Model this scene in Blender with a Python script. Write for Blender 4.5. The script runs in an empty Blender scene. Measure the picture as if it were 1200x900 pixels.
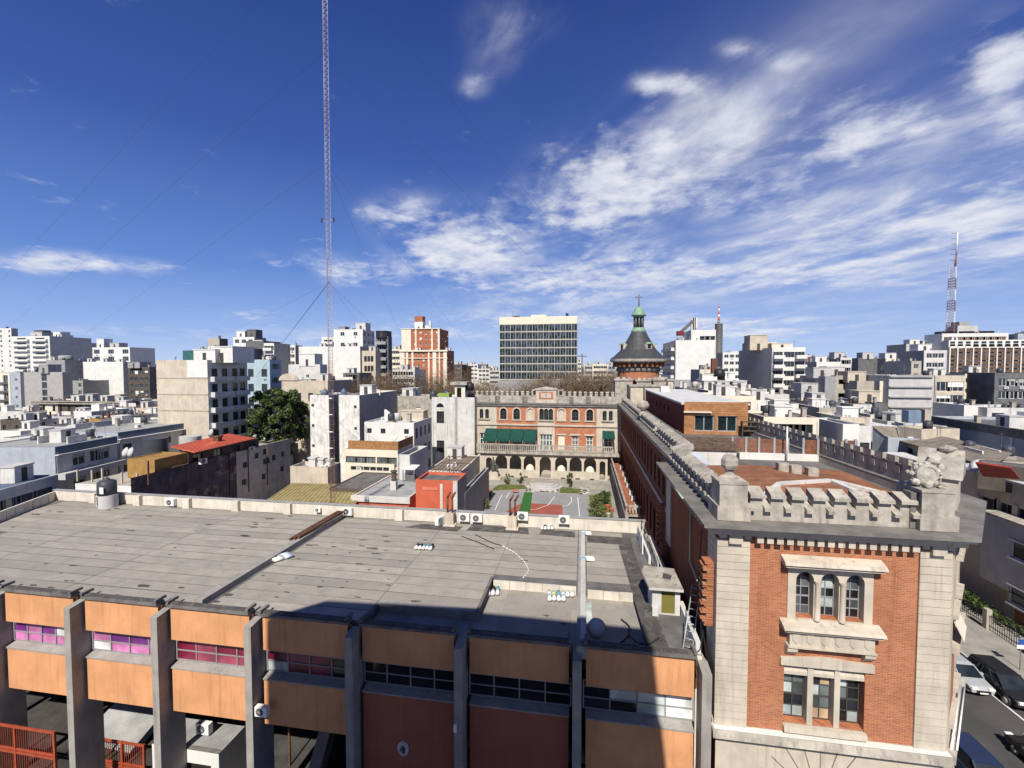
import bpy, bmesh, math, random
from mathutils import Vector, Matrix
random.seed(7)
SC = bpy.context.scene
COL = SC.collection
R = math.radians
PI = math.pi
# ---------------------------------------------------------------- camera
F = 520.0                       # focal length in photo pixels (1200 wide)
CAMZ = 24.0
PITCH = math.atan(20 / F)
YAW = math.atan(83 * math.cos(PITCH) / F)
cam = bpy.data.cameras.new("camera")
cam.sensor_width = 36.0
cam.lens = F / 1200 * 36.0
cam.clip_start = 0.1
cam.clip_end = 6000
camo = bpy.data.objects.new("camera", cam)
COL.objects.link(camo)
camo.location = (0, 0, CAMZ)
camo.rotation_euler = (PI / 2 - PITCH, 0, YAW)
SC.camera = camo
_RM = (Matrix.Rotation(YAW, 3, 'Z') @ Matrix.Rotation(PI / 2 - PITCH, 3, 'X'))
def ray(px, py):
    return _RM @ Vector(((px - 600) / F, -(py - 450) / F, -1.0))
def onY(px, py, Y):             # where the sight line of a photo pixel meets the plane y = Y
    d = ray(px, py); t = Y / d.y
    return Vector((d.x * t, Y, CAMZ + d.z * t))
def onX(px, py, X):
    d = ray(px, py); t = X / d.x
    return Vector((X, d.y * t, CAMZ + d.z * t))
def onZ(px, py, Z):
    d = ray(px, py); t = (Z - CAMZ) / d.z
    return Vector((d.x * t, d.y * t, Z))
# ---------------------------------------------------------------- sun and exposure
SUN_AZ = R(1)                  # light travels towards +x sin, +y cos
SUN_EL = R(46)
sun_dir = Vector((math.sin(SUN_AZ) * math.cos(SUN_EL), math.cos(SUN_AZ) * math.cos(SUN_EL), -math.sin(SUN_EL)))
sun = bpy.data.lights.new("sun", 'SUN')
sun.energy = 4.6
sun.angle = R(0.5)
sun.color = (1.0, 0.945, 0.85)
suno = bpy.data.objects.new("sun", sun)
COL.objects.link(suno)
suno.rotation_euler = sun_dir.to_track_quat('-Z', 'Y').to_euler()
SC.view_settings.view_transform = 'Standard'
SC.view_settings.look = 'None'
EXPO = 0.45
SC.view_settings.exposure = EXPO
SC.view_settings.gamma = 1.0
SC.render.engine = 'CYCLES'
SC.cycles.use_denoising = True
SC.cycles.max_bounces = 5
SC.cycles.diffuse_bounces = 3
SC.cycles.glossy_bounces = 3
SC.cycles.transparent_max_bounces = 8
# ---------------------------------------------------------------- node helpers
class NT:
    def __init__(self, tree):
        self.t = tree; self.n = tree.nodes; self.l = tree.links
    def new(self, typ, **kw):
        nd = self.n.new(typ)
        for k, v in kw.items():
            setattr(nd, k, v)
        return nd
    def put(self, sock, v):
        if hasattr(v, 'is_output'):
            self.l.new(v, sock)
        elif isinstance(v, (tuple, list, Vector)):
            v = tuple(v)
            if len(sock.default_value) == 4 and len(v) == 3:
                v = v + (1.0,)
            sock.default_value = v
        else:
            sock.default_value = v
    def math(self, op, a, b=0.0, c=None, clamp=False):
        nd = self.new('ShaderNodeMath', operation=op, use_clamp=clamp)
        self.put(nd.inputs[0], a); self.put(nd.inputs[1], b)
        if c is not None:
            self.put(nd.inputs[2], c)
        return nd.outputs[0]
    def vmath(self, op, a, b=(0, 0, 0)):
        nd = self.new('ShaderNodeVectorMath', operation=op)
        self.put(nd.inputs[0], a)
        if op == 'SCALE':
            self.put(nd.inputs[3], b)
        else:
            self.put(nd.inputs[1], b)
        return nd.outputs[0]
    def mix(self, f, a, b, blend='MIX'):
        nd = self.new('ShaderNodeMix', data_type='RGBA', blend_type=blend)
        self.put(nd.inputs[0], f); self.put(nd.inputs[6], a); self.put(nd.inputs[7], b)
        return nd.outputs[2]
    def noise(self, vec, scale, detail=3, rough=0.55, dist=0.0):
        nd = self.new('ShaderNodeTexNoise')
        self.put(nd.inputs['Vector'], vec); self.put(nd.inputs['Scale'], scale)
        nd.inputs['Detail'].default_value = detail
        nd.inputs['Roughness'].default_value = rough
        nd.inputs['Distortion'].default_value = dist
        return nd.outputs[0]
    def ss(self, v, a, b, lo=0.0, hi=1.0):
        nd = self.new('ShaderNodeMapRange', interpolation_type='SMOOTHSTEP')
        self.put(nd.inputs[0], v); nd.inputs[1].default_value = a; nd.inputs[2].default_value = b
        nd.inputs[3].default_value = lo; nd.inputs[4].default_value = hi
        return nd.outputs[0]
    def xyz(self, v):
        nd = self.new('ShaderNodeSeparateXYZ'); self.put(nd.inputs[0], v)
        return nd.outputs
    def comb(self, x, y, z):
        nd = self.new('ShaderNodeCombineXYZ')
        self.put(nd.inputs[0], x); self.put(nd.inputs[1], y); self.put(nd.inputs[2], z)
        return nd.outputs[0]
# ---------------------------------------------------------------- sky: Nishita air with high cloud drifting in it
W = bpy.data.worlds.new("World")
SC.world = W
W.use_nodes = True
w = NT(W.node_tree)
w.n.clear()
sky = w.new('ShaderNodeTexSky', sky_type='NISHITA')
sky.sun_disc = False
sky.sun_elevation = SUN_EL
sky.sun_rotation = math.atan2(-sun_dir.x, -sun_dir.y)
sky.altitude = 30
sky.air_density = 1.0
sky.dust_density = 0.35
sky.ozone_density = 2.2
tc = w.new('ShaderNodeTexCoord')
gen = tc.outputs['Generated']
dx, dy, dz = w.xyz(gen)
zc = w.math('MAXIMUM', dz, 0.02)
cu = w.math('DIVIDE', dx, w.math('ADD', zc, 0.12))
cv = w.math('DIVIDE', dy, w.math('ADD', zc, 0.12))
deck = w.comb(cu, cv, 0.0)
def sky_uv(px, py):
    d = ray(px, py).normalized()
    z = max(d.z, 0.02)
    return d.x / (z + 0.12), d.y / (z + 0.12)
warp = w.noise(deck, 1.6, 4, 0.6)
fine = w.noise(deck, 4.2, 10, 0.6, 0.15)
_a, _b = Vector(sky_uv(650, 280)), Vector(sky_uv(1040, 20))
_w = (_b - _a).normalized()
wx = w.math('ADD', w.math('MULTIPLY', cu, _w.x), w.math('MULTIPLY', cv, _w.y))
wy = w.math('SUBTRACT', w.math('MULTIPLY', cv, _w.x), w.math('MULTIPLY', cu, _w.y))
streak = w.noise(w.comb(w.math('MULTIPLY', wx, 0.85), w.math('MULTIPLY', wy, 1.5), 0.0), 2.0, 9, 0.6, 0.3)
puffn = w.noise(deck, 9.0, 8, 0.6, 0.1)
cover = None
CLOUDS = [(555, 288, 62, 36, 1.25), (468, 252, 42, 22, .75), (515, 300, 45, 26, .95), (690, 242, 65, 44, 1.25), (745, 212, 65, 44, 1.1), (800, 180, 70, 42, .85), (850, 150, 50, 36, .5),
          (1025, 150, 60, 26, 1.05), (985, 175, 45, 24, .8), (1080, 140, 40, 22, .7), (905, 225, 50, 28, .75), (1160, 95, 40, 40, 1.0), (1195, 60, 40, 40, .8), (1190, 140, 40, 22, .8),
          (866, 57, 24, 11, .8), (800, 103, 36, 14, .8), (757, 98, 22, 14, .7), (553, 103, 20, 15, .35), (605, 20, 60, 30, .3), (922, 70, 30, 12, .55), (580, 60, 40, 40, .25),
          (50, 308, 70, 12, 1.0), (110, 312, 45, 9, .8), (182, 314, 28, 8, .85), (415, 322, 48, 13, .95), (350, 305, 60, 12, .4), (300, 368, 30, 7, .65),
          (725, 300, 50, 18, .6), (830, 240, 40, 16, .45), (690, 330, 120, 20, .55), (800, 320, 160, 24, .5), (960, 320, 160, 30, .5), (1060, 270, 190, 50, .62), (1180, 240, 80, 60, .6), (880, 385, 110, 16, .65), (600, 335, 90, 22, .4), (620, 370, 120, 18, .35), (740, 380, 100, 18, .4),
          (960, 110, 110, 50, .2), (480, 390, 160, 16, .35), (130, 390, 200, 12, .3)]
for (px, py, rw, rh, s) in CLOUDS:
    u0, v0 = sky_uv(px, py)
    ua, va = sky_uv(px + rw, py)
    ub, vb = sky_uv(px, py - rh)
    a, b, c, d = ua - u0, ub - u0, va - v0, vb - v0
    det = a * d - b * c
    ou = w.math('SUBTRACT', cu, u0); ov = w.math('SUBTRACT', cv, v0)
    e1 = w.math('ADD', w.math('MULTIPLY', ou, d / det), w.math('MULTIPLY', ov, -b / det))
    e2 = w.math('ADD', w.math('MULTIPLY', ou, -c / det), w.math('MULTIPLY', ov, a / det))
    r2 = w.math('ADD', w.math('MULTIPLY', e1, e1), w.math('MULTIPLY', e2, e2))
    g = w.math('MULTIPLY', w.math('EXPONENT', w.math('MULTIPLY', r2, -1.0)), s)
    cover = g if cover is None else w.math('ADD', cover, g)
front = w.ss(dy, 0.0, 0.25)
cover = w.math('MULTIPLY', cover, front)
cover = w.math('ADD', cover, w.math('MULTIPLY', w.math('SUBTRACT', 1.0, front), w.ss(warp, 0.5, 0.72, 0.0, 0.6)))
tex = w.math('ADD', w.math('MULTIPLY', fine, 0.5), w.math('ADD', w.math('MULTIPLY', streak, 0.10), w.math('MULTIPLY', puffn, 0.40)))
puff = w.math('ADD', w.math('MULTIPLY', w.math('MINIMUM', cover, 1.25), 0.66), w.math('MULTIPLY', w.math('SUBTRACT', tex, 0.5), 3.0))
puff = w.ss(puff, 0.22, 1.05)
veil = None
for (px, py, rw, rh, s, ang) in ((860, 150, 330, 40, .36, 0), (1020, 300, 330, 75, .36, 0), (760, 345, 330, 45, .34, 0), (1080, 210, 260, 110, .26, 0), (860, 392, 420, 22, .30, 0), (420, 396, 260, 16, .22, 0)):
    u0, v0 = sky_uv(px, py)
    ou = w.math('SUBTRACT', cu, u0); ov = w.math('SUBTRACT', cv, v0)
    ex_, ey_ = Vector(sky_uv(px + rw * .8, py - rw * .62 if py < 200 else py - 10)) - Vector((u0, v0)), Vector(sky_uv(px - rh * .5, py - rh)) - Vector((u0, v0))
    det = ex_.x * ey_.y - ey_.x * ex_.y
    e1 = w.math('ADD', w.math('MULTIPLY', ou, ey_.y / det), w.math('MULTIPLY', ov, -ey_.x / det))
    e2 = w.math('ADD', w.math('MULTIPLY', ou, -ex_.y / det), w.math('MULTIPLY', ov, ex_.x / det))
    r2 = w.math('ADD', w.math('MULTIPLY', e1, e1), w.math('MULTIPLY', e2, e2))
    g = w.math('MULTIPLY', w.math('EXPONENT', w.math('MULTIPLY', r2, -1.0)), s)
    veil = g if veil is None else w.math('ADD', veil, g)
veil = w.math('MULTIPLY', veil, front)
cirrus = w.math('ADD', w.math('MULTIPLY', w.ss(streak, 0.40, 0.72, 0.0, 0.5), w.ss(cover, 0.02, 0.5)), w.math('MULTIPLY', veil, w.ss(streak, 0.25, 0.75, 0.35, 1.15)))
alpha = w.math('SUBTRACT', 1.0, w.math('MULTIPLY', w.math('SUBTRACT', 1.0, w.math('MULTIPLY', puff, 0.93)), w.math('SUBTRACT', 1.0, w.math('MINIMUM', cirrus, 0.8))))
alpha = w.math('MULTIPLY', alpha, w.ss(dz, 0.0, 0.06, 0.6, 1.0))
SK = 0.12 * 2 ** EXPO
ramp = w.new('ShaderNodeValToRGB')
w.put(ramp.inputs[0], dz)
cr = ramp.color_ramp
stops = [(0.0, (.50, .63, .90)), (.06, (.30, .45, .83)), (.19, (.115, .24, .64)), (.40, (.040, .098, .385)), (.64, (.015, .046, .24)), (1.0, (.010, .030, .17))]
while len(cr.elements) < len(stops):
    cr.elements.new(0.5)
for e_, (p_, c_) in zip(cr.elements, stops):
    e_.position = p_; e_.color = c_ + (1.0,)
deep = w.vmath('SCALE', ramp.outputs[0], 1 / SK)
skyb = w.mix(0.93, sky.outputs[0], deep)
cs = w.ss(w.noise(deck, 5.0, 4, 0.6), 0.35, 0.7)
cloudc = w.mix(cs, tuple(c / SK for c in (.86, .87, .92)), tuple(c / SK for c in (.66, .70, .82)))
skyc = w.mix(alpha, skyb, cloudc)
bg = w.new('ShaderNodeBackground')
w.put(bg.inputs[0], skyc)
bg.inputs[1].default_value = 0.12
wo = w.new('ShaderNodeOutputWorld')
w.l.new(bg.outputs[0], wo.inputs[0])
# ---------------------------------------------------------------- materials
MATS = {}
def srgb(r, g, b):
    def f(c):
        c /= 255.0
        return c / 12.92 if c <= 0.04045 else ((c + 0.055) / 1.055) ** 2.4
    return (f(r), f(g), f(b))
def mat(name, col, rough=0.85, var=0.14, scale=0.9, bump=0.15, stain=0.0, stain_col=None, spec=0.3, metal=0.0, grain=0.08, bscale=14.0, patch=0.0, patch_col=None, pscale=0.5):
    if name in MATS:
        return MATS[name]
    m = bpy.data.materials.new(name)
    m.use_nodes = True
    t = NT(m.node_tree)
    bs = t.n['Principled BSDF']
    pos = t.new('ShaderNodeNewGeometry').outputs['Position']
    n1 = t.noise(pos, scale, 5, 0.6)
    n2 = t.noise(pos, bscale, 3, 0.6)
    lo = tuple(c * (1 - var) for c in col); hi = tuple(min(c * (1 + var), 0.95) for c in col)
    c = t.mix(t.ss(n1, 0.3, 0.7), lo, hi)
    c = t.mix(t.ss(n2, 0.3, 0.7, 0.0, grain), c, tuple(k * 0.45 for k in col))
    if stain:
        vs = t.vmath('MULTIPLY', pos, (3.6, 3.6, 0.26))
        n3 = t.noise(vs, 1.0, 5, 0.65)
        n4 = t.noise(pos, 0.35, 3, 0.5)
        k = t.math('MULTIPLY', t.ss(n3, 0.48, 0.72), t.ss(n4, 0.35, 0.65, 0.25, 1.0))
        sc_ = stain_col or tuple(k_ * 0.35 for k_ in col)
        c = t.mix(t.math('MULTIPLY', k, stain), c, sc_)
    if patch:
        n5 = t.noise(pos, pscale, 6, 0.7, 0.4)
        c = t.mix(t.ss(n5, 0.54, 0.62, 0.0, patch), c, patch_col)
    t.put(bs.inputs['Base Color'], c)
    bs.inputs['Roughness'].default_value = rough
    bs.inputs['Specular IOR Level'].default_value = spec
    bs.inputs['Metallic'].default_value = metal
    if bump:
        bp = t.new('ShaderNodeBump')
        bp.inputs['Strength'].default_value = bump
        bp.inputs['Distance'].default_value = 0.03
        t.put(bp.inputs['Height'], n2)
        t.l.new(bp.outputs[0], bs.inputs['Normal'])
    MATS[name] = m
    return m
def brick_mat(name, c1, c2, mortar, bw=0.23, bh=0.075, dirt=0.3):
    if name in MATS:
        return MATS[name]
    m = bpy.data.materials.new(name)
    m.use_nodes = True
    t = NT(m.node_tree)
    bs = t.n['Principled BSDF']
    pos = t.new('ShaderNodeNewGeometry').outputs['Position']
    x, y, z = t.xyz(pos)
    v = t.comb(t.math('ADD', x, y), z, 0.0)
    b = t.new('ShaderNodeTexBrick')
    t.put(b.inputs['Vector'], v)
    t.put(b.inputs['Color1'], c1); t.put(b.inputs['Color2'], c2); t.put(b.inputs['Mortar'], mortar)
    b.inputs['Scale'].default_value = 1.0
    b.inputs['Mortar Size'].default_value = 0.010
    b.inputs['Mortar Smooth'].default_value = 0.2
    b.inputs['Bias'].default_value = -0.1
    b.inputs['Brick Width'].default_value = bw
    b.inputs['Row Height'].default_value = bh
    n1 = t.noise(pos, 0.55, 5, 0.65)
    n2 = t.noise(t.vmath('MULTIPLY', pos, (1.4, 1.4, 5.0)), 2.4, 4, 0.6)
    c = t.mix(t.ss(n1, 0.4, 0.72, 0.0, dirt), b.outputs[0], tuple(k * 0.5 for k in c1))
    c = t.mix(t.ss(n2, 0.52, 0.75, 0.0, 0.35), c, tuple(min(k * 1.5, .8) for k in c2))
    n3 = t.noise(t.vmath('MULTIPLY', pos, (2.6, 2.6, .22)), 1.0, 6, 0.65)
    c = t.mix(t.ss(n3, 0.5, 0.74, 0.0, dirt), c, tuple(k * 0.42 for k in c2))
    t.put(bs.inputs['Base Color'], c)
    bs.inputs['Roughness'].default_value = 0.9
    bs.inputs['Specular IOR Level'].default_value = 0.15
    bp = t.new('ShaderNodeBump')
    bp.inputs['Strength'].default_value = 0.5
    bp.inputs['Distance'].default_value = 0.015
    t.put(bp.inputs['Height'], t.math('SUBTRACT', 1.0, b.outputs[1]))
    t.l.new(bp.outputs[0], bs.inputs['Normal'])
    MATS[name] = m
    return m
def glass_mat(name, col=(0.02, 0.025, 0.03), rough=0.08, spec=0.6):
    if name in MATS:
        return MATS[name]
    m = bpy.data.materials.new(name)
    m.use_nodes = True
    t = NT(m.node_tree)
    bs = t.n['Principled BSDF']
    pos = t.new('ShaderNodeNewGeometry').outputs['Position']
    n = t.noise(pos, 0.8, 2, 0.5)
    c = t.mix(t.ss(n, 0.35, 0.65), tuple(k * 0.7 for k in col), tuple(min(k * 1.4, .9) for k in col))
    t.put(bs.inputs['Base Color'], c)
    bs.inputs['Roughness'].default_value = rough
    bs.inputs['Specular IOR Level'].default_value = spec
    MATS[name] = m
    return m
# ---------------------------------------------------------------- mesh building
class MB:
    """collects faces and links them as one mesh object"""
    def __init__(self):
        self.v = []; self.f = []; self.mi = []; self.mats = []; self.sm = []
    def slot(self, m):
        if m not in self.mats:
            self.mats.append(m)
        return self.mats.index(m)
    def face(self, pts, m, smooth=False):
        b = len(self.v)
        self.v += [tuple(p) for p in pts]
        self.f.append(tuple(range(b, b + len(pts))))
        self.mi.append(self.slot(m)); self.sm.append(smooth)
    def mesh(self, verts, faces, m, smooth=False):
        b = len(self.v); s = self.slot(m)
        self.v += [tuple(p) for p in verts]
        for f in faces:
            self.f.append(tuple(b + i for i in f)); self.mi.append(s); self.sm.append(smooth)
    def box(self, x0, x1, y0, y1, z0, z1, m):
        vs = [(x0, y0, z0), (x1, y0, z0), (x1, y1, z0), (x0, y1, z0), (x0, y0, z1), (x1, y0, z1), (x1, y1, z1), (x0, y1, z1)]
        self.mesh(vs, [(0, 3, 2, 1), (4, 5, 6, 7), (0, 1, 5, 4), (1, 2, 6, 5), (2, 3, 7, 6), (3, 0, 4, 7)], m)
        return self
    def obox(self, O, U, N, u0, u1, n0, n1, z0, z1, m):
        """box in a wall's own frame: u along it, n out of it"""
        vs = []
        for z in (z0, z1):
            for (a, b) in ((u0, n1), (u1, n1), (u1, n0), (u0, n0)):
                p = O + U * a + N * b
                vs.append((p.x, p.y, z))
        self.mesh(vs, [(0, 3, 2, 1), (4, 5, 6, 7), (0, 1, 5, 4), (1, 2, 6, 5), (2, 3, 7, 6), (3, 0, 4, 7)], m)
        return self
    def prism(self, poly, z0, z1, m, mtop=None):
        """vertical prism on a counter-clockwise xy polygon"""
        n = len(poly)
        a = sum(poly[i][0] * poly[(i + 1) % n][1] - poly[(i + 1) % n][0] * poly[i][1] for i in range(n))
        if a < 0:
            poly = poly[::-1]
        vs = [(p[0], p[1], z0) for p in poly] + [(p[0], p[1], z1) for p in poly]
        self.mesh(vs, [tuple(range(n))[::-1]] + [(i, (i + 1) % n, n + (i + 1) % n, n + i) for i in range(n)], m)
        self.face([(p[0], p[1], z1) for p in poly], mtop or m)
        return self
    def extrude(self, prof, axis, a0, a1, m):
        """profile of (h, z) pairs pushed along x ('x': h is y) or y ('y': h is x)"""
        n = len(prof)
        if axis == 'x':
            vs = [(a0, h, z) for h, z in prof] + [(a1, h, z) for h, z in prof]
        else:
            vs = [(h, a0, z) for h, z in prof] + [(h, a1, z) for h, z in prof]
        self.mesh(vs, [tuple(range(n)), tuple(range(n, 2 * n))[::-1]] + [(i, i + n, (i + 1) % n + n, (i + 1) % n) for i in range(n)], m)
        return self
    def cyl(self, c, r, z0, z1, m, n=14, r2=None, cap=True, smooth=True):
        r2 = r if r2 is None else r2
        vs = []
        for (rr, z) in ((r, z0), (r2, z1)):
            for i in range(n):
                a = 2 * PI * i / n
                vs.append((c[0] + rr * math.cos(a), c[1] + rr * math.sin(a), z))
        self.mesh(vs, [(i, (i + 1) % n, n + (i + 1) % n, n + i) for i in range(n)], m, smooth)
        if cap:
            self.face(vs[n:], m); self.face(vs[:n][::-1], m)
        return self
    def lathe(self, c, prof, m, n=20, smooth=True):
        vs = []
        for (r, z) in prof:
            for i in range(n):
                a = 2 * PI * i / n
                vs.append((c[0] + r * math.cos(a), c[1] + r * math.sin(a), c[2] + z))
        fs = []
        for k in range(len(prof) - 1):
            for i in range(n):
                j = (i + 1) % n
                fs.append((k * n + i, k * n + j, (k + 1) * n + j, (k + 1) * n + i))
        self.mesh(vs, fs, m, smooth)
        return self
    def tube(self, p0, p1, r, m, n=6, r2=None):
        p0 = Vector(p0); p1 = Vector(p1); r2 = r if r2 is None else r2
        d = p1 - p0
        if d.length < 1e-6:
            return self
        q = d.to_track_quat('Z', 'Y')
        vs = []
        for (p, rr) in ((p0, r), (p1, r2)):
            for i in range(n):
                a = 2 * PI * i / n
                vs.append(p + q @ Vector((rr * math.cos(a), rr * math.sin(a), 0)))
        self.mesh(vs, [(i, (i + 1) % n, n + (i + 1) % n, n + i) for i in range(n)] + [tuple(range(n))[::-1], tuple(range(n, 2 * n))], m, n > 4)
        return self
    def path(self, pts, r, m, n=6):
        for a, b in zip(pts[:-1], pts[1:]):
            self.tube(a, b, r, m, n)
        return self
    def bar(self, p0, p1, w_, h_, m):
        """rectangular bar between two points"""
        p0 = Vector(p0); p1 = Vector(p1); d = (p1 - p0).normalized()
        s = d.cross(Vector((0, 0, 1)))
        s = Vector((1, 0, 0)) if s.length < 1e-4 else s.normalized()
        t = s.cross(d).normalized()
        vs = []
        for p in (p0, p1):
            for (a, b) in ((-1, -1), (1, -1), (1, 1), (-1, 1)):
                vs.append(p + s * a * w_ / 2 + t * b * h_ / 2)
        self.mesh(vs, [(0, 3, 2, 1), (4, 5, 6, 7), (0, 1, 5, 4), (1, 2, 6, 5), (2, 3, 7, 6), (3, 0, 4, 7)], m)
        return self
    def me(self, name, off=(0, 0, 0)):
        me = bpy.data.meshes.new(name)
        ox, oy, oz = off
        me.from_pydata([(x - ox, y - oy, z - oz) for x, y, z in self.v], [], self.f)
        for m in self.mats:
            me.materials.append(m)
        me.polygons.foreach_set('material_index', self.mi)
        me.polygons.foreach_set('use_smooth', self.sm)
        me.update()
        return me
    def build(self, name, parent=None, local=False):
        """world coordinates unless local; the thing's own base is taken off"""
        off = (0, 0, 0)
        if parent is not None and not local:
            off = base_of(parent)
        o = bpy.data.objects.new(name, self.me(name, off))
        COL.objects.link(o)
        if parent is not None:
            o.parent = parent
        return o
BASE = {}
def base_of(o):
    b = Vector((0, 0, 0))
    while o is not None:
        b += o.location
        o = o.parent
    return b
LABELS = {}
def tag(o, label, cat, group=None, kind=None):
    if label:
        o['label'] = label
    if cat:
        o['category'] = cat
    if group:
        o['group'] = group
    if kind:
        o['kind'] = kind
    return o
def T(name, label, cat, loc=(0, 0, 0), group=None):
    o = bpy.data.objects.new(name, None)
    o.empty_display_size = 0.3
    COL.objects.link(o)
    o.location = loc
    return tag(o, label, cat, group)
def inst(name, me, parent, loc, rz=0.0, scale=None, mats=None):
    """one more object on shared mesh data, at a world place under parent"""
    o = bpy.data.objects.new(name, me)
    COL.objects.link(o)
    o.parent = parent
    o.location = Vector(loc) - (base_of(parent) if parent is not None else Vector((0, 0, 0)))
    o.rotation_euler = (0, 0, rz)
    if scale:
        o.scale = scale
    return o
def structure(o):
    o['kind'] = 'structure'
    return o
def copy_tree(o, parent=None):
    c = o.copy(); COL.objects.link(c)
    if parent is not None:
        c.parent = parent
    for ch in o.children:
        copy_tree(ch, c)
    return c
def wall_face(mb, O, U, N, L, z0, z1, ops, m, reveal=0.2, back=None, mrev=None):
    us = sorted(set([0.0, L] + [max(0, min(L, k)) for o in ops for k in o[:2]]))
    zs = sorted(set([z0, z1] + [max(z0, min(z1, k)) for o in ops for k in o[2:4]]))
    def P(u, z, n=0.0):
        p = O + U * u + N * n
        return (p.x, p.y, z)
    for zi in range(len(zs) - 1):
        za, zb = zs[zi], zs[zi + 1]
        if zb - za < 1e-6:
            continue
        run = None
        for ui in range(len(us) - 1):
            ua, ub = us[ui], us[ui + 1]
            if ub - ua < 1e-6:
                continue
            mu, mz = (ua + ub) / 2, (za + zb) / 2
            hole = any(o[0] < mu < o[1] and o[2] < mz < o[3] for o in ops)
            if not hole:
                run = (run[0], ub) if run else (ua, ub)
            if hole and run:
                mb.face([P(run[0], za), P(run[1], za), P(run[1], zb), P(run[0], zb)], m); run = None
        if run:
            mb.face([P(run[0], za), P(run[1], za), P(run[1], zb), P(run[0], zb)], m)
    mr = mrev or m
    for o in ops:
        ua, ub, za, zb = o[:4]
        mb.face([P(ua, za), P(ub, za), P(ub, za, -reveal), P(ua, za, -reveal)], mr)
        mb.face([P(ua, zb, -reveal), P(ub, zb, -reveal), P(ub, zb), P(ua, zb)], mr)
        mb.face([P(ua, za, -reveal), P(ua, zb, -reveal), P(ua, zb), P(ua, za)], mr)
        mb.face([P(ub, za), P(ub, zb), P(ub, zb, -reveal), P(ub, za, -reveal)], mr)
        if back is not None:
            mb.face([P(ua, za, -reveal - .05), P(ub, za, -reveal - .05), P(ub, zb, -reveal - .05), P(ua, zb, -reveal - .05)], back)
WIN = {}
def win_mesh(w_, h_, fm, gm, nx=2, nz=1, fw=0.06, shutter=0.0, sm=None):
    key = (round(w_, 2), round(h_, 2), fm.name, gm.name, nx, nz, fw, shutter, sm.name if sm else '')
    if key in WIN:
        return WIN[key]
    mb = MB()
    mb.box(-w_ / 2, w_ / 2, 0.0, 0.03, 0, h_, gm)
    y0, y1 = -0.045, -0.002
    mb.box(-w_ / 2, -w_ / 2 + fw, y0, y1, 0, h_, fm)
    mb.box(w_ / 2 - fw, w_ / 2, y0, y1, 0, h_, fm)
    mb.box(-w_ / 2 + fw, w_ / 2 - fw, y0, y1, 0, fw, fm)
    mb.box(-w_ / 2 + fw, w_ / 2 - fw, y0, y1, h_ - fw, h_, fm)
    for i in range(1, nx):
        x = -w_ / 2 + w_ * i / nx
        mb.box(x - fw / 2, x + fw / 2, y0 + .008, y1, fw, h_ - fw, fm)
    for j in range(1, nz):
        z = h_ * j / nz
        mb.box(-w_ / 2 + fw, w_ / 2 - fw, y0 + .014, y1, z - fw / 2, z + fw / 2, fm)
    if shutter > 0:
        mb.box(-w_ / 2 + fw, w_ / 2 - fw, -0.075, -0.05, h_ * (1 - shutter), h_ - 0.01, sm)
    WIN[key] = mb.me('window')
    return WIN[key]
# ---------------------------------------------------------------- palette
STONE = mat('cream_stone', (.50, .44, .36), var=.12, scale=.8, stain=.6, patch=.2, patch_col=(.36, .31, .25), pscale=1.3, stain_col=(.22, .19, .16))
STONE_W = mat('weathered_stone', (.38, .345, .295), var=.25, scale=1.1, stain=.9, patch=.4, patch_col=(.17, .155, .135), pscale=1.2, stain_col=(.10, .092, .082), bump=.4, bscale=9)
STONE_D = mat('dark_ledge_stone', (.17, .158, .145), var=.25, scale=1.0, stain=.5, stain_col=(.07, .065, .06), bump=.4)
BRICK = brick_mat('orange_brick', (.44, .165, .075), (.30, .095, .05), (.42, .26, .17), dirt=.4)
BRICK_S = brick_mat('shade_toned_brick', (.24, .068, .034), (.19, .052, .028), (.25, .13, .085), dirt=.5)  # the front's brick darkened, so side wall shade sits in the colour
BRICK_F = mat('far_brick', (.42, .17, .095), var=.18, scale=1.0, grain=.2, stain=.2, bscale=6)
ORANGE = mat('orange_plaster', (.60, .295, .14), var=.13, scale=.5, stain=.6, stain_col=(.30, .12, .05), bump=.2, patch=.25, patch_col=(.52, .23, .11), pscale=1.1)
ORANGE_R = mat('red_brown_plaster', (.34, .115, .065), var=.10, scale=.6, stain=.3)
CONC = mat('grey_concrete', (.30, .28, .255), var=.14, scale=1.2, stain=.45, bump=.2)
CONC_D = mat('dark_concrete', (.15, .14, .13), var=.3, scale=1.5, stain=.5, bump=.4)
ROOFM = mat('roof_membrane', (.325, .297, .26), var=.10, scale=.6, grain=.22, bump=.5, bscale=18, patch=.22, patch_col=(.20, .187, .168), pscale=.9)
ROOFS = [mat('roof_membrane_shade_%d' % i, tuple(c * k for c in (.325, .297, .26)), var=.10, scale=.5 + .2 * i, grain=.24, bump=.5, bscale=14 + 3 * i, patch=.28, patch_col=(.19, .178, .16), pscale=.7 + .3 * i) for i, k in enumerate((.90, .97, 1.0, 1.05, 1.11))]
ROOFM2 = mat('roof_membrane_worn', (.275, .258, .235), var=.14, scale=.5, grain=.16, bump=.35, bscale=22, patch=.3, patch_col=(.19, .178, .16), pscale=.7)
BITUM = mat('bitumen_patch', (.085, .078, .072), var=.3, scale=1.5, grain=.3, bump=.5, bscale=10, patch=.5, patch_col=(.2, .19, .17), pscale=1.4)
CREAMP = mat('cream_parapet', (.60, .55, .465), var=.12, scale=1.0, stain=.5, stain_col=(.3, .26, .2), patch=.25, patch_col=(.34, .31, .27), pscale=1.5)
WHITE = mat('white_paint', (.66, .645, .61), var=.08, scale=.5, stain=.4, stain_col=(.45, .43, .40))
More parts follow.
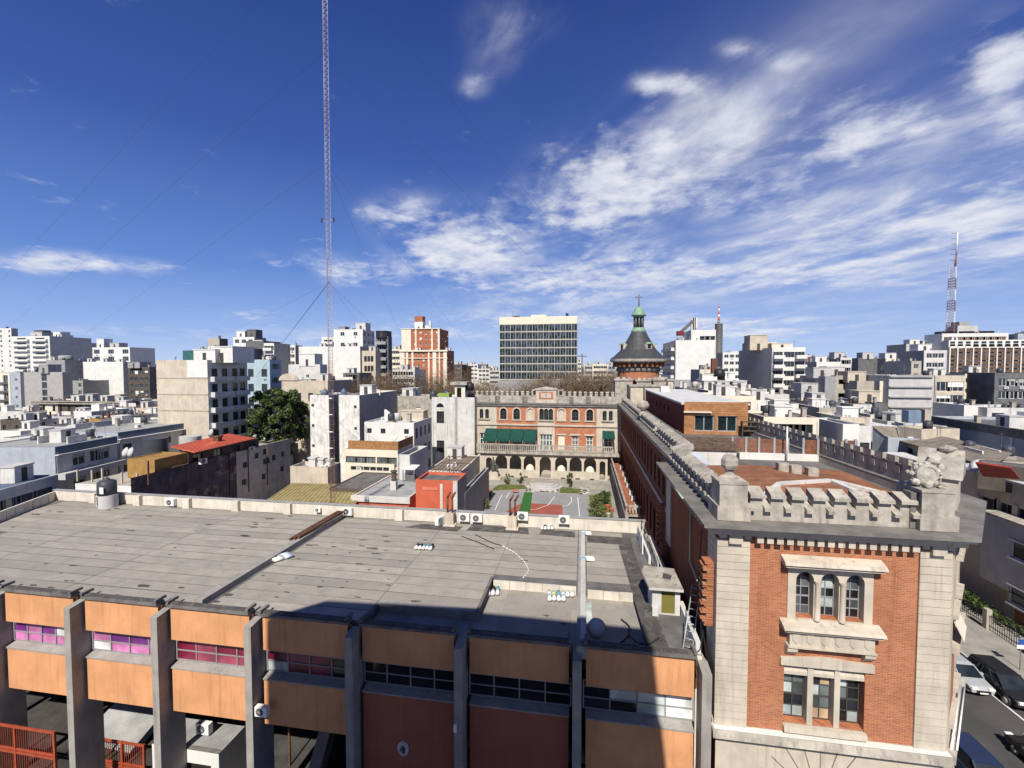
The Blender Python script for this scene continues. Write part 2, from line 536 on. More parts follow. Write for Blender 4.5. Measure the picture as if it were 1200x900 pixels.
WHITE_D = mat('dirty_white_paint', (.58, .565, .535), var=.12, scale=.6, stain=.6, stain_col=(.22, .21, .2), patch=.25, patch_col=(.40, .385, .36))
CREAM = mat('cream_paint', (.68, .62, .50), var=.06, scale=.5, stain=.3, stain_col=(.42, .37, .29))
BEIGE = mat('beige_render', (.52, .45, .355), var=.12, scale=.6, stain=.4, patch=.2, patch_col=(.38, .34, .28))
BEIGE_D = mat('dull_beige_render', (.40, .36, .30), var=.15, scale=.8, stain=.5)
GREY_L = mat('light_grey_render', (.47, .46, .445), var=.1, scale=.6, stain=.35)
GREY = mat('grey_render', (.30, .30, .30), var=.12, scale=.7, stain=.4)
GREY_D = mat('dark_grey_render', (.13, .13, .135), var=.2, scale=.7, stain=.3)
GREY_B = mat('blue_grey_render', (.36, .39, .43), var=.1, scale=.6, stain=.3)
BLUE_L = mat('light_blue_render', (.36, .46, .50), var=.08, scale=.6, stain=.25)
TEAL = mat('teal_sheet', (.035, .12, .12), var=.15, scale=.7)
BROWN_D = mat('dark_brown_render', (.09, .075, .062), var=.25, scale=.8, stain=.3)
ROUGHW = mat('rough_whitewash', (.66, .635, .59), var=.15, scale=1.2, stain=.7, stain_col=(.20, .185, .165), patch=.4, patch_col=(.36, .335, .30), pscale=.7, bump=.5)
REDP = mat('red_orange_paint', (.52, .12, .065), var=.1, scale=.8, stain=.25)
REDTIN = mat('red_tin_roof', (.58, .13, .075), var=.1, scale=.6, rough=.55)
TILE = mat('terracotta_roof_tiles', (.27, .115, .06), var=.3, scale=1.2, grain=.4, bscale=5, bump=.5, patch=.4, patch_col=(.22, .11, .07), pscale=.8)
TILE_B = mat('brown_roof_tiles', (.12, .08, .06), var=.35, scale=2.5, grain=.5, bscale=7, bump=.8)
SLATE = mat('dark_slate', (.055, .057, .062), var=.2, scale=1.5, rough=.55, bscale=6, grain=.3)
COPPER = mat('green_copper', (.19, .30, .20), var=.2, scale=2.0, rough=.6)
GREEN = mat('green_awning_cloth', (.007, .055, .042), var=.12, scale=1.2)
TURF = mat('green_turf', (.03, .12, .025), var=.2, scale=3)
METAL = mat('grey_steel', (.30, .31, .32), var=.1, rough=.45, metal=.6, bump=0)
GALV = mat('galvanised_steel', (.42, .44, .46), var=.1, rough=.5, metal=.4, bump=0)
BLACKM = mat('black_metal', (.02, .02, .022), var=.2, rough=.5, bump=0)
RUST = mat('rusty_steel', (.13, .062, .038), var=.3, scale=3, rough=.8)
RUST_R = mat('red_gate_paint', (.33, .065, .03), var=.15, scale=3, rough=.6)
WHITEP = mat('white_plastic', (.76, .75, .72), var=.05, scale=3, rough=.5, bump=0, stain=.1)
DARK = mat('dark_interior', (.018, .017, .016), var=.2, bump=0)
WOOD = mat('timber_cladding', (.36, .175, .075), var=.22, scale=1.8, grain=.2)
WOOD_D = mat('dark_timber', (.23, .095, .05), var=.3, scale=2.5)
WOOD_L = mat('bamboo_screen', (.33, .165, .07), var=.3, scale=5)
MAROON = mat('maroon_plaster', (.16, .028, .022), var=.12, scale=.8, stain=.2)
YTIN = mat('mossy_yellow_tin', (.36, .29, .125), var=.22, scale=.7, grain=.3, bscale=4, stain=.3)
GREYTIN = mat('grey_tin', (.33, .33, .325), var=.2, scale=.8, grain=.25, stain=.3)
WROOF = mat('pale_roof', (.55, .55, .54), var=.1, scale=.6)
DROOF = mat('dark_flat_roof', (.13, .125, .12), var=.3, scale=.8, bump=.3)
BRROOF = mat('brown_fibre_roof', (.22, .19, .155), var=.2, scale=.9, grain=.3, bump=.3)
ASPH = mat('asphalt', (.075, .073, .072), var=.18, scale=.4, grain=.3, bscale=20)
PAVE = mat('pavement', (.30, .28, .25), var=.18, scale=.7, grain=.25, bscale=10)
EARTH = mat('city_ground', (.16, .15, .135), var=.25, scale=.1)
COURT = mat('grey_court_paint', (.255, .255, .262), var=.07, scale=.5)
COURT_R = mat('red_court_paint', (.30, .085, .06), var=.1, scale=.7)
LINE = mat('white_line_paint', (.75, .74, .70), var=.1, scale=2, bump=0)
GRASS = mat('dry_grass', (.10, .12, .035), var=.4, scale=1.2)
LEAF = mat('dark_leaf', (.055, .085, .022), var=.35, scale=1.2, rough=.6)
LEAF_L = mat('olive_leaf', (.11, .125, .04), var=.35, scale=1.4, rough=.6)
TWIG = mat('bare_twig', (.165, .115, .07), var=.25, scale=1.5)
BARK = mat('bark', (.12, .095, .075), var=.3, scale=3, bump=.5)
YELLOW = mat('yellow_ochre_paint', (.32, .185, .06), var=.2, scale=1, stain=.6)
BLUE_R = mat('blue_grey_roof_sheet', (.10, .135, .19), var=.15, scale=.5)
GLASS = glass_mat('window_glass')
GLASS_B = glass_mat('blue_window_glass', (.03, .045, .065))
GLASS_G = glass_mat('grey_green_glass', (.10, .125, .125), rough=.15)
GLASS_T = glass_mat('dark_teal_glass', (.012, .022, .024), rough=.06, spec=.35)
SHUT = mat('white_roller_shutter', (.72, .70, .66), var=.06, scale=3, bump=0)
SHUT_G = mat('grey_roller_shutter', (.36, .355, .34), var=.08, scale=3, bump=0)
FRAME_W = mat('white_window_frame', (.70, .69, .66), var=.05, bump=0)
FRAME_D = mat('dark_window_frame', (.06, .055, .05), var=.1, bump=0)
FRAME_G = mat('grey_window_frame', (.25, .255, .26), var=.1, bump=0)
TANKM = mat('dark_tank_plastic', (.05, .055, .065), var=.15, rough=.5, bump=0)
TANKC = mat('fibre_cement_tank', (.46, .455, .44), var=.12, scale=1.5, stain=.4)
def vu(x, y):
    return Vector((x, y, 0.0))
BALC = {}
def balcony_mesh(w_, d_, m, solid=True, rail=None):
    key = (round(w_, 1), round(d_, 1), m.name, solid, rail.name if rail else '')
    if key in BALC:
        return BALC[key]
    mb = MB()
    mb.box(-w_ / 2, w_ / 2, -d_, -.003, -.18, 0, m)
    rm = rail or m
    if solid:
        mb.box(-w_ / 2, w_ / 2, -d_, -d_ + .1, .001, .85, rm)
        mb.box(-w_ / 2, -w_ / 2 + .1, -d_ + .1, -.003, .001, .85, rm)
        mb.box(w_ / 2 - .1, w_ / 2, -d_ + .1, -.003, .001, .85, rm)
    else:
        for z in (.45, .92):
            mb.box(-w_ / 2, w_ / 2, -d_, -d_ + .05, z, z + .05, rm)
            mb.box(-w_ / 2, -w_ / 2 + .05, -d_ + .05, -.003, z, z + .05, rm)
            mb.box(w_ / 2 - .05, w_ / 2, -d_ + .05, -.003, z, z + .05, rm)
        n = max(2, int(w_ / .35))
        for i in range(n + 1):
            x = -w_ / 2 + (w_ - .05) * i / n
            mb.box(x, x + .05, -d_ + .01, -d_ + .04, .001, .45, rm)
            mb.box(x, x + .05, -d_ + .01, -d_ + .04, .50, .92, rm)
    BALC[key] = mb.me('balcony')
    return BALC[key]
RNG = random.Random(11)
def win_ops(L, z1, s):
    """openings of a face from its spec: n columns, k rows down from the top"""
    ops = []
    n = s.get('n', 4); k = s.get('k', 4); fh = s.get('fh', 3.0); w_ = s.get('w', 1.2); h_ = s.get('h', 1.4)
    t0 = s.get('t0', 1.0); m0 = s.get('m0', .8); m1 = s.get('m1', m0)
    cols = s.get('cols')
    if cols is None:
        span = L - m0 - m1 - w_
        cols = [m0 + w_ / 2 + (span * i / (n - 1) if n > 1 else span / 2) for i in range(n)]
    else:
        cols = [c * L for c in cols]
    for r in range(k):
        zt = z1 - t0 - fh * r
        if zt - h_ < 0.3:
            break
        for ci, c in enumerate(cols):
            if (r, ci) in s.get('skip', ()):
                continue
            a, b = max(.15, c - w_ / 2), min(L - .15, c + w_ / 2)
            if b - a < .2:
                continue
            ops.append((a, b, zt - h_, zt, r, ci))
    return ops
def add_windows(root, O, U, N, ops, s, reveal):
    fm = s.get('fm', FRAME_W); gm = s.get('gm', GLASS); nx = s.get('nx', 2); nz = s.get('nz', 1)
    rz = math.atan2(U.y, U.x)
    for (a, b, za, zb, r, ci) in ops:
        sh = 0.0
        q = RNG.random()
        if s.get('shut', 0) > 0 and q < s['shut']:
            sh = RNG.choice((.35, .55, .96))
        me = win_mesh(b - a, zb - za, fm, gm, nx, nz, s.get('fw', .07), sh, s.get('sm', SHUT) if sh else None)
        p = O + U * ((a + b) / 2) - N * (reveal - .0)
        inst('window', me, root, (p.x, p.y, za), rz)
    bl = s.get('balc')
    if bl:
        rows = sorted(set((o[4], o[2]) for o in ops))
        L = s['_L']
        for (r, za) in rows:
            if r in bl.get('skip', ()):
                continue
            for (f0, f1) in bl['span']:
                me = balcony_mesh((f1 - f0) * L, bl.get('d', 1.1), bl.get('m', WHITE), bl.get('solid', True), bl.get('rail'))
                p = O + U * ((f0 + f1) / 2 * L)
                inst('balcony', me, root, (p.x, p.y, za - bl.get('drop', .05)), rz)
CLUT = {}
def clutter_meshes():
    if CLUT:
        return CLUT
    m = MB(); m.box(-.4, .4, -.3, .3, 0, .55, WHITEP); m.box(-.28, .28, -.33, -.301, .06, .5, GREY); CLUT['roof_unit'] = m.me('roof_unit')
    m = MB(); m.cyl((0, 0), .12, 0, 1.1, GALV, 8); m.cyl((0, 0), .22, 1.1, 1.25, GALV, 8); CLUT['vent_pipe'] = m.me('vent_pipe')
    m = MB(); m.box(-.3, .3, -.3, .3, 0, 1.4, BEIGE_D); m.box(-.38, .38, -.38, .38, 1.402, 1.5, CONC); CLUT['chimney'] = m.me('chimney')
    m = MB(); m.tube((0, 0, 0), (0, 0, 2.8), .03, METAL, 4)
    for i in range(4):
        m.tube((-.5 + .07 * i, 0, 1.8 + .28 * i), (.5 - .07 * i, 0, 1.8 + .28 * i), .018, METAL, 3)
    CLUT['aerial'] = m.me('aerial')
    m = MB(); m.box(-.38, .38, -.3, -.01, 0, .5, WHITEP); m.box(-.26, .26, -.32, -.301, .06, .44, GREY); CLUT['wall_unit'] = m.me('wall_unit')
    m = MB(); m.box(-1.2, 1.2, -.9, .9, 0, 1.9, WHITE_D); m.box(-1.3, 1.3, -1.0, 1.0, 1.902, 2.05, GREY_L); m.box(-.35, .35, -.94, -.901, .05, 1.7, FRAME_D); CLUT['stair_hut'] = m.me('stair_hut')
    m = MB(); m.box(-1.6, 1.6, -.08, .08, 0, 1.1, ROUGHW); CLUT['dividing_wall'] = m.me('dividing_wall')
    m = MB(); m.lathe((0, 0, .4), [(.001, 0), (.55, 0), (.58, .5), (.55, 1.0), (.2, 1.2), (.001, 1.22)], TANKM, 12); m.box(-.5, .5, -.5, .5, 0, .4, CONC); CLUT['water_tank'] = m.me('water_tank')
    m = MB(); m.box(-.06, .06, -.09, -.005, -9, 0, GREY_L); CLUT['downpipe'] = m.me('downpipe')
    return CLUT
def clutter(root, P0, U, N, L, depth, z1, par, specs):
    cl = clutter_meshes()
    r_ = random.Random(int(abs(P0.x) * 31 + P0.y * 17 + L * 7))
    rz = math.atan2(U.y, U.x)
    far = P0.y > 260
    k = min(13, 3 + int(L * depth / 28))
    for i in range(k if not far else 2):
        nm = r_.choice(('roof_unit', 'vent_pipe', 'chimney', 'aerial', 'vent_pipe', 'roof_unit', 'dividing_wall', 'water_tank', 'stair_hut', 'aerial'))
        mg = 1.4 if nm in ('stair_hut', 'dividing_wall') else .8
        if L < 2 * mg + .6 or depth < 2 * mg + .6:
            continue
        p = P0 + U * r_.uniform(mg, L - mg) - N * r_.uniform(mg, depth - mg)
        inst(nm, cl[nm], root, (p.x, p.y, z1 - par + .002), rz + (PI / 2 if nm == 'dividing_wall' and r_.random() < .5 and depth > 4.5 else 0))
    for (O, u, n, o, q) in specs:
        rzz = math.atan2(u.y, u.x)
        for (a, b, za, zb, rr, ci) in o:
            if r_.random() < .16 and not q.get('balc') and za > 1:
                p = O + u * ((a + b) / 2 + r_.uniform(-.2, .2))
                inst('wall_unit', cl['wall_unit'], root, (p.x, p.y, za - .62), rzz)
    if z1 > 9.5 and r_.random() < .6:
        p = P0 + U * r_.choice((.25, L - .25))
        inst('downpipe', cl['downpipe'], root, (p.x, p.y, z1 - .6), rz)
def merge(b, root):
    """the pieces of b become parts of root"""
    d = b.location - root.location
    for ch in list(b.children):
        ch.parent = root
        ch.location = ch.location + d
    bpy.data.objects.remove(b)
def building(name, label, P0, P1, depth, z1, wall, side=None, roof=None, par=.5, f=None, r=None, l=None, cat='building',
             group=None, z0=0.0, reveal=.18, coping=None, back=None, stuffx=True):
    """P0, P1: xy of the front face's left and right corner; grows away from the camera by depth"""
    P0 = vu(P0[0], P0[1]); P1 = vu(P1[0], P1[1])
    U = (P1 - P0).normalized(); N = Vector((U.y, -U.x, 0))
    L = (P1 - P0).length
    root = T(name, label, cat, ((P0.x + P1.x) / 2 - N.x * depth / 2, (P0.y + P1.y) / 2 - N.y * depth / 2, z0), group)
    side = side or wall; roof = roof or DROOF
    P2 = P1 - N * depth; P3 = P0 - N * depth
    mb = MB()
    specs = []
    for (O, u, n, ln, m, s) in ((P0, U, N, L, wall, f), (P1, -N, U, depth, side, r), (P2, -U, -N, L, side, back), (P3, N, -U, depth, side, l)):
        ops = []
        if s and s.get('n', 1):
            ss_ = s if isinstance(s, list) else [s]
            for q in ss_:
                q = dict(q); q['_L'] = ln
                o = win_ops(ln, z1, q)
                ops += o
                specs.append((O, u, n, o, q))
        wall_face(mb, O, u, n, ln, z0, z1, ops, m, reveal)
    t = .22
    Pi = [P0 + U * t - N * t, P1 - U * t - N * t, P2 - U * t + N * t, P3 + U * t + N * t]
    Po = [P0, P1, P2, P3]
    cm = coping or wall
    for i in range(4):
        j = (i + 1) % 4
        mb.face([(Po[i].x, Po[i].y, z1), (Po[j].x, Po[j].y, z1), (Pi[j].x, Pi[j].y, z1), (Pi[i].x, Pi[i].y, z1)], cm)
        mb.face([(Pi[j].x, Pi[j].y, z1 - par), (Pi[i].x, Pi[i].y, z1 - par), (Pi[i].x, Pi[i].y, z1), (Pi[j].x, Pi[j].y, z1)], wall)
    mb.build('wall', root)
    rb = MB()
    rb.face([(p.x, p.y, z1 - par) for p in Pi], roof)
    rb.build('roof', root)
    for (O, u, n, o, q) in specs:
        add_windows(root, O, u, n, o, q, reveal)
    root['_f'] = [P0.x, P0.y, U.x, U.y, L, depth, z1 - par]
    if stuffx and L > 2.5 and depth > 2.5:
        clutter(root, P0, U, N, L, depth, z1, par, specs)
    return root
def on_roof(root, fu, fd):
    x, y, ux, uy, L, d, z = root['_f']
    U = vu(ux, uy); N = Vector((uy, -ux, 0))
    p = vu(x, y) + U * (L * fu) - N * (d * fd)
    return Vector((p.x, p.y, z))
def roof_box(root, fu, fd, w_, d_, h_, m, name='stair_hut', top=None, door=True):
    p = on_roof(root, fu, fd)
    mb = MB()
    mb.box(p.x - w_ / 2, p.x + w_ / 2, p.y - d_ / 2, p.y + d_ / 2, p.z + .003, p.z + h_, m)
    mb.box(p.x - w_ / 2 - .12, p.x + w_ / 2 + .12, p.y - d_ / 2 - .12, p.y + d_ / 2 + .12, p.z + h_ + .001, p.z + h_ + .16, top or m)
    if door and h_ > 1.8:
        mb.box(p.x - .4, p.x + .4, p.y - d_ / 2 - .04, p.y - d_ / 2 - .002, p.z + .05, p.z + min(h_ - .3, 2.0), FRAME_D)
    return mb.build(name, root)
def tank_on(root, fu, fd, m=TANKM, r_=.6, h_=1.3, leg=.5, cat='water tank', label=None, name='water_tank'):
    """water tanks on far roofs come as a part of the roof they feed"""
    p = on_roof(root, fu, fd)
    mb = MB()
    if leg:
        for a in range(4):
            x = p.x + r_ * .6 * (1 if a % 2 else -1); y = p.y + r_ * .6 * (1 if a // 2 else -1)
            mb.box(x - .06, x + .06, y - .06, y + .06, p.z + .002, p.z + leg, m)
    mb.lathe((p.x, p.y, p.z + leg), [(0, 0), (r_, 0), (r_ * 1.04, h_ * .5), (r_, h_), (r_ * .5, h_ * 1.12), (0.001, h_ * 1.14)], m, 14)
    return mb.build(name, root)
def pipes_on(root, k=3, m=GREY_L):
    for i in range(k):
        p = on_roof(root, RNG.uniform(.1, .9), RNG.uniform(.15, .8))
        mb = MB()
        h_ = RNG.uniform(.8, 1.8); w_ = RNG.uniform(.15, .3)
        mb.box(p.x - w_, p.x + w_, p.y - w_, p.y + w_, p.z + .002, p.z + h_, m)
        mb.box(p.x - w_ - .07, p.x + w_ + .07, p.y - w_ - .07, p.y + w_ + .07, p.z + h_ + .12, p.z + h_ + .18, m)
        mb.box(p.x - w_ * .7, p.x + w_ * .7, p.y - w_ * .7, p.y + w_ * .7, p.z + h_, p.z + h_ + .12, DARK)
        mb.build('chimney', root)
def antenna_on(root, fu, fd, h_=3.0):
    p = on_roof(root, fu, fd)
    mb = MB()
    mb.tube((p.x, p.y, p.z), (p.x, p.y, p.z + h_), .04, METAL, 5)
    for i in range(4):
        z = p.z + h_ * (.65 + .1 * i)
        mb.tube((p.x - .5 + .08 * i, p.y, z), (p.x + .5 - .08 * i, p.y, z), .02, METAL, 4)
    mb.build('aerial', root)
def px_building(name, label, x0, x1, yt, Y, wall, xs=None, xr=None, depth=None, **kw):
    """front face spans photo columns x0..x1 with its top at row yt, standing at distance Y; xs: column where the far end of
    the right-hand side face shows, xr: same for the left-hand side face"""
    a = onY(x0, yt, Y); b = onY(x1, yt, Y)
    z1 = onY((x0 + x1) / 2, yt, Y).z
    if xs is not None:
        depth = max(3.0, onX(xs, 400, b.x).y - Y)
    elif xr is not None:
        depth = max(3.0, onX(xr, 400, a.x).y - Y)
    elif depth is None:
        depth = 14.0
    return building(name, label, (a.x, Y), (b.x, Y), depth, z1, wall, **kw)
# ---------------------------------------------------------------- ground, street
g = MB()
g.face([(-3500, -60, 0), (3500, -60, 0), (3500, 4500, 0), (-3500, 4500, 0)], EARTH)
structure(g.build('ground'))
g = MB()
g.face([(20.6, 14, .004), (31.5, 14, .004), (31.5, 260, .004), (20.6, 260, .004)], ASPH)
structure(g.build('road'))
g = MB()
g.box(31.5, 40.0, 18, 260, 0.001, .14, PAVE)
structure(g.build('pavement'))
g = MB()
g.box(31.35, 31.5 - .002, 18, 260, 0.005, .15, GREY_L)
structure(g.build('kerb'))
g = MB()
g.box(19.35, 20.6, 24.6, 200, 0.001, .14, PAVE)
structure(g.build('pavement'))
g = MB()
g.face([(29.7, 16, .008), (29.82, 16, .008), (29.82, 120, .008), (29.7, 120, .008)], LINE)
structure(g.build('parking_line'))
# ---------------------------------------------------------------- the building the photograph is taken from (behind the lens)
def back_project(p, Y=-0.6):
    t = (p.y - Y) / sun_dir.y
    q = p - sun_dir * t
    return (q.x, q.z)
ROOFZ = 11.2
outline = [onY(313.7, 870, 20), onY(312.5, 727, 20), onZ(383, 704, ROOFZ), onZ(560, 713, ROOFZ), onZ(754, 732, ROOFZ),
           onY(767, 776, 20), onY(781, 900, 20)]
prof = [back_project(p) for p in outline]
prof = [(prof[0][0], 0.0)] + prof[:-1] + [(prof[-1][0], prof[-1][1]), (prof[-1][0], 0.0)]
tw = T('apartment_block', 'tall pale block the view is taken from', 'building', (-8, -6, 0))
mb = MB()
n = len(prof)
vs = [(x, -0.6, z) for x, z in prof] + [(x, -11.6, z) for x, z in prof]
mb.mesh(vs, [tuple(range(n)), tuple(range(n, 2 * n))[::-1]] + [(i, i + n, (i + 1) % n + n, (i + 1) % n) for i in range(n)], GREY_L)
mb.build('wall', tw)
# ---------------------------------------------------------------- orange school annex with its wide flat roof
FY = 20.0
ZC, ZU, ZS, ZB = 11.28, 9.45, 7.98, 5.54       # spandrel top, upper spandrel foot, sill, lower spandrel foot
annex = T('school_annex', 'long orange rendered annex with grey concrete fins and a wide flat grey roof', 'building', (-18, 27, 0))
PX = [5.29 - 5.46 * (7 - k) for k in range(-1, 8)]     # fin centres
RZ = ROOFZ
RY = 34.85                                       # rear parapet
LOW = RZ - .45
fin = MB()
fin.box(-.20, .20, 19.4, 20.9, 0, 10.95, CONC)
fin.extrude([(19.4, 10.951), (20.2, 10.951), (20.2, 11.06)], 'x', -.20, .20, CONC)
fin_me = fin.me('column')
for x in PX:
    inst('column', fin_me, annex, (x, 0, 0))
def bay_coping(x0, x1):
    c = MB()
    n = max(3, int((x1 - x0) / .6))
    r_ = random.Random(int(x0 * 10))
    c.box(x0, x1, FY - .16, FY + .32, ZC + .002, ZC + .13, CONC_D)
    c.box(x0, x1, FY - .06, FY + .20, ZC + .131, ZC + .20, BITUM)
    c.box(x0, x0 + .14, FY - .18, FY + .45, ZC + .205, ZC + .33, CONC_D)
    c.box(x1 - .14, x1, FY - .18, FY + .45, ZC + .205, ZC + .33, CONC_D)
    return c
VIO = glass_mat('violet_curtain_pane', (.17, .03, .20), .25)
PINK = glass_mat('pink_curtain_pane', (.50, .17, .36), .25)
CRIM = glass_mat('crimson_curtain_pane', (.15, .012, .035), .3)
CRIM2 = glass_mat('faded_crimson_curtain_pane', (.26, .05, .085), .3)
PWHT = glass_mat('white_papered_pane', (.62, .62, .60), .3)
PGRY = glass_mat('pale_green_pane', (.40, .45, .43), .2)
PDRK = glass_mat('dark_classroom_pane', (.012, .012, .014), .1)
PBLU = glass_mat('blue_black_pane', (.02, .022, .03), .1)
PALS = {2: None}
BAYP = [
    [[PDRK] * 5, [VIO, VIO, PWHT, VIO, VIO], [PINK, PINK, PINK, PINK, PINK]],
    [[PWHT, PDRK, PWHT, PDRK, PDRK], [VIO, PINK, VIO, PWHT, VIO], [PINK, PINK, PINK, PINK, PINK]],
    [[PWHT, VIO, VIO, VIO], [PINK, VIO, VIO, PINK], [PWHT, PINK, PINK, PINK]],
    [[PDRK, CRIM, PDRK, CRIM], [CRIM, CRIM2, CRIM, CRIM], [CRIM, CRIM2, CRIM2, CRIM2]],
    [[CRIM, PDRK, PDRK, PDRK], [CRIM, CRIM2, CRIM, PDRK], [PGRY, CRIM, CRIM, PDRK]],
    [[PDRK] * 4, [PDRK] * 4, [PBLU, PDRK, PDRK, PDRK]],
    [[PBLU] * 4, [PDRK] * 4, [PDRK] * 4],
    [[PDRK, PGRY, PGRY, PWHT], [PDRK, PGRY, PGRY, PWHT], [PBLU, PDRK, PGRY, PWHT]],
]
pane_cache = {}
def pane_mesh(w_, h_, m):
    k = (round(w_, 3), round(h_, 3), m.name)
    if k not in pane_cache:
        q = MB(); q.box(-w_ / 2, w_ / 2, 0, .02, 0, h_, m)
        pane_cache[k] = q.me('pane')
    return pane_cache[k]
for b in range(len(PX) - 1):
    xl, xr_ = PX[b] + .24 + .02, PX[b + 1] - .24 - .02
    x0, x1 = xl + .14, xr_ - .12
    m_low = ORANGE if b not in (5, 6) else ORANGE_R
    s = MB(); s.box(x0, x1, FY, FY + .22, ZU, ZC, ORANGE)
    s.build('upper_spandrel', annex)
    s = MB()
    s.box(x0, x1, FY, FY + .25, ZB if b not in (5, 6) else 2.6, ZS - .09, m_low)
    s.build('lower_spandrel', annex)
    s = MB()
    s.extrude([(FY - .05, ZS - .09), (FY + .55, ZS - .09), (FY + .55, ZS + .12), (FY - .05, ZS - .02)], 'x', x0 - .02, x1 + .02, CONC)
    s.build('sill', annex)
    bay_coping(x0 - .08, x1 + .08).build('coping', annex)
    s = MB(); s.box(x1 + .08, x1 + .16, FY + .1, FY + .2, ZU + .4, ZC - .1, RUST)
    s.build('downpipe', annex)
    cols = len(BAYP[b][0])
    wz0, wz1 = ZS + .10, ZU
    wy = FY + .45
    wx0, wx1 = xl, xr_
    W_, H_ = wx1 - wx0, wz1 - wz0
    rows = [.24, .62, 1.0]
    fr = MB()
    cx = (wx0 + wx1) / 2
    bars = [wx0 + W_ * i / cols for i in range(cols + 1)]
    for i, x in enumerate(bars):
        xx = min(max(x, wx0 + .03), wx1 - .03)
        fr.box(xx - .03, xx + .03, wy - .05, wy + .03, wz0, wz1, FRAME_G)
    zz = [wz1, wz1 - H_ * .22, wz1 - H_ * .60, wz0]
    for z in (zz[0] - .03, zz[1], zz[2], zz[3] + .03):
        for i in range(cols):
            fr.box(bars[i] + .035, bars[i + 1] - .035, wy - .04, wy + .02, z - .025, z + .025, FRAME_G)
    wo_ = fr.build('window', annex)
    for r_ in range(3):
        for i in range(cols):
            pw = bars[i + 1] - bars[i] - .03
            ph = zz[r_] - zz[r_ + 1] - .02
            inst('pane', pane_mesh(pw, ph, BAYP[b][r_][i]), wo_, ((bars[i] + bars[i + 1]) / 2, wy, zz[r_ + 1] + .01))
s = MB()
s.box(PX[0] - 2, 5.3, FY + .95, FY + 14.6, ZU + .1, RZ - .8, CONC_D)
s.build('ceiling_slab', annex)
s = MB()
s.box(PX[0] - 2, 5.3, FY + .30, FY + 14.6, ZB - .02, ZB + .5, CONC_D)
s.build('floor_slab', annex)
s = MB()
s.box(PX[0] - 2, 5.3, FY + 5, FY + 5.2, ZB + .51, ZU + .09, DARK)
s.box(PX[0] - 2, 4.9, FY + 13, FY + 13.2, 0, ZB - .03, BROWN_D)  # ground floor back wall coloured dark in place of the shade inside
s.build('inner_wall', annex)
s = MB()
s.box(5.02, 5.3, FY + .26, RY - .3, 0, RZ - .02, CREAMP)
s.box(-44.4, -44.1, FY + .26, RY, 0, RZ - .02, CREAMP)
s.box(-44.0, 5.0, RY - .32, RY - .02, 0, RZ - .02, CREAMP)
s.build('end_wall', annex)
mid_x = (PX[5] + PX[4]) / 2
xA = onZ(445, 706, RZ).x
xN = onZ(577, 679, RZ).x                          # notch's left edge
YF = onZ(500, 711, RZ).y                          # front edge of the raised deck
YN = onZ(620, 683, RZ).y                          # back wall of the notch
YR = onZ(700, 692, RZ).y
XB2 = .02                                         # upstand beam
XD = 3.05
d = MB()
d.prism([(-44, FY + .33), (xA, FY + .33), (xA, YF), (xN, YF), (xN, YN), (XB2 - .3, YN), (XB2 - .3, YR), (XD, YR), (XD, FY + .33), (5.3, FY + .33), (4.7, RY - .02), (-50, RY - .02)], RZ - .6, RZ - .012, DROOF)
d.build('roof', annex)
d = MB()
d.prism([(xA + .003, FY + .33), (XD - .003, FY + .33), (XD - .003, YR - .003), (xN + .003, YN - .003), (xN + .003, YF - .003), (xA + .003, YF - .003)], LOW - .3, LOW - .012, ROOFM2)
d.build('roof_tray', annex)
strip_cache = {}
rs = random.Random(5)
y = FY + .36
k = 0
dep = 1.0
while y < RY - .35:
    y1 = min(y + dep, RY - .25)
    xcuts = [(-48.6, -38.5), (-38.47, -29.5), (-29.47, -20.75), (-19.75, -11.0), (-10.97, xN - .02)]
    if y > YN + .02:
        xcuts += [(xN - .0, -.28)]
    if y > YR:
        xcuts += [(.32, 3.0)]
    for (a, b) in xcuts:
        if y < YF and b > xA:
            if a < xA - 1:
                b = xA - .02
            else:
                continue
        if a < -44 and y < 27:
            a = -43.8
        j = rs.uniform(-.12, .12)
        s = MB()
        t = .022 + .008 * (k % 2)
        a2, b2 = a + .004, b - .004
        m_ = rs.choice(ROOFS)
        g1, g2 = .03 + rs.uniform(0, .06), .03 + rs.uniform(0, .06)
        s.mesh([(a2, y + g1, RZ + .002), ((a2 + b2) / 2, y + rs.uniform(.02, .10), RZ + .004), (b2, y + g2, RZ + .002), (b2, y1, RZ + t * .4), (a2, y1, RZ + t * .4)], [(0, 1, 2, 3, 4)], m_)
        s.build('membrane_strip', annex)
        k += 1
    y = y1
x = xA + .05
while x < XD - .2:
    x1 = min(x + .95, XD - .02)
    ytop = YF - .05 if x < xN - .3 else (YN - .05 if x < XB2 - .3 else YR - .05)
    if abs(x - XB2) > .01:
        s = MB()
        m_ = rs.choice(ROOFS)
        s.mesh([(x, FY + .35, LOW - .004), (x1, FY + .35, LOW + .004), (x1, ytop, LOW + .004), (x, ytop, LOW - .004)], [(0, 1, 2, 3)], m_)
        s.build('membrane_strip', annex)
    x = x1 - .02
def stepped_blocks(x0, x1, yw, m, wblk=.9):
    n_ = max(1, int((x1 - x0) / wblk))
    for i in range(n_):
        a = x0 + (x1 - x0) * i / n_; b = x0 + (x1 - x0) * (i + 1) / n_
        q = MB()
        q.box(a + .008, b - .008, yw - .14, yw - .004, LOW + .008, RZ + .02 + rs.uniform(-.01, .012), m)
        q.build('upstand_block', annex)
stepped_blocks(xA, xN, YF, CONC)
stepped_blocks(xN + .1, XB2 - .32, YN, CREAMP)
stepped_blocks(XB2 + .32, XD, YR, CREAMP)
q = MB(); q.box(xA - .05, xN + .05, YF - .2, YF + .1, RZ + .034, RZ + .075, CONC)
q.build('upstand_cap', annex)
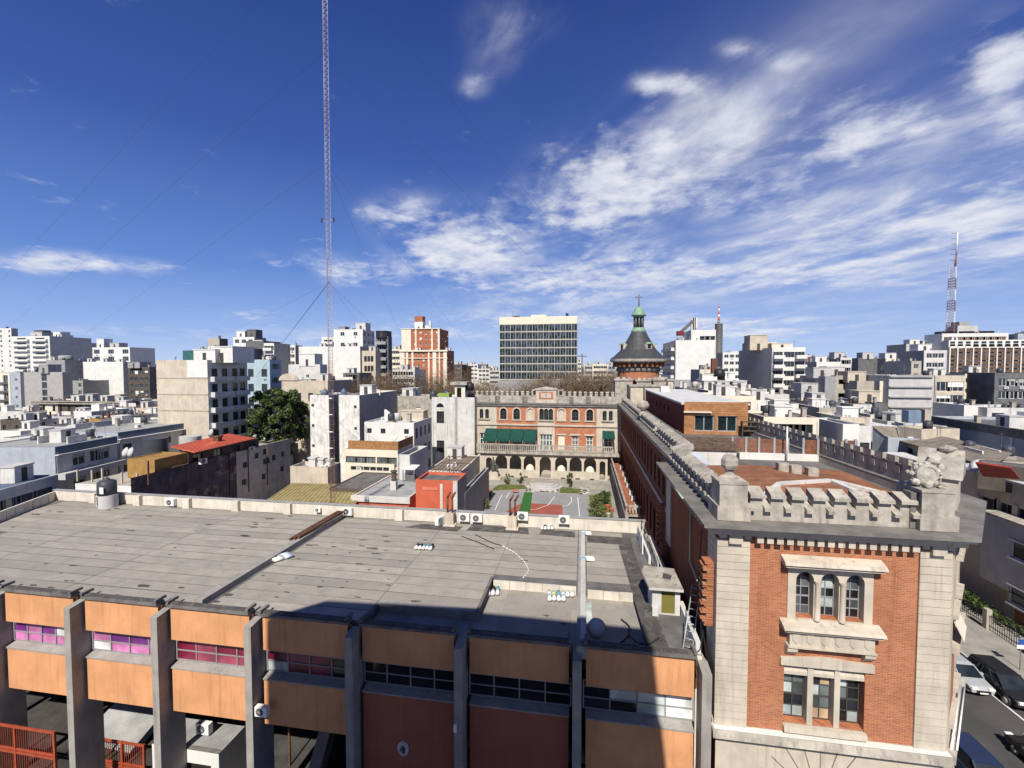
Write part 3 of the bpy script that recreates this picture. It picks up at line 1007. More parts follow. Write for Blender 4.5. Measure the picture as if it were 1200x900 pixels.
q = MB(); q.box(xN - .10, xN + .06, YF - .25, YN + .1, RZ + .08, RZ + .17, CONC_D)
q.build('upstand_cap', annex)
def beam(x0, y0, x1, y1, w_, h_, m, nm='roof_beam'):
    q = MB()
    n_ = max(3, int((y1 - y0) / 1.6))
    for i in range(n_):
        ya = y0 + (y1 - y0) * i / n_; yb = y0 + (y1 - y0) * (i + 1) / n_ - .012
        q.box(x0 - w_ / 2, x0 + w_ / 2, ya, yb, LOW, RZ + h_, m)
    return q.build(nm, annex)
beam(-20.25, FY + .35, 0, RY - .33, .5, .36, CONC)
q = MB(); q.box(-20.62, -20.505, FY + .4, RY - .33, RZ + .012, RZ + .17, CREAMP); q.build('beam_flashing', annex)
beam(XB2, FY - .1, 0, RY - .33, .46, .14, CONC)
q = MB(); q.box(-.05, .22, FY + .3, RY - 1.2, RZ + .145, RZ + .26, GREY_L); q.build('cable_tray', annex)
def patch(poly, z, m=BITUM, nm='bitumen_patch'):
    q = MB(); q.prism(poly, z, z + .012, m)
    return q.build(nm, annex)
patch([(3.02, FY + .4), (3.95, FY + .4), (3.55, RY - 2.6), (2.6, RY - 2.6)], RZ + .02)
p0 = onZ(484, 613, RZ); p1 = onZ(590, 612, RZ)
patch([(-13.9, RY - 1.75), (-9.6, RY - 1.9), (-9.4, RY - .85), (-13.0, RY - .75)], RZ + .02)
patch([(-8.9, RY - 1.6), (-4.0, RY - 1.6), (-4.2, RY - .35), (-8.8, RY - .35)], RZ + .021)
patch([(-3.2, RY - 1.5), (-.5, RY - 1.7), (-.5, RY - .5), (-3.1, RY - .4)], RZ + .02)
patch([(.4, RY - 2.4), (3.6, RY - 2.5), (3.6, RY - 1.2), (.4, RY - 1.1)], RZ + .02)
MARKS = [(42, 603, 9), (57, 599, 6), (71, 600, 9), (15, 618, 5), (137, 596, 9), (128, 598, 6), (175, 605, 8), (153, 622, 10), (235, 603, 5), (244, 615, 9), (287, 628, 16),
         (297, 618, 10), (299, 613, 7), (230, 622, 5), (112, 651, 4), (136, 639, 4), (205, 642, 4), (199, 650, 6), (86, 663, 10), (35, 637, 4), (54, 661, 5), (71, 672, 4), (78, 681, 5), (85, 681, 5), (39, 686, 8),
         (60, 689, 9), (169, 687, 16), (139, 699, 18), (252, 705, 14), (266, 697, 17), (272, 643, 5), (213, 689, 9),
         (316, 608, 15), (300, 615, 9), (362, 639, 14), (370, 639, 8), (391, 641, 8), (423, 640, 9), (425, 633, 8), (437, 643, 17), (441, 649, 14), (452, 645, 7), (421, 661, 9), (433, 668, 6), (448, 669, 7),
         (446, 656, 5), (454, 635, 9), (452, 629, 12), (470, 658, 5), (475, 658, 5), (375, 688, 12), (400, 689, 8), (308, 675, 7), (336, 694, 8), (324, 700, 7), (347, 678, 5), (407, 682, 4), (419, 700, 10),
         (498, 633, 9), (488, 705, 14), (455, 679, 4), (328, 685, 6), (378, 681, 4), (615, 657, 11), (660, 721, 9), (640, 712, 10), (318, 652, 6), (383, 650, 4), (455, 686, 8), (340, 605, 8), (410, 648, 5), (350, 655, 5)]
for (mx, my, mw) in MARKS:
    c = onZ(mx, my, RZ)
    zt = RZ if not (c.y < YN and xN < c.x < XD or c.y < YF and c.x > xA) else LOW
    sc = mw / F * math.hypot(c.x, c.y) * .55
    n_ = 9
    poly = []
    for i in range(n_):
        a = 2 * PI * i / n_
        rr = rs.uniform(.45, 1.0)
        poly.append((c.x + math.cos(a) * sc * rr, c.y + math.sin(a) * sc * .3 * rr))
    q = MB(); q.prism(poly, zt + .004, zt + .03, BITUM)
    q.build('torn_mark', annex)
par = MB()
par.box(-50.2, 4.75, RY - .02, RY + .2, RZ - .3, RZ + .94, CREAMP)
par.build('rear_parapet', annex)
q = MB(); q.box(-50.3, 4.85, RY - .08, RY + .27, RZ + .942, RZ + 1.0, GREY)
q.build('parapet_cap', annex)
pier = MB(); pier.box(-.34, .34, RY - .36, RY - .022, RZ - .05, RZ + .9, CREAMP)
pier_me = pier.me('parapet_pier')
for px in (108, 160, 218, 275, 336, 467, 596):
    inst('parapet_pier', pier_me, annex, (onY(px, 590, RY - .3).x, 0, 0))
a = Vector((-50.2, RY, 0)); b = Vector((-46.6, 27.0, 0))
for i in range(9):
    p = a.lerp(b, i / 9); q2 = a.lerp(b, (i + 1) / 9 - .006)
    q = MB(); q.bar((p.x, p.y, RZ + .38), (q2.x, q2.y, RZ + .38), .16, .9, CREAMP)
    q.build('parapet_slab', annex)
q = MB()
q.prism([(-46.6, 27.0), (-43.9, FY + .33), (-44.1, FY + .33), (-46.8, 27.0)], RZ - .3, RZ + .8, CREAMP)
q.build('left_parapet', annex)
q = MB()
q.prism([(4.28, RY - 5.5), (4.43, RY - 5.5), (4.35, RY - .1), (4.2, RY - .1)], RZ + .012, RZ + .55, WHITE_D)
q.build('edge_parapet', annex)
q = MB()
q.prism([(5.05, FY + .4), (5.28, FY + .4), (5.28, 24.0), (5.05, 24.0)], RZ - .05, RZ + .5, WHITE_D)
q.build('edge_parapet', annex)
q = MB()
for i in range(6):
    yy = RY - .3 - i * 1.5
    q.tube((4.5, yy, RZ), (4.5, yy, RZ + 1.15), .03, GALV)
q.tube((4.5, RY - .3, RZ + 1.15), (4.5, RY - 7.8, RZ + 1.15), .03, GALV)
q.tube((4.5, RY - .3, RZ + .75), (4.5, RY - 7.8, RZ + .75), .025, GALV)
q.build('handrail', annex)
for i, yy in enumerate((RY - 2.2, RY - 3.0, RY - 3.8)):
    q = MB(); q.box(4.06, 4.14, yy - .25, yy + .25, RZ + .03, RZ + 1.3, WHITE)
    q.build('white_board', annex)
OLIVE = mat('olive_door_paint', (.17, .15, .035), var=.1)
hx0, hx1, hy0, hy1 = 3.62, 5.0, 23.4, 24.9
q = MB()
wall_face(q, Vector((hx0, hy0, 0)), vu(1, 0), vu(0, -1), hx1 - hx0, RZ + .01, RZ + 1.4, [(.46, 1.12, RZ + .06, RZ + 1.33)], WHITE_D, .12)
q.box(hx0, hx1, hy0 + .14, hy1, RZ + .01, RZ + 1.4, WHITE_D)
q.build('stair_hut', annex)
q = MB(); q.box(hx0 + .47, hx0 + 1.11, hy0 + .08, hy0 + .12, RZ + .06, RZ + 1.32, OLIVE)
q.build('hut_door', annex)
q = MB()
q.prism([(hx0 - .2, hy0 - .3), (hx1 + .1, hy0 - .3), (hx1 + .1, hy1 + .6), (hx0 - .1, hy1 + .8), (hx0 - .35, hy1)], RZ + 1.402, RZ + 1.54, WHITE_D, STONE_W)
q.build('hut_roof', annex)
q = MB()
q.prism([(4.25, 24.2), (4.65, 24.1), (4.8, 24.6), (4.4, 24.8)], RZ + 1.552, RZ + 1.58, BITUM)
q.build('bitumen_patch', annex)
q = MB(); q.box(3.6, 3.9, 23.15, 23.5, RZ + .012, RZ + .45, WHITE_D); q.build('vent_block', annex)
# ---------------------------------------------------------------- things lying on the roof
def bundle(px, py, z, n_, ln, ang, cols_, label, name='membrane_rolls'):
    c = onZ(px, py, z)
    t = T(name, label, 'roof rolls', (c.x, c.y, z), 'roll bundles left on the annex roof')
    for i in range(n_):
        q = MB()
        o = (i - (n_ - 1) / 2) * .26
        ca, sa = math.cos(ang), math.sin(ang)
        cx, cy = c.x + o * ca, c.y + o * sa
        dx_, dy_ = -sa * ln / 2 * rs.uniform(.8, 1.1), ca * ln / 2 * rs.uniform(.8, 1.1)
        m1 = cols_[i % len(cols_)]
        q.tube((cx - dx_, cy - dy_, z + .14), (cx + dx_ * .1, cy + dy_ * .1, z + .14), .115, WHITEP, 8)
        q.tube((cx + dx_ * .1, cy + dy_ * .1, z + .14), (cx + dx_, cy + dy_, z + .14), .12, m1, 8)
        q.build('roll', t)
    return t
RB1 = mat('roll_blue_wrap', (.10, .30, .38), var=.2, bump=0, rough=.5)
RB2 = mat('roll_black_wrap', (.015, .017, .022), var=.2, bump=0, rough=.6)
RB3 = mat('roll_pale_wrap', (.50, .60, .66), var=.1, bump=0, rough=.5)
RB4 = mat('roll_yellow_wrap', (.58, .55, .22), var=.1, bump=0, rough=.5)
bundle(497, 643, RZ + .02, 5, .7, .05, [RB2, RB2, RB1, RB1, RB2], 'row of five black and blue rolls lying alone in the middle of the grey roof')
bundle(330, 655, RZ + .02, 3, 1.3, -.5, [RB3, RB3, RB3], 'three pale blue rolls beside the long left roof beam')
bundle(578, 695, LOW + .02, 3, .8, .15, [RB2, RB2, RB1], 'three black and blue rolls in the left corner of the sunken roof tray')
bundle(652, 701, LOW + .02, 4, .9, .1, [RB3, RB4, RB1, RB3], 'pale and yellow rolls tumbled in the sunken roof tray')
bundle(668, 697, LOW + .02, 2, .8, .0, [RB2, RB1], 'two dark rolls against the right beam in the sunken tray')
bundle(688, 657, RZ + .02, 2, 1.0, PI / 2, [RB1, RB3], 'two blue rolls lying crosswise just right of the right beam')
bundle(641, 620, RZ + .02, 4, .6, .1, [RB3, RB2, RB3, RB1], 'pale rolls on the dark strip between two parapet air conditioners')
bundle(687, 627, RZ + .02, 2, .8, PI / 2, [RB1, RB3], 'light blue rolls at the far end of the right beam')
t = T('steel_channels', 'dark rusty steel channels lying along the left roof beam', 'steel bars', (-20.3, 31, RZ))
for i in range(3):
    q = MB()
    q.bar((-20.62 + i * .2, 28.4 + .2 * i, RZ + .46 + .01 * i), (-20.3 + i * .2, 34.2, RZ + .62), .14, .16, RUST)
    q.build('channel', t)
def cable(name, label, pts, r_, m, z=RZ):
    P = [onZ(px, py, z) for px, py in pts]
    P2 = []
    for i in range(len(P) - 1):
        for k_ in range(4):
            P2.append(P[i].lerp(P[i + 1], k_ / 4))
    P2.append(P[-1])
    sm_ = [P2[0]] + [(P2[i - 1] + P2[i] * 2 + P2[i + 1]) / 4 for i in range(1, len(P2) - 1)] + [P2[-1]]
    q = MB(); q.path([(p.x, p.y, z + r_ + .012) for p in sm_], r_, m, 5)
    return tag(q.build(name), label, 'cable')
cable('hose', 'pale hose curling over the middle of the grey roof', [(588, 640), (603, 648), (616, 660), (620, 670), (613, 678)], .03, WHITEP)
cable('hose', 'black hose curling across the front right roof tray', [(728, 727), (738, 735), (737, 746), (725, 757), (718, 760)], .045, BLACKM, LOW + .01)
cable('cable', 'black cable looping in front of the stair hut', [(737, 746), (748, 755), (760, 757), (772, 749)], .035, BLACKM)
cable('cable', 'straight dark cable lying left of the roof vents', [(557, 627), (577, 637), (588, 640)], .03, BLACKM)
cable('cable', 'second dark cable lying beside the roof vents, further left', [(541, 629), (560, 636), (579, 644)], .03, BLACKM)
t = T('satellite_dish', 'grey satellite dish lying in shade at the front of the sunken tray', 'satellite dish', onZ(699, 746, LOW) + Vector((0, 0, .0)))
b_ = base_of(t)
q = MB()
q.lathe((0, 0, 0), [(0.001, .16), (.25, .12), (.45, 0), (.47, .03), (.25, .16), (0.001, .2)], GREY_L, 18)
dish_me = q.me('dish')
o = inst('dish', dish_me, t, b_ + Vector((0, 0, .42)))
o.rotation_euler = (R(62), 0, R(15))
q = MB(); q.tube(b_, b_ + Vector((0, .05, .45)), .03, METAL); q.build('stand', t)
q = MB()
pl = [onZ(686, 708, LOW), onZ(693, 706, LOW), onZ(694, 735, LOW), onZ(690, 752, LOW), onZ(686, 745, LOW)]
q.prism([(p.x, p.y) for p in pl], LOW + .01, LOW + .06, mat('green_white_tarp', (.45, .5, .46), var=.3, scale=1.2, patch=.9, patch_col=(.03, .16, .07), pscale=1.0))
tag(q.build('tarpaulin'), 'crumpled green and white tarp beside the right roof beam', 'tarpaulin')
t = T('ladder', 'grey metal ladder leaning at the front right corner of the roof', 'ladder', (4.7, 20.9, RZ))
q = MB()
A0, A1 = Vector((4.55, 20.6, RZ)), Vector((5.5, 23.0, RZ + 1.9))
off = Vector((.36, -.14, 0))
for s_ in (0, 1):
    q2 = MB(); q2.tube(A0 + off * s_, A1 + off * s_, .03, GALV); q2.build('rail', t)
for i in range(9):
    p = A0.lerp(A1, (i + .5) / 9)
    q.tube(p, p + off, .02, GALV, 5)
q.build('rungs', t)
# ---------------------------------------------------------------- air conditioners
def ac_mesh():
    body = MB()
    body.box(-.42, .42, -.16, .16, .06, .66, WHITEP)
    body.box(-.36, -.30, -.14, .14, 0, .06, METAL); body.box(.30, .36, -.14, .14, 0, .06, METAL)
    fan = MB()
    for rr, m_ in ((.27, GREY), (.23, DARK)):
        y_ = -.162 - (.012 if rr < .25 else 0)
        vs = [(-.08 + rr * math.cos(2 * PI * i / 20), y_, .36 + rr * math.sin(2 * PI * i / 20)) for i in range(20)]
        fan.face(vs, m_)
    for i in range(5):
        a = PI * i / 5
        c_, s_ = math.cos(a) * .24, math.sin(a) * .24
        fan.bar((-.08 - c_, -.18, .36 - s_), (-.08 + c_, -.18, .36 + s_), .015, .015, GREY_L)
    return body.me('casing'), fan.me('fan_grille')
AC_BODY, AC_FAN = ac_mesh()
def aircon(p, label, rz=0.0, sc=1.0, pipe=None):
    t = T('air_conditioner', label, 'air conditioner', p, 'outdoor air conditioning units')
    for nm, me in (('casing', AC_BODY), ('fan_grille', AC_FAN)):
        o = inst(nm, me, t, p)
        o.scale = (sc, sc, sc)
    t.rotation_euler = (0, 0, rz)
    return t
aircon((PX[4] + .24 + .36, FY - .42, onY(302, 838, FY - .4).z), 'white air conditioner on the sunlit strip of the orange front', sc=.8)
for px, lb, dz_ in ((200, 'white air conditioner low on the rear parapet, furthest left', 0.0), (407, 'white air conditioner at the rear end of the left roof beam', 0.05),
                    (544, 'white air conditioner right of the left vent stack, nearer the vent', .1), (559, 'white air conditioner right of the left vent stack, further from the vent', .1),
                    (612.5, 'white air conditioner set high right of the right vent stack', .45), (661, 'white air conditioner high on the parapet left of the right roof beam', .35)):
    x_ = onY(px, 605, RY - .3).x
    aircon((x_, RY - .22, RZ + .12 + dz_), lb)
aircon((onY(516, 607, RY - .6).x, RY - .75, RZ + .03), 'white air conditioner turned sideways left of the left vent stack', R(70))
aircon((onY(372, 598, RY - .3).x, RY - .22, RZ + .3), 'small white air conditioner on the parapet near the mast', sc=.6)
def vent(px, label):
    x_ = onY(px, 600, RY - .5).x
    t = T('vent_stack', label, 'vent stack', (x_, RY - .6, RZ), 'vent stacks at the rear parapet')
    q = MB()
    q.box(x_ - .36, x_ + .36, RY - .95, RY - .37, RZ + .02, RZ + 1.05, BEIGE)
    q.box(x_ - .48, x_ + .48, RY - 1.05, RY - .33, RZ + .015, RZ + .12, CREAMP)
    q.build('base', t)
    for k_ in (-1, 1):
        q = MB()
        xx = x_ + .2 * k_
        q.path([(xx, RY - .65, RZ + 1.0), (xx, RY - .65, RZ + 2.25), (xx + .28, RY - .8, RZ + 2.75)], .085, RUST, 8)
        q.build('flue', t)
    return t
vent(528, 'beige vent stack with two bent brown flues in front of the red building')
vent(601, 'beige vent stack with two bent brown flues in front of the sports court')
x_ = onY(127, 580, RY - .9).x
t = T('water_tank', 'dark grey bottle shaped water tank on a pale drum by the rear parapet', 'water tank', (x_, RY - 1.0, RZ))
q = MB(); q.cyl((x_ + .1, RY - 1.0), .72, RZ + .01, RZ + 1.15, GREY_L, 18); q.build('drum', t)
q = MB(); q.box(x_ - 1.15, x_ - .7, RY - 1.1, RY - .4, RZ + .01, RZ + 1.0, WHITE_D); q.box(x_ - 1.02, x_ - .8, RY - 1.13, RY - 1.101, RZ + .1, RZ + .9, DARK); q.build('cabinet', t)
q = MB(); q.lathe((x_, RY - 1.0, RZ + 1.16), [(0.001, 0), (.70, 0), (.72, .5), (.70, 1.15), (.5, 1.3), (.22, 1.36), (.2, 1.5), (.001, 1.52)], TANKM, 18); q.build('tank', t)
q = MB(); q.tube((x_ + .05, RY - 1, RZ + 2.6), (x_ + .05, RY - 1, RZ + 3.3), .04, TANKM); q.build('pipe', t)
q = MB(); q.box(x_ + .10, x_ + .52, RY - 1.735, RY - 1.70, RZ + 1.4, RZ + 1.98, WHITEP); q.build('sticker', t)
e = onY(472.5, 877, FY - .02)
t = T('wall_emblem', 'small grey oval emblem on the shaded orange red wall', 'emblem', (e.x, FY, e.z))
q = MB()
def oval(rx, rz_, y_, m_, mb_):
    mb_.face([(e.x + rx * math.cos(2 * PI * i / 28), y_, e.z + rz_ * math.sin(2 * PI * i / 28)) for i in range(28)], m_)
vs = []
for (y_, k_) in ((FY - .003, 1.0), (FY - .05, 1.0), (FY - .06, .93)):
    vs.append([(e.x + .30 * k_ * math.cos(2 * PI * i / 28), y_, e.z + .37 * k_ * math.sin(2 * PI * i / 28)) for i in range(28)])
q.mesh(vs[0] + vs[1] + vs[2], [(r_ * 28 + i, r_ * 28 + (i + 1) % 28, (r_ + 1) * 28 + (i + 1) % 28, (r_ + 1) * 28 + i) for r_ in (0, 1) for i in range(28)], GREY_L)
oval(.279, .344, FY - .058, GREY_L, q)
q.build('plaque', t)
q = MB()
for (a, b_, w_, h_) in ((0, .10, .16, .12), (-.02, -.04, .24, .16), (.03, -.16, .16, .10), (.06, .02, .10, .12)):
    q.box(e.x + a - w_ / 2, e.x + a + w_ / 2, FY - .085, FY - .0585, e.z + b_ - h_ / 2, e.z + b_ + h_ / 2, GREY_D)
q.build('relief', t)
l_ = onY(534, 846, 19.36)
t = T('wall_lamp', 'small white floodlight on an arm on the shaded concrete fin', 'lamp', (l_.x, 19.3, l_.z))
q = MB(); q.tube((l_.x - .15, 19.38, l_.z + .25), (l_.x + .1, 19.0, l_.z + .25), .02, METAL); q.build('arm', t)
q = MB(); q.cyl((l_.x + .08, 19.0), .09, l_.z - .15, l_.z + .22, WHITEP, 10, .06); q.build('lamp_head', t)
# ---------------------------------------------------------------- ground floor behind the fins
def gate(px0, px1, pyt, Y, label, tilt=0.0, n_=26):
    a = onY(px0, pyt, Y); b = onY(px1, pyt, Y)
    z1 = a.z; H = 3.0 if a.z > 3 else a.z - .02
    if px0 < 10:
        a = Vector((a.x - 4.5, a.y, a.z))
    t = T('metal_gate', label, 'gate', ((a.x + b.x) / 2, Y, z1 - H), 'red steel gates under the annex')
    for (z_, h_) in ((z1 - .06, .12), (z1 - 1.35, .1), (z1 - 1.55, .1), (z1 - H + .06, .12)):
        q = MB(); q.box(a.x, b.x, Y - .04, Y + .04, z_ - h_ / 2, z_ + h_ / 2, RUST_R); q.build('rail', t)
    W_ = b.x - a.x
    for i in range(4):
        x_ = a.x + W_ * i / 3
        q = MB(); q.box(x_ - .06, x_ + .06, Y - .052, Y + .052, z1 - H, z1 + .02, RUST_R); q.build('stile', t)
    bar_ = MB(); bar_.box(-.012, .012, Y - .012, Y + .012, z1 - H + .1, z1 - .1, RUST_R)
    bm_ = bar_.me('bar')
    for i in range(n_ * 2):
        inst('bar', bm_, t, (a.x + W_ * (i + .5) / (n_ * 2), 0, 0))
    return t
gate(2, 63, 848, 19.6, 'red steel gate under the annex at the far left')
gate(93, 168, 861, 21.6, 'red steel gate under the annex between the second and third fins', n_=16)
bz = onY(180, 872, 20.9).z
a = onY(178, 872, 20.9); b = onY(256, 876, 20.9)
t = T('white_booth', 'white walled booth with a doorway under the orange annex', 'booth', ((a.x + b.x) / 2, 21.5, 0))
q = MB()
wall_face(q, Vector((a.x, 20.9, 0)), vu(1, 0), vu(0, -1), b.x - a.x, 0, bz, [(.8, b.x - a.x - .5, 0.0, bz - .75)], WHITE, .2, DARK)
q.face([(b.x, 20.9, 0), (b.x, 23.0, 0), (b.x, 23.0, bz), (b.x, 20.9, bz)], WHITE)
q.face([(a.x, 23.0, 0), (a.x, 20.9, 0), (a.x, 20.9, bz), (a.x, 23.0, bz)], WHITE)
q.face([(a.x, 20.9, bz), (b.x, 20.9, bz), (b.x, 21.2, bz), (a.x, 21.2, bz)], CONC_D)
q.face([(a.x, 21.2, bz), (b.x, 21.2, bz), (b.x, 23.0, bz - .15), (a.x, 23.0, bz - .15)], GREYTIN)
q.build('wall', t)
c = onY(238, 866, 21.9)
aircon((c.x, 22.0, bz + .0), 'white box air conditioner on the booth roof under the annex', sc=1.0)
q = MB()
q.mesh([(-21.0, 23.2, 4.3), (-17.2, 23.2, 4.0), (-17.2, 27.5, 4.6), (-21, 27.5, 4.9), (-21.0, 23.2, 4.22), (-17.2, 23.2, 3.92), (-17.2, 27.5, 4.52), (-21, 27.5, 4.82)], [(0, 1, 2, 3), (7, 6, 5, 4), (0, 4, 5, 1), (1, 5, 6, 2), (3, 2, 6, 7), (0, 3, 7, 4)], GREYTIN)
q.box(-21, -20.9, 23.3, 23.4, 0, 4.2, RUST); q.box(-17.3, -17.2, 23.3, 23.4, 0, 3.9, RUST)
tag(q.build('tin_canopy'), 'grey corrugated canopy behind the white booth', 'canopy')
a = onY(100, 850, 23.0); b = onY(165, 866, 23.0)
q = MB()
q.mesh([(a.x, 22.6, a.z - .7), (b.x, 22.6, a.z - .9), (b.x, 26.5, a.z + .5), (a.x, 26.5, a.z + .7), (a.x, 22.6, a.z - .78), (b.x, 22.6, a.z - .98), (b.x, 26.5, a.z + .42), (a.x, 26.5, a.z + .62)], [(0, 1, 2, 3), (7, 6, 5, 4), (0, 4, 5, 1), (1, 5, 6, 2), (3, 2, 6, 7), (0, 3, 7, 4)], GREYTIN)
for xx in (a.x + .1, b.x - .1):
    q.box(xx - .05, xx + .05, 24.4, 24.5, 0, a.z - .35, RUST)
tag(q.build('tin_canopy'), 'sloping grey sheet canopy behind the red gate', 'canopy')
q = MB()
p0 = onY(365, 880, 22.0)
q.extrude([(21.2, 0.0), (22.2, 0.0), (26.5, 5.3), (25.5, 5.3)], 'x', p0.x - .35, p0.x + .35, CONC)
tag(q.build('raking_beam'), 'sloping concrete beam in the dark opening under the annex', 'beam')
q = MB(); q.face([(-44, 20.3, .012), (4.9, 20.3, .012), (4.9, 33, .012), (-44, 33, .012)], mat('shade_dark_floor', (.06, .056, .052), var=.3))  # near black floor colour stands in for the shade under the annex
structure(q.build('garage_floor'))
# ---------------------------------------------------------------- brick castle-like school wing: front block, chamfer, long wings
def arch_plate(mb, O, U, N, L, z0, z1, arches, depth, m, seg=9, n_front=0.0, mrev=None):
    """stone plate with arched openings: arches are (centre, half width, foot z, spring z)"""
    mr = mrev or m
    def P(u, z, n=0.0):
        p = O + U * u + N * (n + n_front)
        return (p.x, p.y, z)
    ar = sorted(arches)
    edges = [0.0]
    for (c, r_, zb, zs) in ar:
        edges += [c - r_, c + r_]
    edges.append(L)
    for i in range(0, len(edges), 2):
        a, b = edges[i], edges[i + 1]
        if b - a > 1e-4:
            mb.face([P(a, z0), P(b, z0), P(b, z1), P(a, z1)], m)
    for (c, r_, zb, zs) in ar:
        if zb > z0 + 1e-4:
            mb.face([P(c - r_, z0), P(c + r_, z0), P(c + r_, zb), P(c - r_, zb)], m)
        mb.face([P(c - r_, zb), P(c + r_, zb), P(c + r_, zb, -depth), P(c - r_, zb, -depth)], mr)
        pts = [(c - r_, zb)] + [(c - r_ * math.cos(PI * k / seg), zs + r_ * math.sin(PI * k / seg)) for k in range(seg + 1)] + [(c + r_, zb)]
        for (u0, za), (u1, zb_) in zip(pts[:-1], pts[1:]):
            mb.face([P(u0, za), P(u1, zb_), P(u1, zb_, -depth), P(u0, za, -depth)], mr)
        for k in range(1, seg + 1):
            (u0, za), (u1, zb_) = pts[k], pts[k + 1]
            mb.face([P(u0, za), P(u1, zb_), P(u1, z1), P(u0, z1)], m)
    for (ua, ub) in ((0, 0), (L, L)):
        mb.face([P(ua, z0), P(ua, z1), P(ua, z1, -depth), P(ua, z0, -depth)], m)
    mb.face([P(0, z1), P(L, z1), P(L, z1, -depth), P(0, z1, -depth)], m)
    mb.face([P(0, z0), P(0, z0, -depth), P(L, z0, -depth), P(L, z0)], m)
def arch_rim(mb, O, U, N, c, r_, zb, zs, wd, n0, n1, m, seg=9):
    """raised moulding round an arched opening"""
    def P(u, z, n):
        p = O + U * u + N * n
        return (p.x, p.y, z)
    def ring(rr):
        return [(c - rr, zb)] + [(c - rr * math.cos(PI * k / seg), zs + rr * math.sin(PI * k / seg)) for k in range(seg + 1)] + [(c + rr, zb)]
    a, b = ring(r_), ring(r_ + wd)
    for i in range(len(a) - 1):
        mb.face([P(*b[i], n1), P(*a[i], n1), P(*a[i + 1], n1), P(*b[i + 1], n1)][::-1], m)
        mb.face([P(*b[i], n0), P(*b[i], n1), P(*b[i + 1], n1), P(*b[i + 1], n0)], m)
        mb.face([P(*a[i], n0), P(*a[i], n1), P(*a[i + 1], n1), P(*a[i + 1], n0)][::-1], m)
CY = 20.0
AX = onY(842.5, 640, CY).x
BX = onY(1115, 646, CY).x
LZ = 17.45                                 # ledge top
castle = T('brick_school_wing', 'orange brick school wing with cream quoins, dark ledge and stone battlements', 'building', (10, 40, 0))
A = vu(AX, CY); B = vu(BX, CY); C = vu(18.7, 25.1)
FX, WX0 = 7.0, AX
NY = 31.6                                  # where the front block meets the long wing
EX = vu(1, 0); EN = vu(0, -1)
zb_ = 8.36
q = MB()
u_ = lambda px, py: onY(px, py, CY).x - AX
s1 = (u_(922, 705), u_(1022, 705), onY(970, 730, CY).z, onY(970, 663, CY).z)
s2 = (u_(918, 820), u_(1013, 820), onY(965, 853, CY).z, onY(965, 782, CY).z)
wall_face(q, vu(AX, CY), EX, EN, BX - AX, zb_, 16.97, [s1, s2], BRICK, .55, DARK)
q.build('front_wall', castle)
q = MB()
wall_face(q, vu(AX, CY), EX, EN, BX - AX, 0, zb_, [], STONE, .3)
q.build('rusticated_base', castle)
CH = (C - B); CL = CH.length; CU = CH.normalized(); CN = Vector((CU.y, -CU.x, 0))
q = MB()
ch_ops = [(1.5, 3.0, 13.6, 15.9), (1.3, 3.2, 9.0, 12.0), (4.0, 5.2, 13.6, 15.9), (4.0, 5.2, 9.2, 11.9)]
wall_face(q, B, CU, CN, CL, 0, 16.97, ch_ops, STONE, .45, GLASS)
q.build('chamfer_wall', castle)
q = MB()
for (a, b, za, zb2) in ch_ops:
    q.obox(B, CU, CN, a - .2, b + .2, .002, .30, zb2 + .02, zb2 + .30, STONE)
    q.obox(B, CU, CN, a - .2, b + .2, .002, .22, za - .2, za - .02, STONE)
q.build('window_hoods', castle)
q = MB()
O_ = B + CU * 1.4
def PP(u, n, z):
    p = O_ + CU * u + CN * n
    return (p.x, p.y, z)
q.mesh([PP(0, .02, 13.5), PP(1.5, .02, 13.5), PP(1.5, .42, 12.6), PP(0, .42, 12.6), PP(0, .02, 13.4), PP(1.5, .02, 13.4), PP(1.5, .42, 12.5), PP(0, .42, 12.5)],
       [(0, 3, 2, 1), (4, 5, 6, 7), (0, 1, 5, 4), (1, 2, 6, 5), (2, 3, 7, 6), (3, 0, 4, 7)], CREAM)
q.build('window_awning', castle)
q = MB()
q.obox(B, CU, CN, .9, 3.6, .003, .05, 8.7, 12.9, BRICK)
q.build('brick_panel', castle)
def left_face(P, Q, z0, z1, m, ops=(), reveal=.25, back=DARK):
    U = (Q - P).normalized(); N = Vector((U.y, -U.x, 0))
    q = MB()
    wall_face(q, P, U, N, (Q - P).length, z0, z1, list(ops), m, reveal, back)
    q.build('side_wall', castle)
    return U, N
PN = vu(AX, NY)
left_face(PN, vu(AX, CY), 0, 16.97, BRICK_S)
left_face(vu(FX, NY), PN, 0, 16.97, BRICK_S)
PE = vu(FX, 83.4)
wing_ops = []
nW = 22
LW = 83.4 - NY
for i in range(nW):
    c = LW * (i + .5) / nW
    wing_ops.append((c - .55, c + .55, 12.9, 15.6))
    wing_ops.append((c - .6, c + .6, 7.2, 10.2))
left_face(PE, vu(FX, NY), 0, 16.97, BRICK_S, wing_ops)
wm = win_mesh(1.1, 2.7, FRAME_D, GLASS, 2, 3, .08)
wm2 = win_mesh(1.2, 3.0, FRAME_D, GLASS, 2, 3, .08)
for i in range(nW):
    yy = 83.4 - LW * (i + .5) / nW
    inst('window', wm, castle, (FX + .2, yy, 12.9), -PI / 2)
    inst('window', wm2, castle, (FX + .2, yy, 7.2), -PI / 2)
D_ = vu(17.6, 51); E_ = vu(16.6, 92)
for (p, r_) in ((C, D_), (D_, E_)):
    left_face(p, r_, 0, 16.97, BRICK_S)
q = MB()
q.box(FX - .12, FX - .002, NY + .05, 83.3, 11.9, 12.25, STONE)
q.box(AX - .14, AX - .002, CY + .02, NY - .02, 8.3, 8.6, STONE)
q.build('string_course', castle)
q = MB()
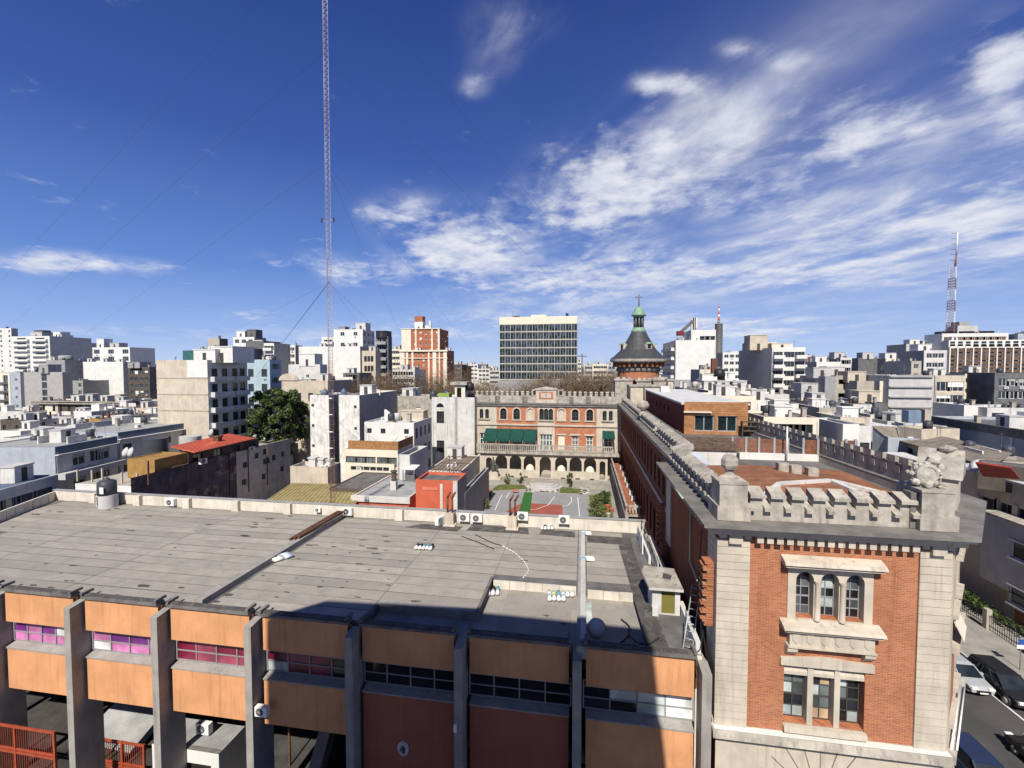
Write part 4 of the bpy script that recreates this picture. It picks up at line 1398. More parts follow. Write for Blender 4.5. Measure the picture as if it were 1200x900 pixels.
q.extrude([(CY - .38, 8.05), (CY + .0, 8.05), (CY - .003, 8.45), (CY - .30, 8.33)], 'x', AX - .2, BX + .12, STONE_W)
q.build('string_course', castle)
q = MB(); q.box(AX - .16, BX + .1, CY - .30, CY - .003, 8.40, 8.44, WHITE); q.build('string_flashing', castle)
q = MB()
q.obox(B, CU, CN, -.05, CL, .003, .36, 8.05, 8.4, STONE_W)
q.build('string_course', castle)
q = MB()
for k_ in range(9):
    a0 = PI * (.15 + .7 * k_ / 8)
    q.bar((AX + 4.2 + math.cos(a0) * 1.4, CY - .01, 5.5 + math.sin(a0) * 1.4), (AX + 4.2 + math.cos(a0) * 2.6, CY - .01, 5.5 + math.sin(a0) * 2.6), .03, .03, STONE_D)
q.build('voussoir_joint', castle)
q = MB()
pc = [B + CU * .9 + CN * .42, B + CU * 3.6 + CN * .42]
pa_ = B + CU * .35 + CN * .2; pb2 = B + CU * 5.6 + CN * .2
q.path([(pb2.x, pb2.y, 8.5), (pa_.x, pa_.y, 8.46), (pa_.x, pa_.y, 8.1)], .05, WHITEP)
q.path([(pb2.x + .12, pb2.y - .1, 8.5), (pa_.x + .12, pa_.y - .1, 8.46)], .035, WHITEP)
q.build('conduit', castle)
qz = [16.66 - i * (16.66 - 8.46) / 25 for i in range(26)]
qlw = onY(877, 700, CY).x - AX
qrx = onY(1075, 700, CY).x
hh = qz[0] - qz[1]
bl1 = MB(); bl1.box(0, qlw, -.09, -.002, 0, hh - .022, STONE); bl1 = bl1.me('quoin_block')
bl2 = MB(); bl2.box(0, BX - qrx, -.09, -.002, 0, hh - .022, STONE); bl2 = bl2.me('quoin_block')
bl3 = MB(); bl3.box(-.09, -.002, -.088, 1.35, 0, hh - .022, STONE); bl3 = bl3.me('quoin_block')
bl4 = MB(); bl4.obox(vu(0, 0), CU, CN, .06, .75, .002, .09, 0, hh - .022, STONE); bl4 = bl4.me('quoin_block')
for i in range(25):
    z = qz[i + 1]
    inst('quoin_block', bl1, castle, (AX, CY, z))
    inst('quoin_block', bl2, castle, (qrx, CY, z))
    inst('quoin_block', bl3, castle, (AX, CY, z))
    inst('quoin_block', bl4, castle, (B.x, B.y, z))
    if i < 14:
        inst('quoin_block', bl3, castle, (AX, NY - 1.3, z))
def cap_blocks(x0, x1):
    w_ = x1 - x0
    for (a, b, za, n_) in ((0, .22, 16.72, .2), (.28, .72, 16.52, .26), (.78, 1.0, 16.72, .2)):
        q = MB(); q.box(x0 + a * w_, x0 + b * w_, CY - n_, CY - .003, za, 16.98, STONE); q.build('capital_block', castle)
        if b - a > .3:
            q = MB(); q.extrude([(CY - n_, 16.519), (CY - .003, 16.519), (CY - .003, 16.34)], 'x', x0 + a * w_ + .1, x0 + b * w_ - .1, STONE); q.build('capital_drop', castle)
cap_blocks(AX, AX + qlw); cap_blocks(qrx, BX)
dm = MB(); dm.box(-.125, .125, CY - .34, CY - .003, 16.64, 16.975, STONE); dm = dm.me('dentil')
nD = 16
for i in range(nD):
    x = AX + qlw + .12 + (qrx - AX - qlw - .24) * (i + .5) / nD
    inst('dentil', dm, castle, (x, 0, 0))
dl = MB(); dl.box(AX - .34, AX - .003, -.14, .14, 16.64, 16.975, STONE); dl = dl.me('dentil')
for i in range(20):
    inst('dentil', dl, castle, (0, CY + 1.7 + i * .5, 0))
def ledge_ring(pts, zt, n_out, m, th=.2, name='ledge', closed=False, n_in=.9):
    """projecting ledge following a line of plan points, outside on the right-hand side"""
    q = MB()
    def offs(k, d):
        a = pts[k - 1] if k > 0 else None
        b = pts[k + 1] if k < len(pts) - 1 else None
        ns = []
        for (p_, r_) in ((a, pts[k]), (pts[k], b)):
            if p_ is None or r_ is None:
                continue
            u = (r_ - p_).normalized(); ns.append(Vector((u.y, -u.x, 0)))
        n_ = sum(ns, Vector()) / len(ns)
        n_ = n_.normalized() / max(.5, n_.normalized().dot(ns[0]))
        return pts[k] + n_ * d
    o1 = [offs(k, n_out) for k in range(len(pts))]
    i1 = [offs(k, -n_in) for k in range(len(pts))]
    for k in range(len(pts) - 1):
        vs = [(o1[k].x, o1[k].y, zt - th), (o1[k + 1].x, o1[k + 1].y, zt - th), (i1[k + 1].x, i1[k + 1].y, zt - th), (i1[k].x, i1[k].y, zt - th),
              (o1[k].x, o1[k].y, zt), (o1[k + 1].x, o1[k + 1].y, zt), (i1[k + 1].x, i1[k + 1].y, zt + .02), (i1[k].x, i1[k].y, zt + .02)]
        q.mesh(vs, [(0, 3, 2, 1), (4, 5, 6, 7), (0, 1, 5, 4), (1, 2, 6, 5), (2, 3, 7, 6), (3, 0, 4, 7)], m)
    return q.build(name, castle)
plan = [PN + vu(0, .0), vu(AX, CY), B, C, D_, E_]
ledge_ring(plan, LZ, .82, STONE_D, .12)
ledge_ring(plan, LZ - .124, .72, STONE, .10, 'cornice')
ledge_ring(plan, LZ - .228, .46, STONE, .26, 'bed_mould')
plan2 = [PE, vu(FX, NY + .0)]
ledge_ring(plan2, LZ - .05, .75, STONE_D, .12)
ledge_ring(plan2, LZ - .175, .6, STONE, .32, 'cornice')
def battlement(P, Q, n_, z0, inset=.0, m=STONE_W, zc1=18.05, zm=18.46, th=.42, both=False):
    U = (Q - P).normalized(); N = Vector((U.y, -U.x, 0)); L = (Q - P).length
    O = P - N * inset
    q = MB(); q.obox(O, U, N, 0, L, -th, 0, z0, zc1, m); q.build('parapet_wall', castle)
    pit = L / n_
    g_ = MB()
    wm_ = pit * .6
    def cap(mb, a, b, z, over, rise):
        vs = []
        for u in (a, b):
            for (nn, zz) in ((over, z), (over, z + .13), (-th - .06, z + .13 + rise), (-th - .06, z)):
                p = vu(0, 0) + U * u + N * nn
                vs.append((p.x, p.y, zz))
        mb.mesh(vs, [(0, 1, 2, 3)[::-1], (4, 5, 6, 7), (0, 4, 5, 1)[::-1], (1, 5, 6, 2)[::-1], (2, 6, 7, 3)[::-1], (3, 7, 4, 0)[::-1]], m)
    mer = MB(); mer.obox(vu(0, 0), U, N, -wm_ / 2, wm_ / 2, -th, -.002, zc1 + .002, zm, m)
    cap(mer, -wm_ / 2 - .05, wm_ / 2 + .05, zm + .002, .17, .24)
    mer = mer.me('merlon')
    cr = MB(); cap(cr, -(pit - wm_) / 2 + .012, (pit - wm_) / 2 - .012, zc1 - .12, .24, .26)
    cr = cr.me('crenel_cap')
    for i in range(n_):
        p = O + U * (pit * (i + .5))
        inst('merlon', mer, castle, (p.x, p.y, 0))
    for i in range(n_ + 1):
        u = min(max(pit * i, (pit - wm_) / 2), L - (pit - wm_) / 2)
        p = O + U * u
        inst('crenel_cap', cr, castle, (p.x, p.y, 0))
lpx0, lpx1 = onY(843, 600, CY - .1).x, onY(876, 600, CY - .1).x
rpx0, rpx1 = onY(1080, 600, CY - .1).x, onY(1119, 600, CY - .1).x
battlement(vu(lpx1, CY), vu(rpx0, CY), 8, LZ + .022, .08)
battlement(vu(AX, NY - .5), vu(AX, CY + 1.25), 12, LZ + .022, .12)
battlement(vu(FX, 83), vu(FX, NY + 14), 34, LZ - .02, .15, zc1=17.75, zm=18.25)
battlement(vu(FX, NY + 13), vu(FX, NY + .4), 11, LZ - .02, .15, zc1=17.75, zm=18.25)
battlement(C + (D_ - C) * .06, D_, 24, LZ + .022, .1)
battlement(D_, E_, 36, LZ + .022, .1)
def pier_at(x0, x1, y0, y1, zt, cap=True):
    q = MB()
    q.box(x0 - .1, x1 + .1, y0 - .1, y1 + .1, LZ + .03, LZ + .62, STONE_W)
    q.box(x0, x1, y0, y1, LZ + .621, zt, STONE_W)
    q.build('corner_pier', castle)
    if cap:
        q = MB()
        q.box(x0 - .03, x1 + .03, y0 - .03, y1 + .03, zt + .002, zt + .1, STONE_W)
        q.build('pier_cap', castle)
zpl = onY(860, 568, CY - .1).z
pier_at(lpx0, lpx1, CY - .1, CY + 1.1, zpl)
mx, my = (lpx0 + lpx1) / 2, CY + .5
q = MB()
q.lathe((mx, my, zpl + .1), [(.45, 0), (.42, .12), (.2, .2), (.17, .34), (.24, .4)], STONE_W, 4, False)
q.build('ball_pedestal', castle)
q = MB()
q.lathe((mx, my, zpl + .5), [(.1, 0), (.27, .06), (.36, .22), (.36, .46), (.26, .62), (.1, .68), (.001, .68)], STONE_W, 8, False)
q.build('stone_ball', castle)
zpr = onY(1098, 578, CY - .1).z
pier_at(rpx0, rpx1, CY - .1, CY + 1.4, zpr)
q = MB(); q.box(rpx0 - .32, rpx0 - .12, CY + .02, CY + .5, LZ + .03, zpr - .05, STONE_D); q.build('pier_slab', castle)
def rock(mb, c, r3, m, sd, n=(10, 7)):
    r_ = random.Random(sd)
    vs = [(c[0], c[1], c[2] - r3[2])]
    for j in range(1, n[1]):
        ph = PI * j / n[1]
        for i in range(n[0]):
            a = 2 * PI * i / n[0]
            k_ = r_.uniform(.82, 1.14)
            vs.append((c[0] + r3[0] * k_ * math.sin(ph) * math.cos(a), c[1] + r3[1] * k_ * math.sin(ph) * math.sin(a), c[2] - r3[2] * k_ * math.cos(ph)))
    vs.append((c[0], c[1], c[2] + r3[2]))
    fs = []
    for i in range(n[0]):
        fs.append((0, 1 + (i + 1) % n[0], 1 + i))
        fs.append((len(vs) - 1, len(vs) - 1 - n[0] + i, len(vs) - 1 - n[0] + (i + 1) % n[0]))
    for j in range(n[1] - 2):
        for i in range(n[0]):
            a_, b_2 = 1 + j * n[0] + i, 1 + j * n[0] + (i + 1) % n[0]
            fs.append((a_, b_2, b_2 + n[0], a_ + n[0]))
    mb.mesh(vs, fs, m, False)
STATUE = mat('carved_stone', (.42, .39, .34), var=.25, scale=2.5, stain=.5, stain_col=(.12, .11, .1), bump=.6, bscale=12)
tx, ty = (rpx0 + rpx1) / 2 - .02, CY + .55
st = T('stone_trophy', 'carved stone trophy with shield, leaves and helmet on the right hand corner pier', 'sculpture', (tx, ty, zpr + .1))
zt = zpr + .1
r_ = random.Random(3)
q = MB()
for i in range(34):
    a = r_.uniform(0, 2 * PI); rr = r_.uniform(.15, .72)
    rock(q, (tx + rr * math.cos(a), ty + rr * .6 * math.sin(a), zt + .05 + r_.uniform(0, .32)), (r_.uniform(.1, .2), r_.uniform(.08, .16), r_.uniform(.08, .16)), STATUE, i, (7, 5))
o = q.build('foliage_base', st)
q = MB()
o_ = Vector((tx - .12, ty - .28, zt + .62))
for (rr, dy) in ((.46, 0), (.40, -.05), (.30, -.03), (.27, -.10)):
    pass
for (ra, ya, rb, yb) in ((.48, .16, .47, .0), (.47, 0, .36, -.06), (.36, -.06, .33, -.02), (.33, -.02, .10, -.1), (.10, -.1, .001, -.12)):
    va = [(o_.x + ra * math.cos(2 * PI * i / 18), o_.y + ya, o_.z + ra * 1.05 * math.sin(2 * PI * i / 18)) for i in range(18)]
    vb = [(o_.x + rb * math.cos(2 * PI * i / 18), o_.y + yb, o_.z + rb * 1.05 * math.sin(2 * PI * i / 18)) for i in range(18)]
    q.mesh(va + vb, [(i, (i + 1) % 18, 18 + (i + 1) % 18, 18 + i) for i in range(18)], STATUE, True)
q.build('shield', st)
q = MB()
for i in range(26):
    a = r_.uniform(-.3, PI + .3)
    rr = r_.uniform(.45, .62)
    rock(q, (tx - .1 + rr * math.cos(a), ty - .08 + r_.uniform(-.1, .2), zt + .62 + rr * math.sin(a) * .85), (r_.uniform(.08, .17), r_.uniform(.08, .15), r_.uniform(.07, .13)), STATUE, 50 + i, (7, 5))
o = q.build('carved_plumes', st)
q = MB()
for i in range(9):
    rock(q, (tx + .4 + r_.uniform(-.2, .25), ty + r_.uniform(-.1, .2), zt + .45 + r_.uniform(-.2, .5)), (.16, .12, .2), STATUE, 90 + i, (7, 5))
q.build('carved_flag', st)
q = MB()
q.lathe((tx + .30, ty + .05, zt + 1.08), [(.001, 0), (.20, 0), (.27, .08), (.29, .14), (.24, .28), (.13, .40), (.001, .44)], STATUE, 14)
q.mesh([(tx + .02, ty - .08, zt + 1.42), (tx + .62, ty - .02, zt + 1.36), (tx + .5, ty + .1, zt + 1.6), (tx + .12, ty + .1, zt + 1.62)], [(0, 1, 2, 3)], STATUE)
q.build('helmet', st)
for ch_ in st.children:
    ch_.scale = (.86, .86, .86)
def small_panes(parent, x0, x1, z0, z1, y, nx, nz, pals, seed, fm=FRAME_G):
    r_ = random.Random(seed)
    fr = MB()
    w_ = (x1 - x0) / nx; h_ = (z1 - z0) / nz
    for i in range(nx + 1):
        x = min(max(x0 + w_ * i, x0 + .02), x1 - .02)
        fr.box(x - .02, x + .02, y - .03, y + .02, z0, z1, fm)
    for j in range(nz + 1):
        z = min(max(z0 + h_ * j, z0 + .02), z1 - .02)
        k_ = .035 if j == nz // 2 else .018
        for i in range(nx):
            fr.box(x0 + w_ * i + .022, x0 + w_ * (i + 1) - .022, y - .026, y + .015, z - k_, z + k_, fm)
    wo_ = fr.build('window', parent)
    for i in range(nx):
        for j in range(nz):
            inst('pane', pane_mesh(round(w_ - .03, 2), round(h_ - .02, 2), r_.choice(pals)), wo_, (x0 + w_ * (i + .5), y, z0 + h_ * j + .01))
    return wo_
GREYP = [PDRK, PDRK, PBLU, PGRY, glass_mat('dull_grey_pane', (.12, .14, .145), .15), glass_mat('slate_grey_pane', (.06, .07, .075), .1)]
COL1 = GREYP + [glass_mat('tan_card_pane', (.45, .33, .2), .4), glass_mat('pale_sky_pane', (.30, .36, .38), .15)]
W1 = s1[1] - s1[0]; x1a = AX + s1[0]
zs0, zs1 = s1[2], s1[3]
PW = W1
arcs = []
for i in range(3):
    c = PW * (.205 + .295 * i)
    arcs.append((c, PW * .105, zs0 + .12, zs1 - .30 - PW * .105))
q = MB()
arch_plate(q, vu(x1a, CY), EX, EN, PW, zs0, zs1, arcs, .40, STONE, 12, .06)
q.build('arched_surround', castle)
for i, (c, r_2, zb2, zs2) in enumerate(arcs):
    small_panes(castle, x1a + c - r_2 - .01, x1a + c + r_2 + .01, zb2 + .02, zs2 + r_2 + .02, CY + .34, 2, 5, GREYP, 20 + i)
    q = MB(); q.box(x1a + c - r_2, x1a + c + r_2, CY + .02, CY + .33, zb2 + .002, zb2 + .05, BRICK); q.build('brick_sill', castle)
for i in (0, 1):
    c = (arcs[i][0] + arcs[i + 1][0]) / 2
    q = MB(); zz = arcs[0][3]; zf = arcs[0][2]
    q.lathe((x1a + c, CY - .08, zf), [(.13, 0), (.13, .08), (.10, .12), (.10, zz - zf - .18), (.15, zz - zf - .05), (.16, zz - zf)], STONE, 12)
    q.build('column', castle)
def hood(x0, x1, z, proj, h_, over):
    q = MB()
    q.extrude([(CY - proj, z), (CY - .003, z), (CY - .003, z + h_ + .16), (CY - proj * .85, z + h_)], 'x', x0 - over, x1 + over, STONE)
    q.extrude([(CY - proj * .82, z - .12), (CY - .003, z - .12), (CY - .003, z - .002), (CY - proj * .82, z - .002)], 'x', x0 - over * .8, x1 + over * .8, STONE)
    q.build('window_hood', castle)
hood(x1a, x1a + W1, zs1 + .10, .5, .12, .28)
hood(x1a, x1a + W1, zs0 - .18, .55, .10, .28)
q = MB(); zz = zs0 - .31
q.box(x1a + .02, x1a + W1 - .02, CY - .30, CY - .003, zz - .62, zz - .002, STONE)
q.box(x1a - .04, x1a + W1 + .04, CY - .36, CY - .003, zz - .70, zz - .625, STONE)
q.build('apron_panel', castle)
for i in range(6):
    c = x1a + W1 * (i + .5) / 6
    q = MB(); q.mesh([(c - .13, CY - .33, zz - .1), (c - .13, CY - .33, zz - .38), (c, CY - .33, zz - .5), (c + .13, CY - .33, zz - .38), (c + .13, CY - .33, zz - .1),
                      (c - .15, CY - .301, zz - .06), (c - .15, CY - .301, zz - .4), (c, CY - .301, zz - .55), (c + .15, CY - .301, zz - .4), (c + .15, CY - .301, zz - .06)],
                     [(0, 1, 2, 3, 4), (0, 5, 6, 1), (1, 6, 7, 2), (2, 7, 8, 3), (3, 8, 9, 4), (4, 9, 5, 0)], STONE)
    q.build('apron_shield', castle)
for c in (x1a + .15, x1a + W1 - .15):
    q = MB(); q.extrude([(CY - .30, zz - .702), (CY - .003, zz - .702), (CY - .003, zz - 1.15), (CY - .1, zz - 1.1), (CY - .28, zz - .9)], 'x', c - .2, c + .2, STONE)
    q.build('corbel', castle)
x2a, W2 = AX + s2[0], s2[1] - s2[0]
z20, z21 = s2[2], s2[3]
q = MB()
zl = z21
q.mesh([(x2a - .18, CY - .12, zl + .0), (x2a + W2 + .28, CY - .12, zl - .0), (x2a + W2 + .28, CY - .12, zl + .32), (x2a + W2 * .5, CY - .12, zl + .46), (x2a - .18, CY - .12, zl + .32),
        (x2a - .18, CY - .003, zl + .0), (x2a + W2 + .28, CY - .003, zl - .0), (x2a + W2 + .28, CY - .003, zl + .32), (x2a + W2 * .5, CY - .003, zl + .46), (x2a - .18, CY - .003, zl + .32)],
       [(0, 1, 2, 3, 4), (0, 5, 6, 1), (1, 6, 7, 2), (2, 7, 8, 3), (3, 8, 9, 4), (4, 9, 5, 0)], STONE)
q.build('lintel', castle)
q = MB(); q.extrude([(CY - .22, z20 - .22), (CY - .003, z20 - .22), (CY + .35, z20 + .03), (CY - .16, z20)], 'x', x2a - .02, x2a + W2 + .06, STONE); q.build('window_sill', castle)
lw = W2 / 3
for i in range(3):
    a, b = x2a + lw * i + (.02 if i == 0 else .1), x2a + lw * (i + 1) - (.02 if i == 2 else .1)
    zt_ = z21 - .48
    small_panes(castle, a, b, z20 + .12, zt_, CY + .36, 2, 4, COL1, 40 + i, FRAME_D)
    q = MB(); q.extrude([(CY + .03, zt_ + .02), (CY + .4, zt_ + .0), (CY + .4, zt_ + .45), (CY + .16, zt_ + .40), (CY + .03, zt_ + .16)], 'x', a - .02, b + .02, STONE); q.build('blind_box', castle)
    q = MB(); q.box(a, b, CY + .02, CY + .34, z20 + .04, z20 + .11, BRICK); q.build('brick_sill', castle)
    if i:
        q = MB(); q.box(x2a + lw * i - .11, x2a + lw * i + .11, CY + .0, CY + .45, z20 + .04, z21 - .01, STONE); q.build('mullion', castle)
def deck(poly, z, m, nm='roof'):
    q = MB(); q.face([(p[0], p[1], z) for p in poly], m); return q.build(nm, castle)
RFZ = 16.95
deck([(AX + .4, CY + .4), (BX, CY + .4), (18.3, 25.3), (18.0, 36.2), (AX + .4, 36.2)], RFZ, DROOF)
deck([(FX + .4, 36.2), (18.0, 36.2), (17.2, 51), (16.3, 84), (FX + .4, 84)], RFZ + .01, DROOF)
RT = [(7.2, 21.6, 17.05), (15.2, 21.8, 17.05), (17.0, 25.5, 17.05), (17.2, 32.6, 17.05), (7.2, 32.6, 17.05)]
r1 = (11.0, 26.8, 17.4); r2_ = (14.2, 28.0, 17.4); r3_ = (11.5, 32.6, 17.25)
for poly in ([RT[0], RT[1], r2_, r1], [RT[1], RT[2], r2_], [RT[2], RT[3], r3_, r2_], [r1, r2_, r3_], [RT[0], r1, r3_, RT[4]]):
    q = MB(); q.face(poly, TILE); q.build('tile_slope', castle)
q = MB()
for i in range(5):
    p_, s_ = RT[i], RT[(i + 1) % 5]
    q.face([p_, s_, (s_[0], s_[1], RFZ), (p_[0], p_[1], RFZ)], WHITE_D)
q.build('eaves_wall', castle)
for (p_, s_) in ((r1, r2_), (r1, RT[0]), (r2_, RT[1]), (r2_, (16.5, 25.2, 17.2))):
    q = MB()
    p_ = Vector(p_); s_ = Vector(s_)
    q.bar(p_ + Vector((0, 0, .04)), p_.lerp(s_, .62 if s_.z < 17.3 else 1.0) + Vector((0, 0, .04)), .34, .16, WHITE_D)
    q.build('ridge_cap', castle)
q = MB(); q.box(7.2, 14.2, 21.1, 21.5, RFZ + .01, 17.3, WHITE_D); q.build('gutter_wall', castle)
for i, (x, y) in enumerate(((12.9, 31.2), (13.5, 30.8), (14.3, 30.4))):
    q = MB(); q.box(x - .3, x + .3, y - .25, y + .25, 17.0, 17.75 - .05 * i, STONE_W); q.build('vent_block', castle)
g0 = onY(1120, 560, 22.3)
q = MB()
O_ = C.lerp(B, .46)
GL = 2.1
def GP(u, n, z):
    p = O_ + CU * u + CN * n
    return (p.x, p.y, z)
q.obox(O_, CU, CN, 0, GL, -1.4, -.05, LZ + .03, 18.9, STONE)
q.build('gable_house', castle)
q = MB()
q.mesh([GP(-.15, .1, 18.902), (GP(GL + .15, .1, 18.902)), GP(GL / 2, .1, 20.1), GP(-.15, -1.5, 18.902), GP(GL + .15, -1.5, 18.902), GP(GL / 2, -1.5, 20.1)],
       [(0, 1, 2), (3, 5, 4), (0, 2, 5, 3), (1, 4, 5, 2), (0, 3, 4, 1)], STONE_W)
q.build('gable_roof', castle)
rock_ = MB(); rock(rock_, GP(GL / 2, -.5, 20.1), (.35, .3, .2), STONE_W, 5); rock_.build('finial', castle)
r_ = random.Random(9)
bm_ = [MB().box(0, .30 + .08 * k_, 0, .3, 0, .075, BRICK).me('brick') for k_ in range(4)]
for i in range(30):
    z = 12.6 + i * .095
    k_ = (i // 2) % 2 * 2 + r_.randint(0, 1)
    inst('brick', bm_[k_], castle, (AX - .09 - (.30 + .08 * k_) - .02, 20.25 + r_.uniform(-.03, .03), z))
    if i % 2:
        inst('brick', bm_[k_], castle, (AX - .09 - (.30 + .08 * k_) - .02, 20.62 + r_.uniform(-.03, .03), z))
for i in range(26):
    z = 11.6 + i * .11
    k_ = (i // 2) % 2 * 2 + r_.randint(0, 1)
    inst('brick', bm_[k_], castle, (AX - .11 - (.30 + .08 * k_), 31.9 + r_.uniform(-.03, .03), z))
    inst('brick', bm_[k_], castle, (AX - .11 - (.30 + .08 * k_), 30.9 + r_.uniform(-.03, .03), z - 2.4))
q = MB()
GP_ = mat('pale_green_pipe', (.35, .45, .36), bump=0)
q.path([(AX - .95, 24.6, 17.55), (AX - .95, 22.6, 17.55)], .05, GP_)
q.path([(AX - .10, 24.6, 17.0), (AX - .10, 24.6, 13.6), (AX - .10, 22.4, 13.2)], .05, GP_)
q.path([(AX - .16, 21.7, 13.0), (AX - .16, 22.4, 9.0)], .05, GP_)
q.build('green_pipe', castle)
q = MB()
for k_ in range(3):
    q.path([(AX - .25 - .12 * k_, 31 - .6 * k_, 9.5), (AX - .28 - .1 * k_, 27, 10.9 - .5 * k_), (AX - .25 - .1 * k_, 22.3, 9.0 - .3 * k_)], .06, GREY_L)
q.build('wall_pipes', castle)
q = MB()
q.path([(AX - .12, 22.3, 16.2), (AX - .5, 21.4, 13.6), (AX - .35, 20.3, 11.2)], .025, BLACKM, 4)
q.path([(AX - .12, 21.6, 13.3), (AX - .6, 20.2, 11.6), (4.9, 20.1, 11.3), (5.0, 19.7, 10.7)], .03, BLACKM, 4)
tag(q.build('cable'), 'black cables hanging between the brick corner and the orange annex', 'cable')
gal = T('terrace_gallery', 'stone terrace gallery with balustrade along the shaded brick wing', 'gallery', (6, 68, 3.2))
gx0, gx1, gy0, gy1 = 5.0, FX - .15, 52.5, 82.0
q = MB()
arcs = [(1.6 + 2.95 * i, 1.05, 3.25, 5.3) for i in range(10)]
arch_plate(q, vu(gx0, gy1), vu(0, -1), vu(-1, 0), gy1 - gy0, 3.2, 6.6, arcs, .35, STONE_W, 8)
q.build('arcade_wall', gal)
q = MB(); q.box(gx0 - .05, gx1, gy0, gy1, 6.602, 6.85, STONE_W); q.build('terrace_slab', gal)
TERR = mat('terrace_tiles', (.30, .115, .065), var=.25, scale=1.4, stain=.2)
q = MB(); q.face([(gx0 + .3, gy0 + .1, 6.856), (gx1 - .02, gy0 + .1, 6.856), (gx1 - .02, gy1, 6.856), (gx0 + .3, gy1, 6.856)], TERR); q.build('terrace_floor', gal)
q = MB(); q.box(gx0, gx0 + .22, gy0, gy1, 7.72, 7.9, STONE_W); q.box(gx0 + .02, gx0 + .2, gy0, gy1, 6.86, 6.98, STONE_W)
q.box(gx0 + .3, gx1, gy0, gy0 + .2, 7.72, 7.9, STONE_W)
q.build('balustrade_rail', gal)
bal = MB(); bal.box(-.07, .07, -.07, .07, 6.982, 7.718, STONE_W); bal = bal.me('baluster')
for i in range(60):
    inst('baluster', bal, gal, (gx0 + .11, gy0 + .25 + (gy1 - gy0 - .5) * i / 59, 0))
for i in range(4):
    inst('baluster', bal, gal, (gx0 + .5 + .35 * i, gy0 + .1, 0))
pl = MB(); pl.box(-.25, .25, -.5, .5, 0, .6, WHITE); pl.box(-.2, .2, -.45, .45, .601, .66, GRASS); plm = pl.me('planter')
for i, yy in enumerate((55, 58.5, 61, 64.8, 68, 71.5, 76)):
    t = tag(inst('planter', plm, None, (gx1 - .35, yy, 6.862)), '%s white planter box on the red terrace, counted from the near end' % ('nearest', 'second', 'third', 'fourth', 'fifth', 'sixth', 'farthest')[i], 'planter', 'white planters along the terrace')
# ---------------------------------------------------------------- rear block of the school, across the courtyard
RYB = 83.0
X0r, X1r = onY(557, 480, RYB).x, FX - .02
rear = T('rear_school_block', 'two storey rear school block in orange brick panels and cream stone above an arcade', 'building', (-7, 88, 3.2))
U0 = EX; N0 = EN
O = vu(X0r, RYB); L = X1r - X0r
zr = lambda py, px=640: onY(px, py, RYB).z
up = lambda px, py=500: onY(px, py, RYB).x - X0r
zcor, zstr, zbal, zgr = zr(474), zr(499.5), zr(530), 3.2
q = MB();
e = [0, up(582), up(630), up(650), up(699), L]
flds = [(e[0], e[1], STONE, 'stone'), (e[1], e[2], BRICK, 'brick'), (e[2], e[3], STONE, 'stone'), (e[3], e[4], BRICK, 'brick'), (e[4], e[5], STONE, 'stone')]
win_hi, win_lo = [], []
def pos_in(px, f):
    return up(px) - f[0]
ARCW = [(590, 1, .0), (605.5, 1, 0), (621.5, 1, 1), (658, 3, 1), (674, 3, 0), (691, 3, 0)]
zs_hi0, zs_hi1 = zr(492.5), zr(480)
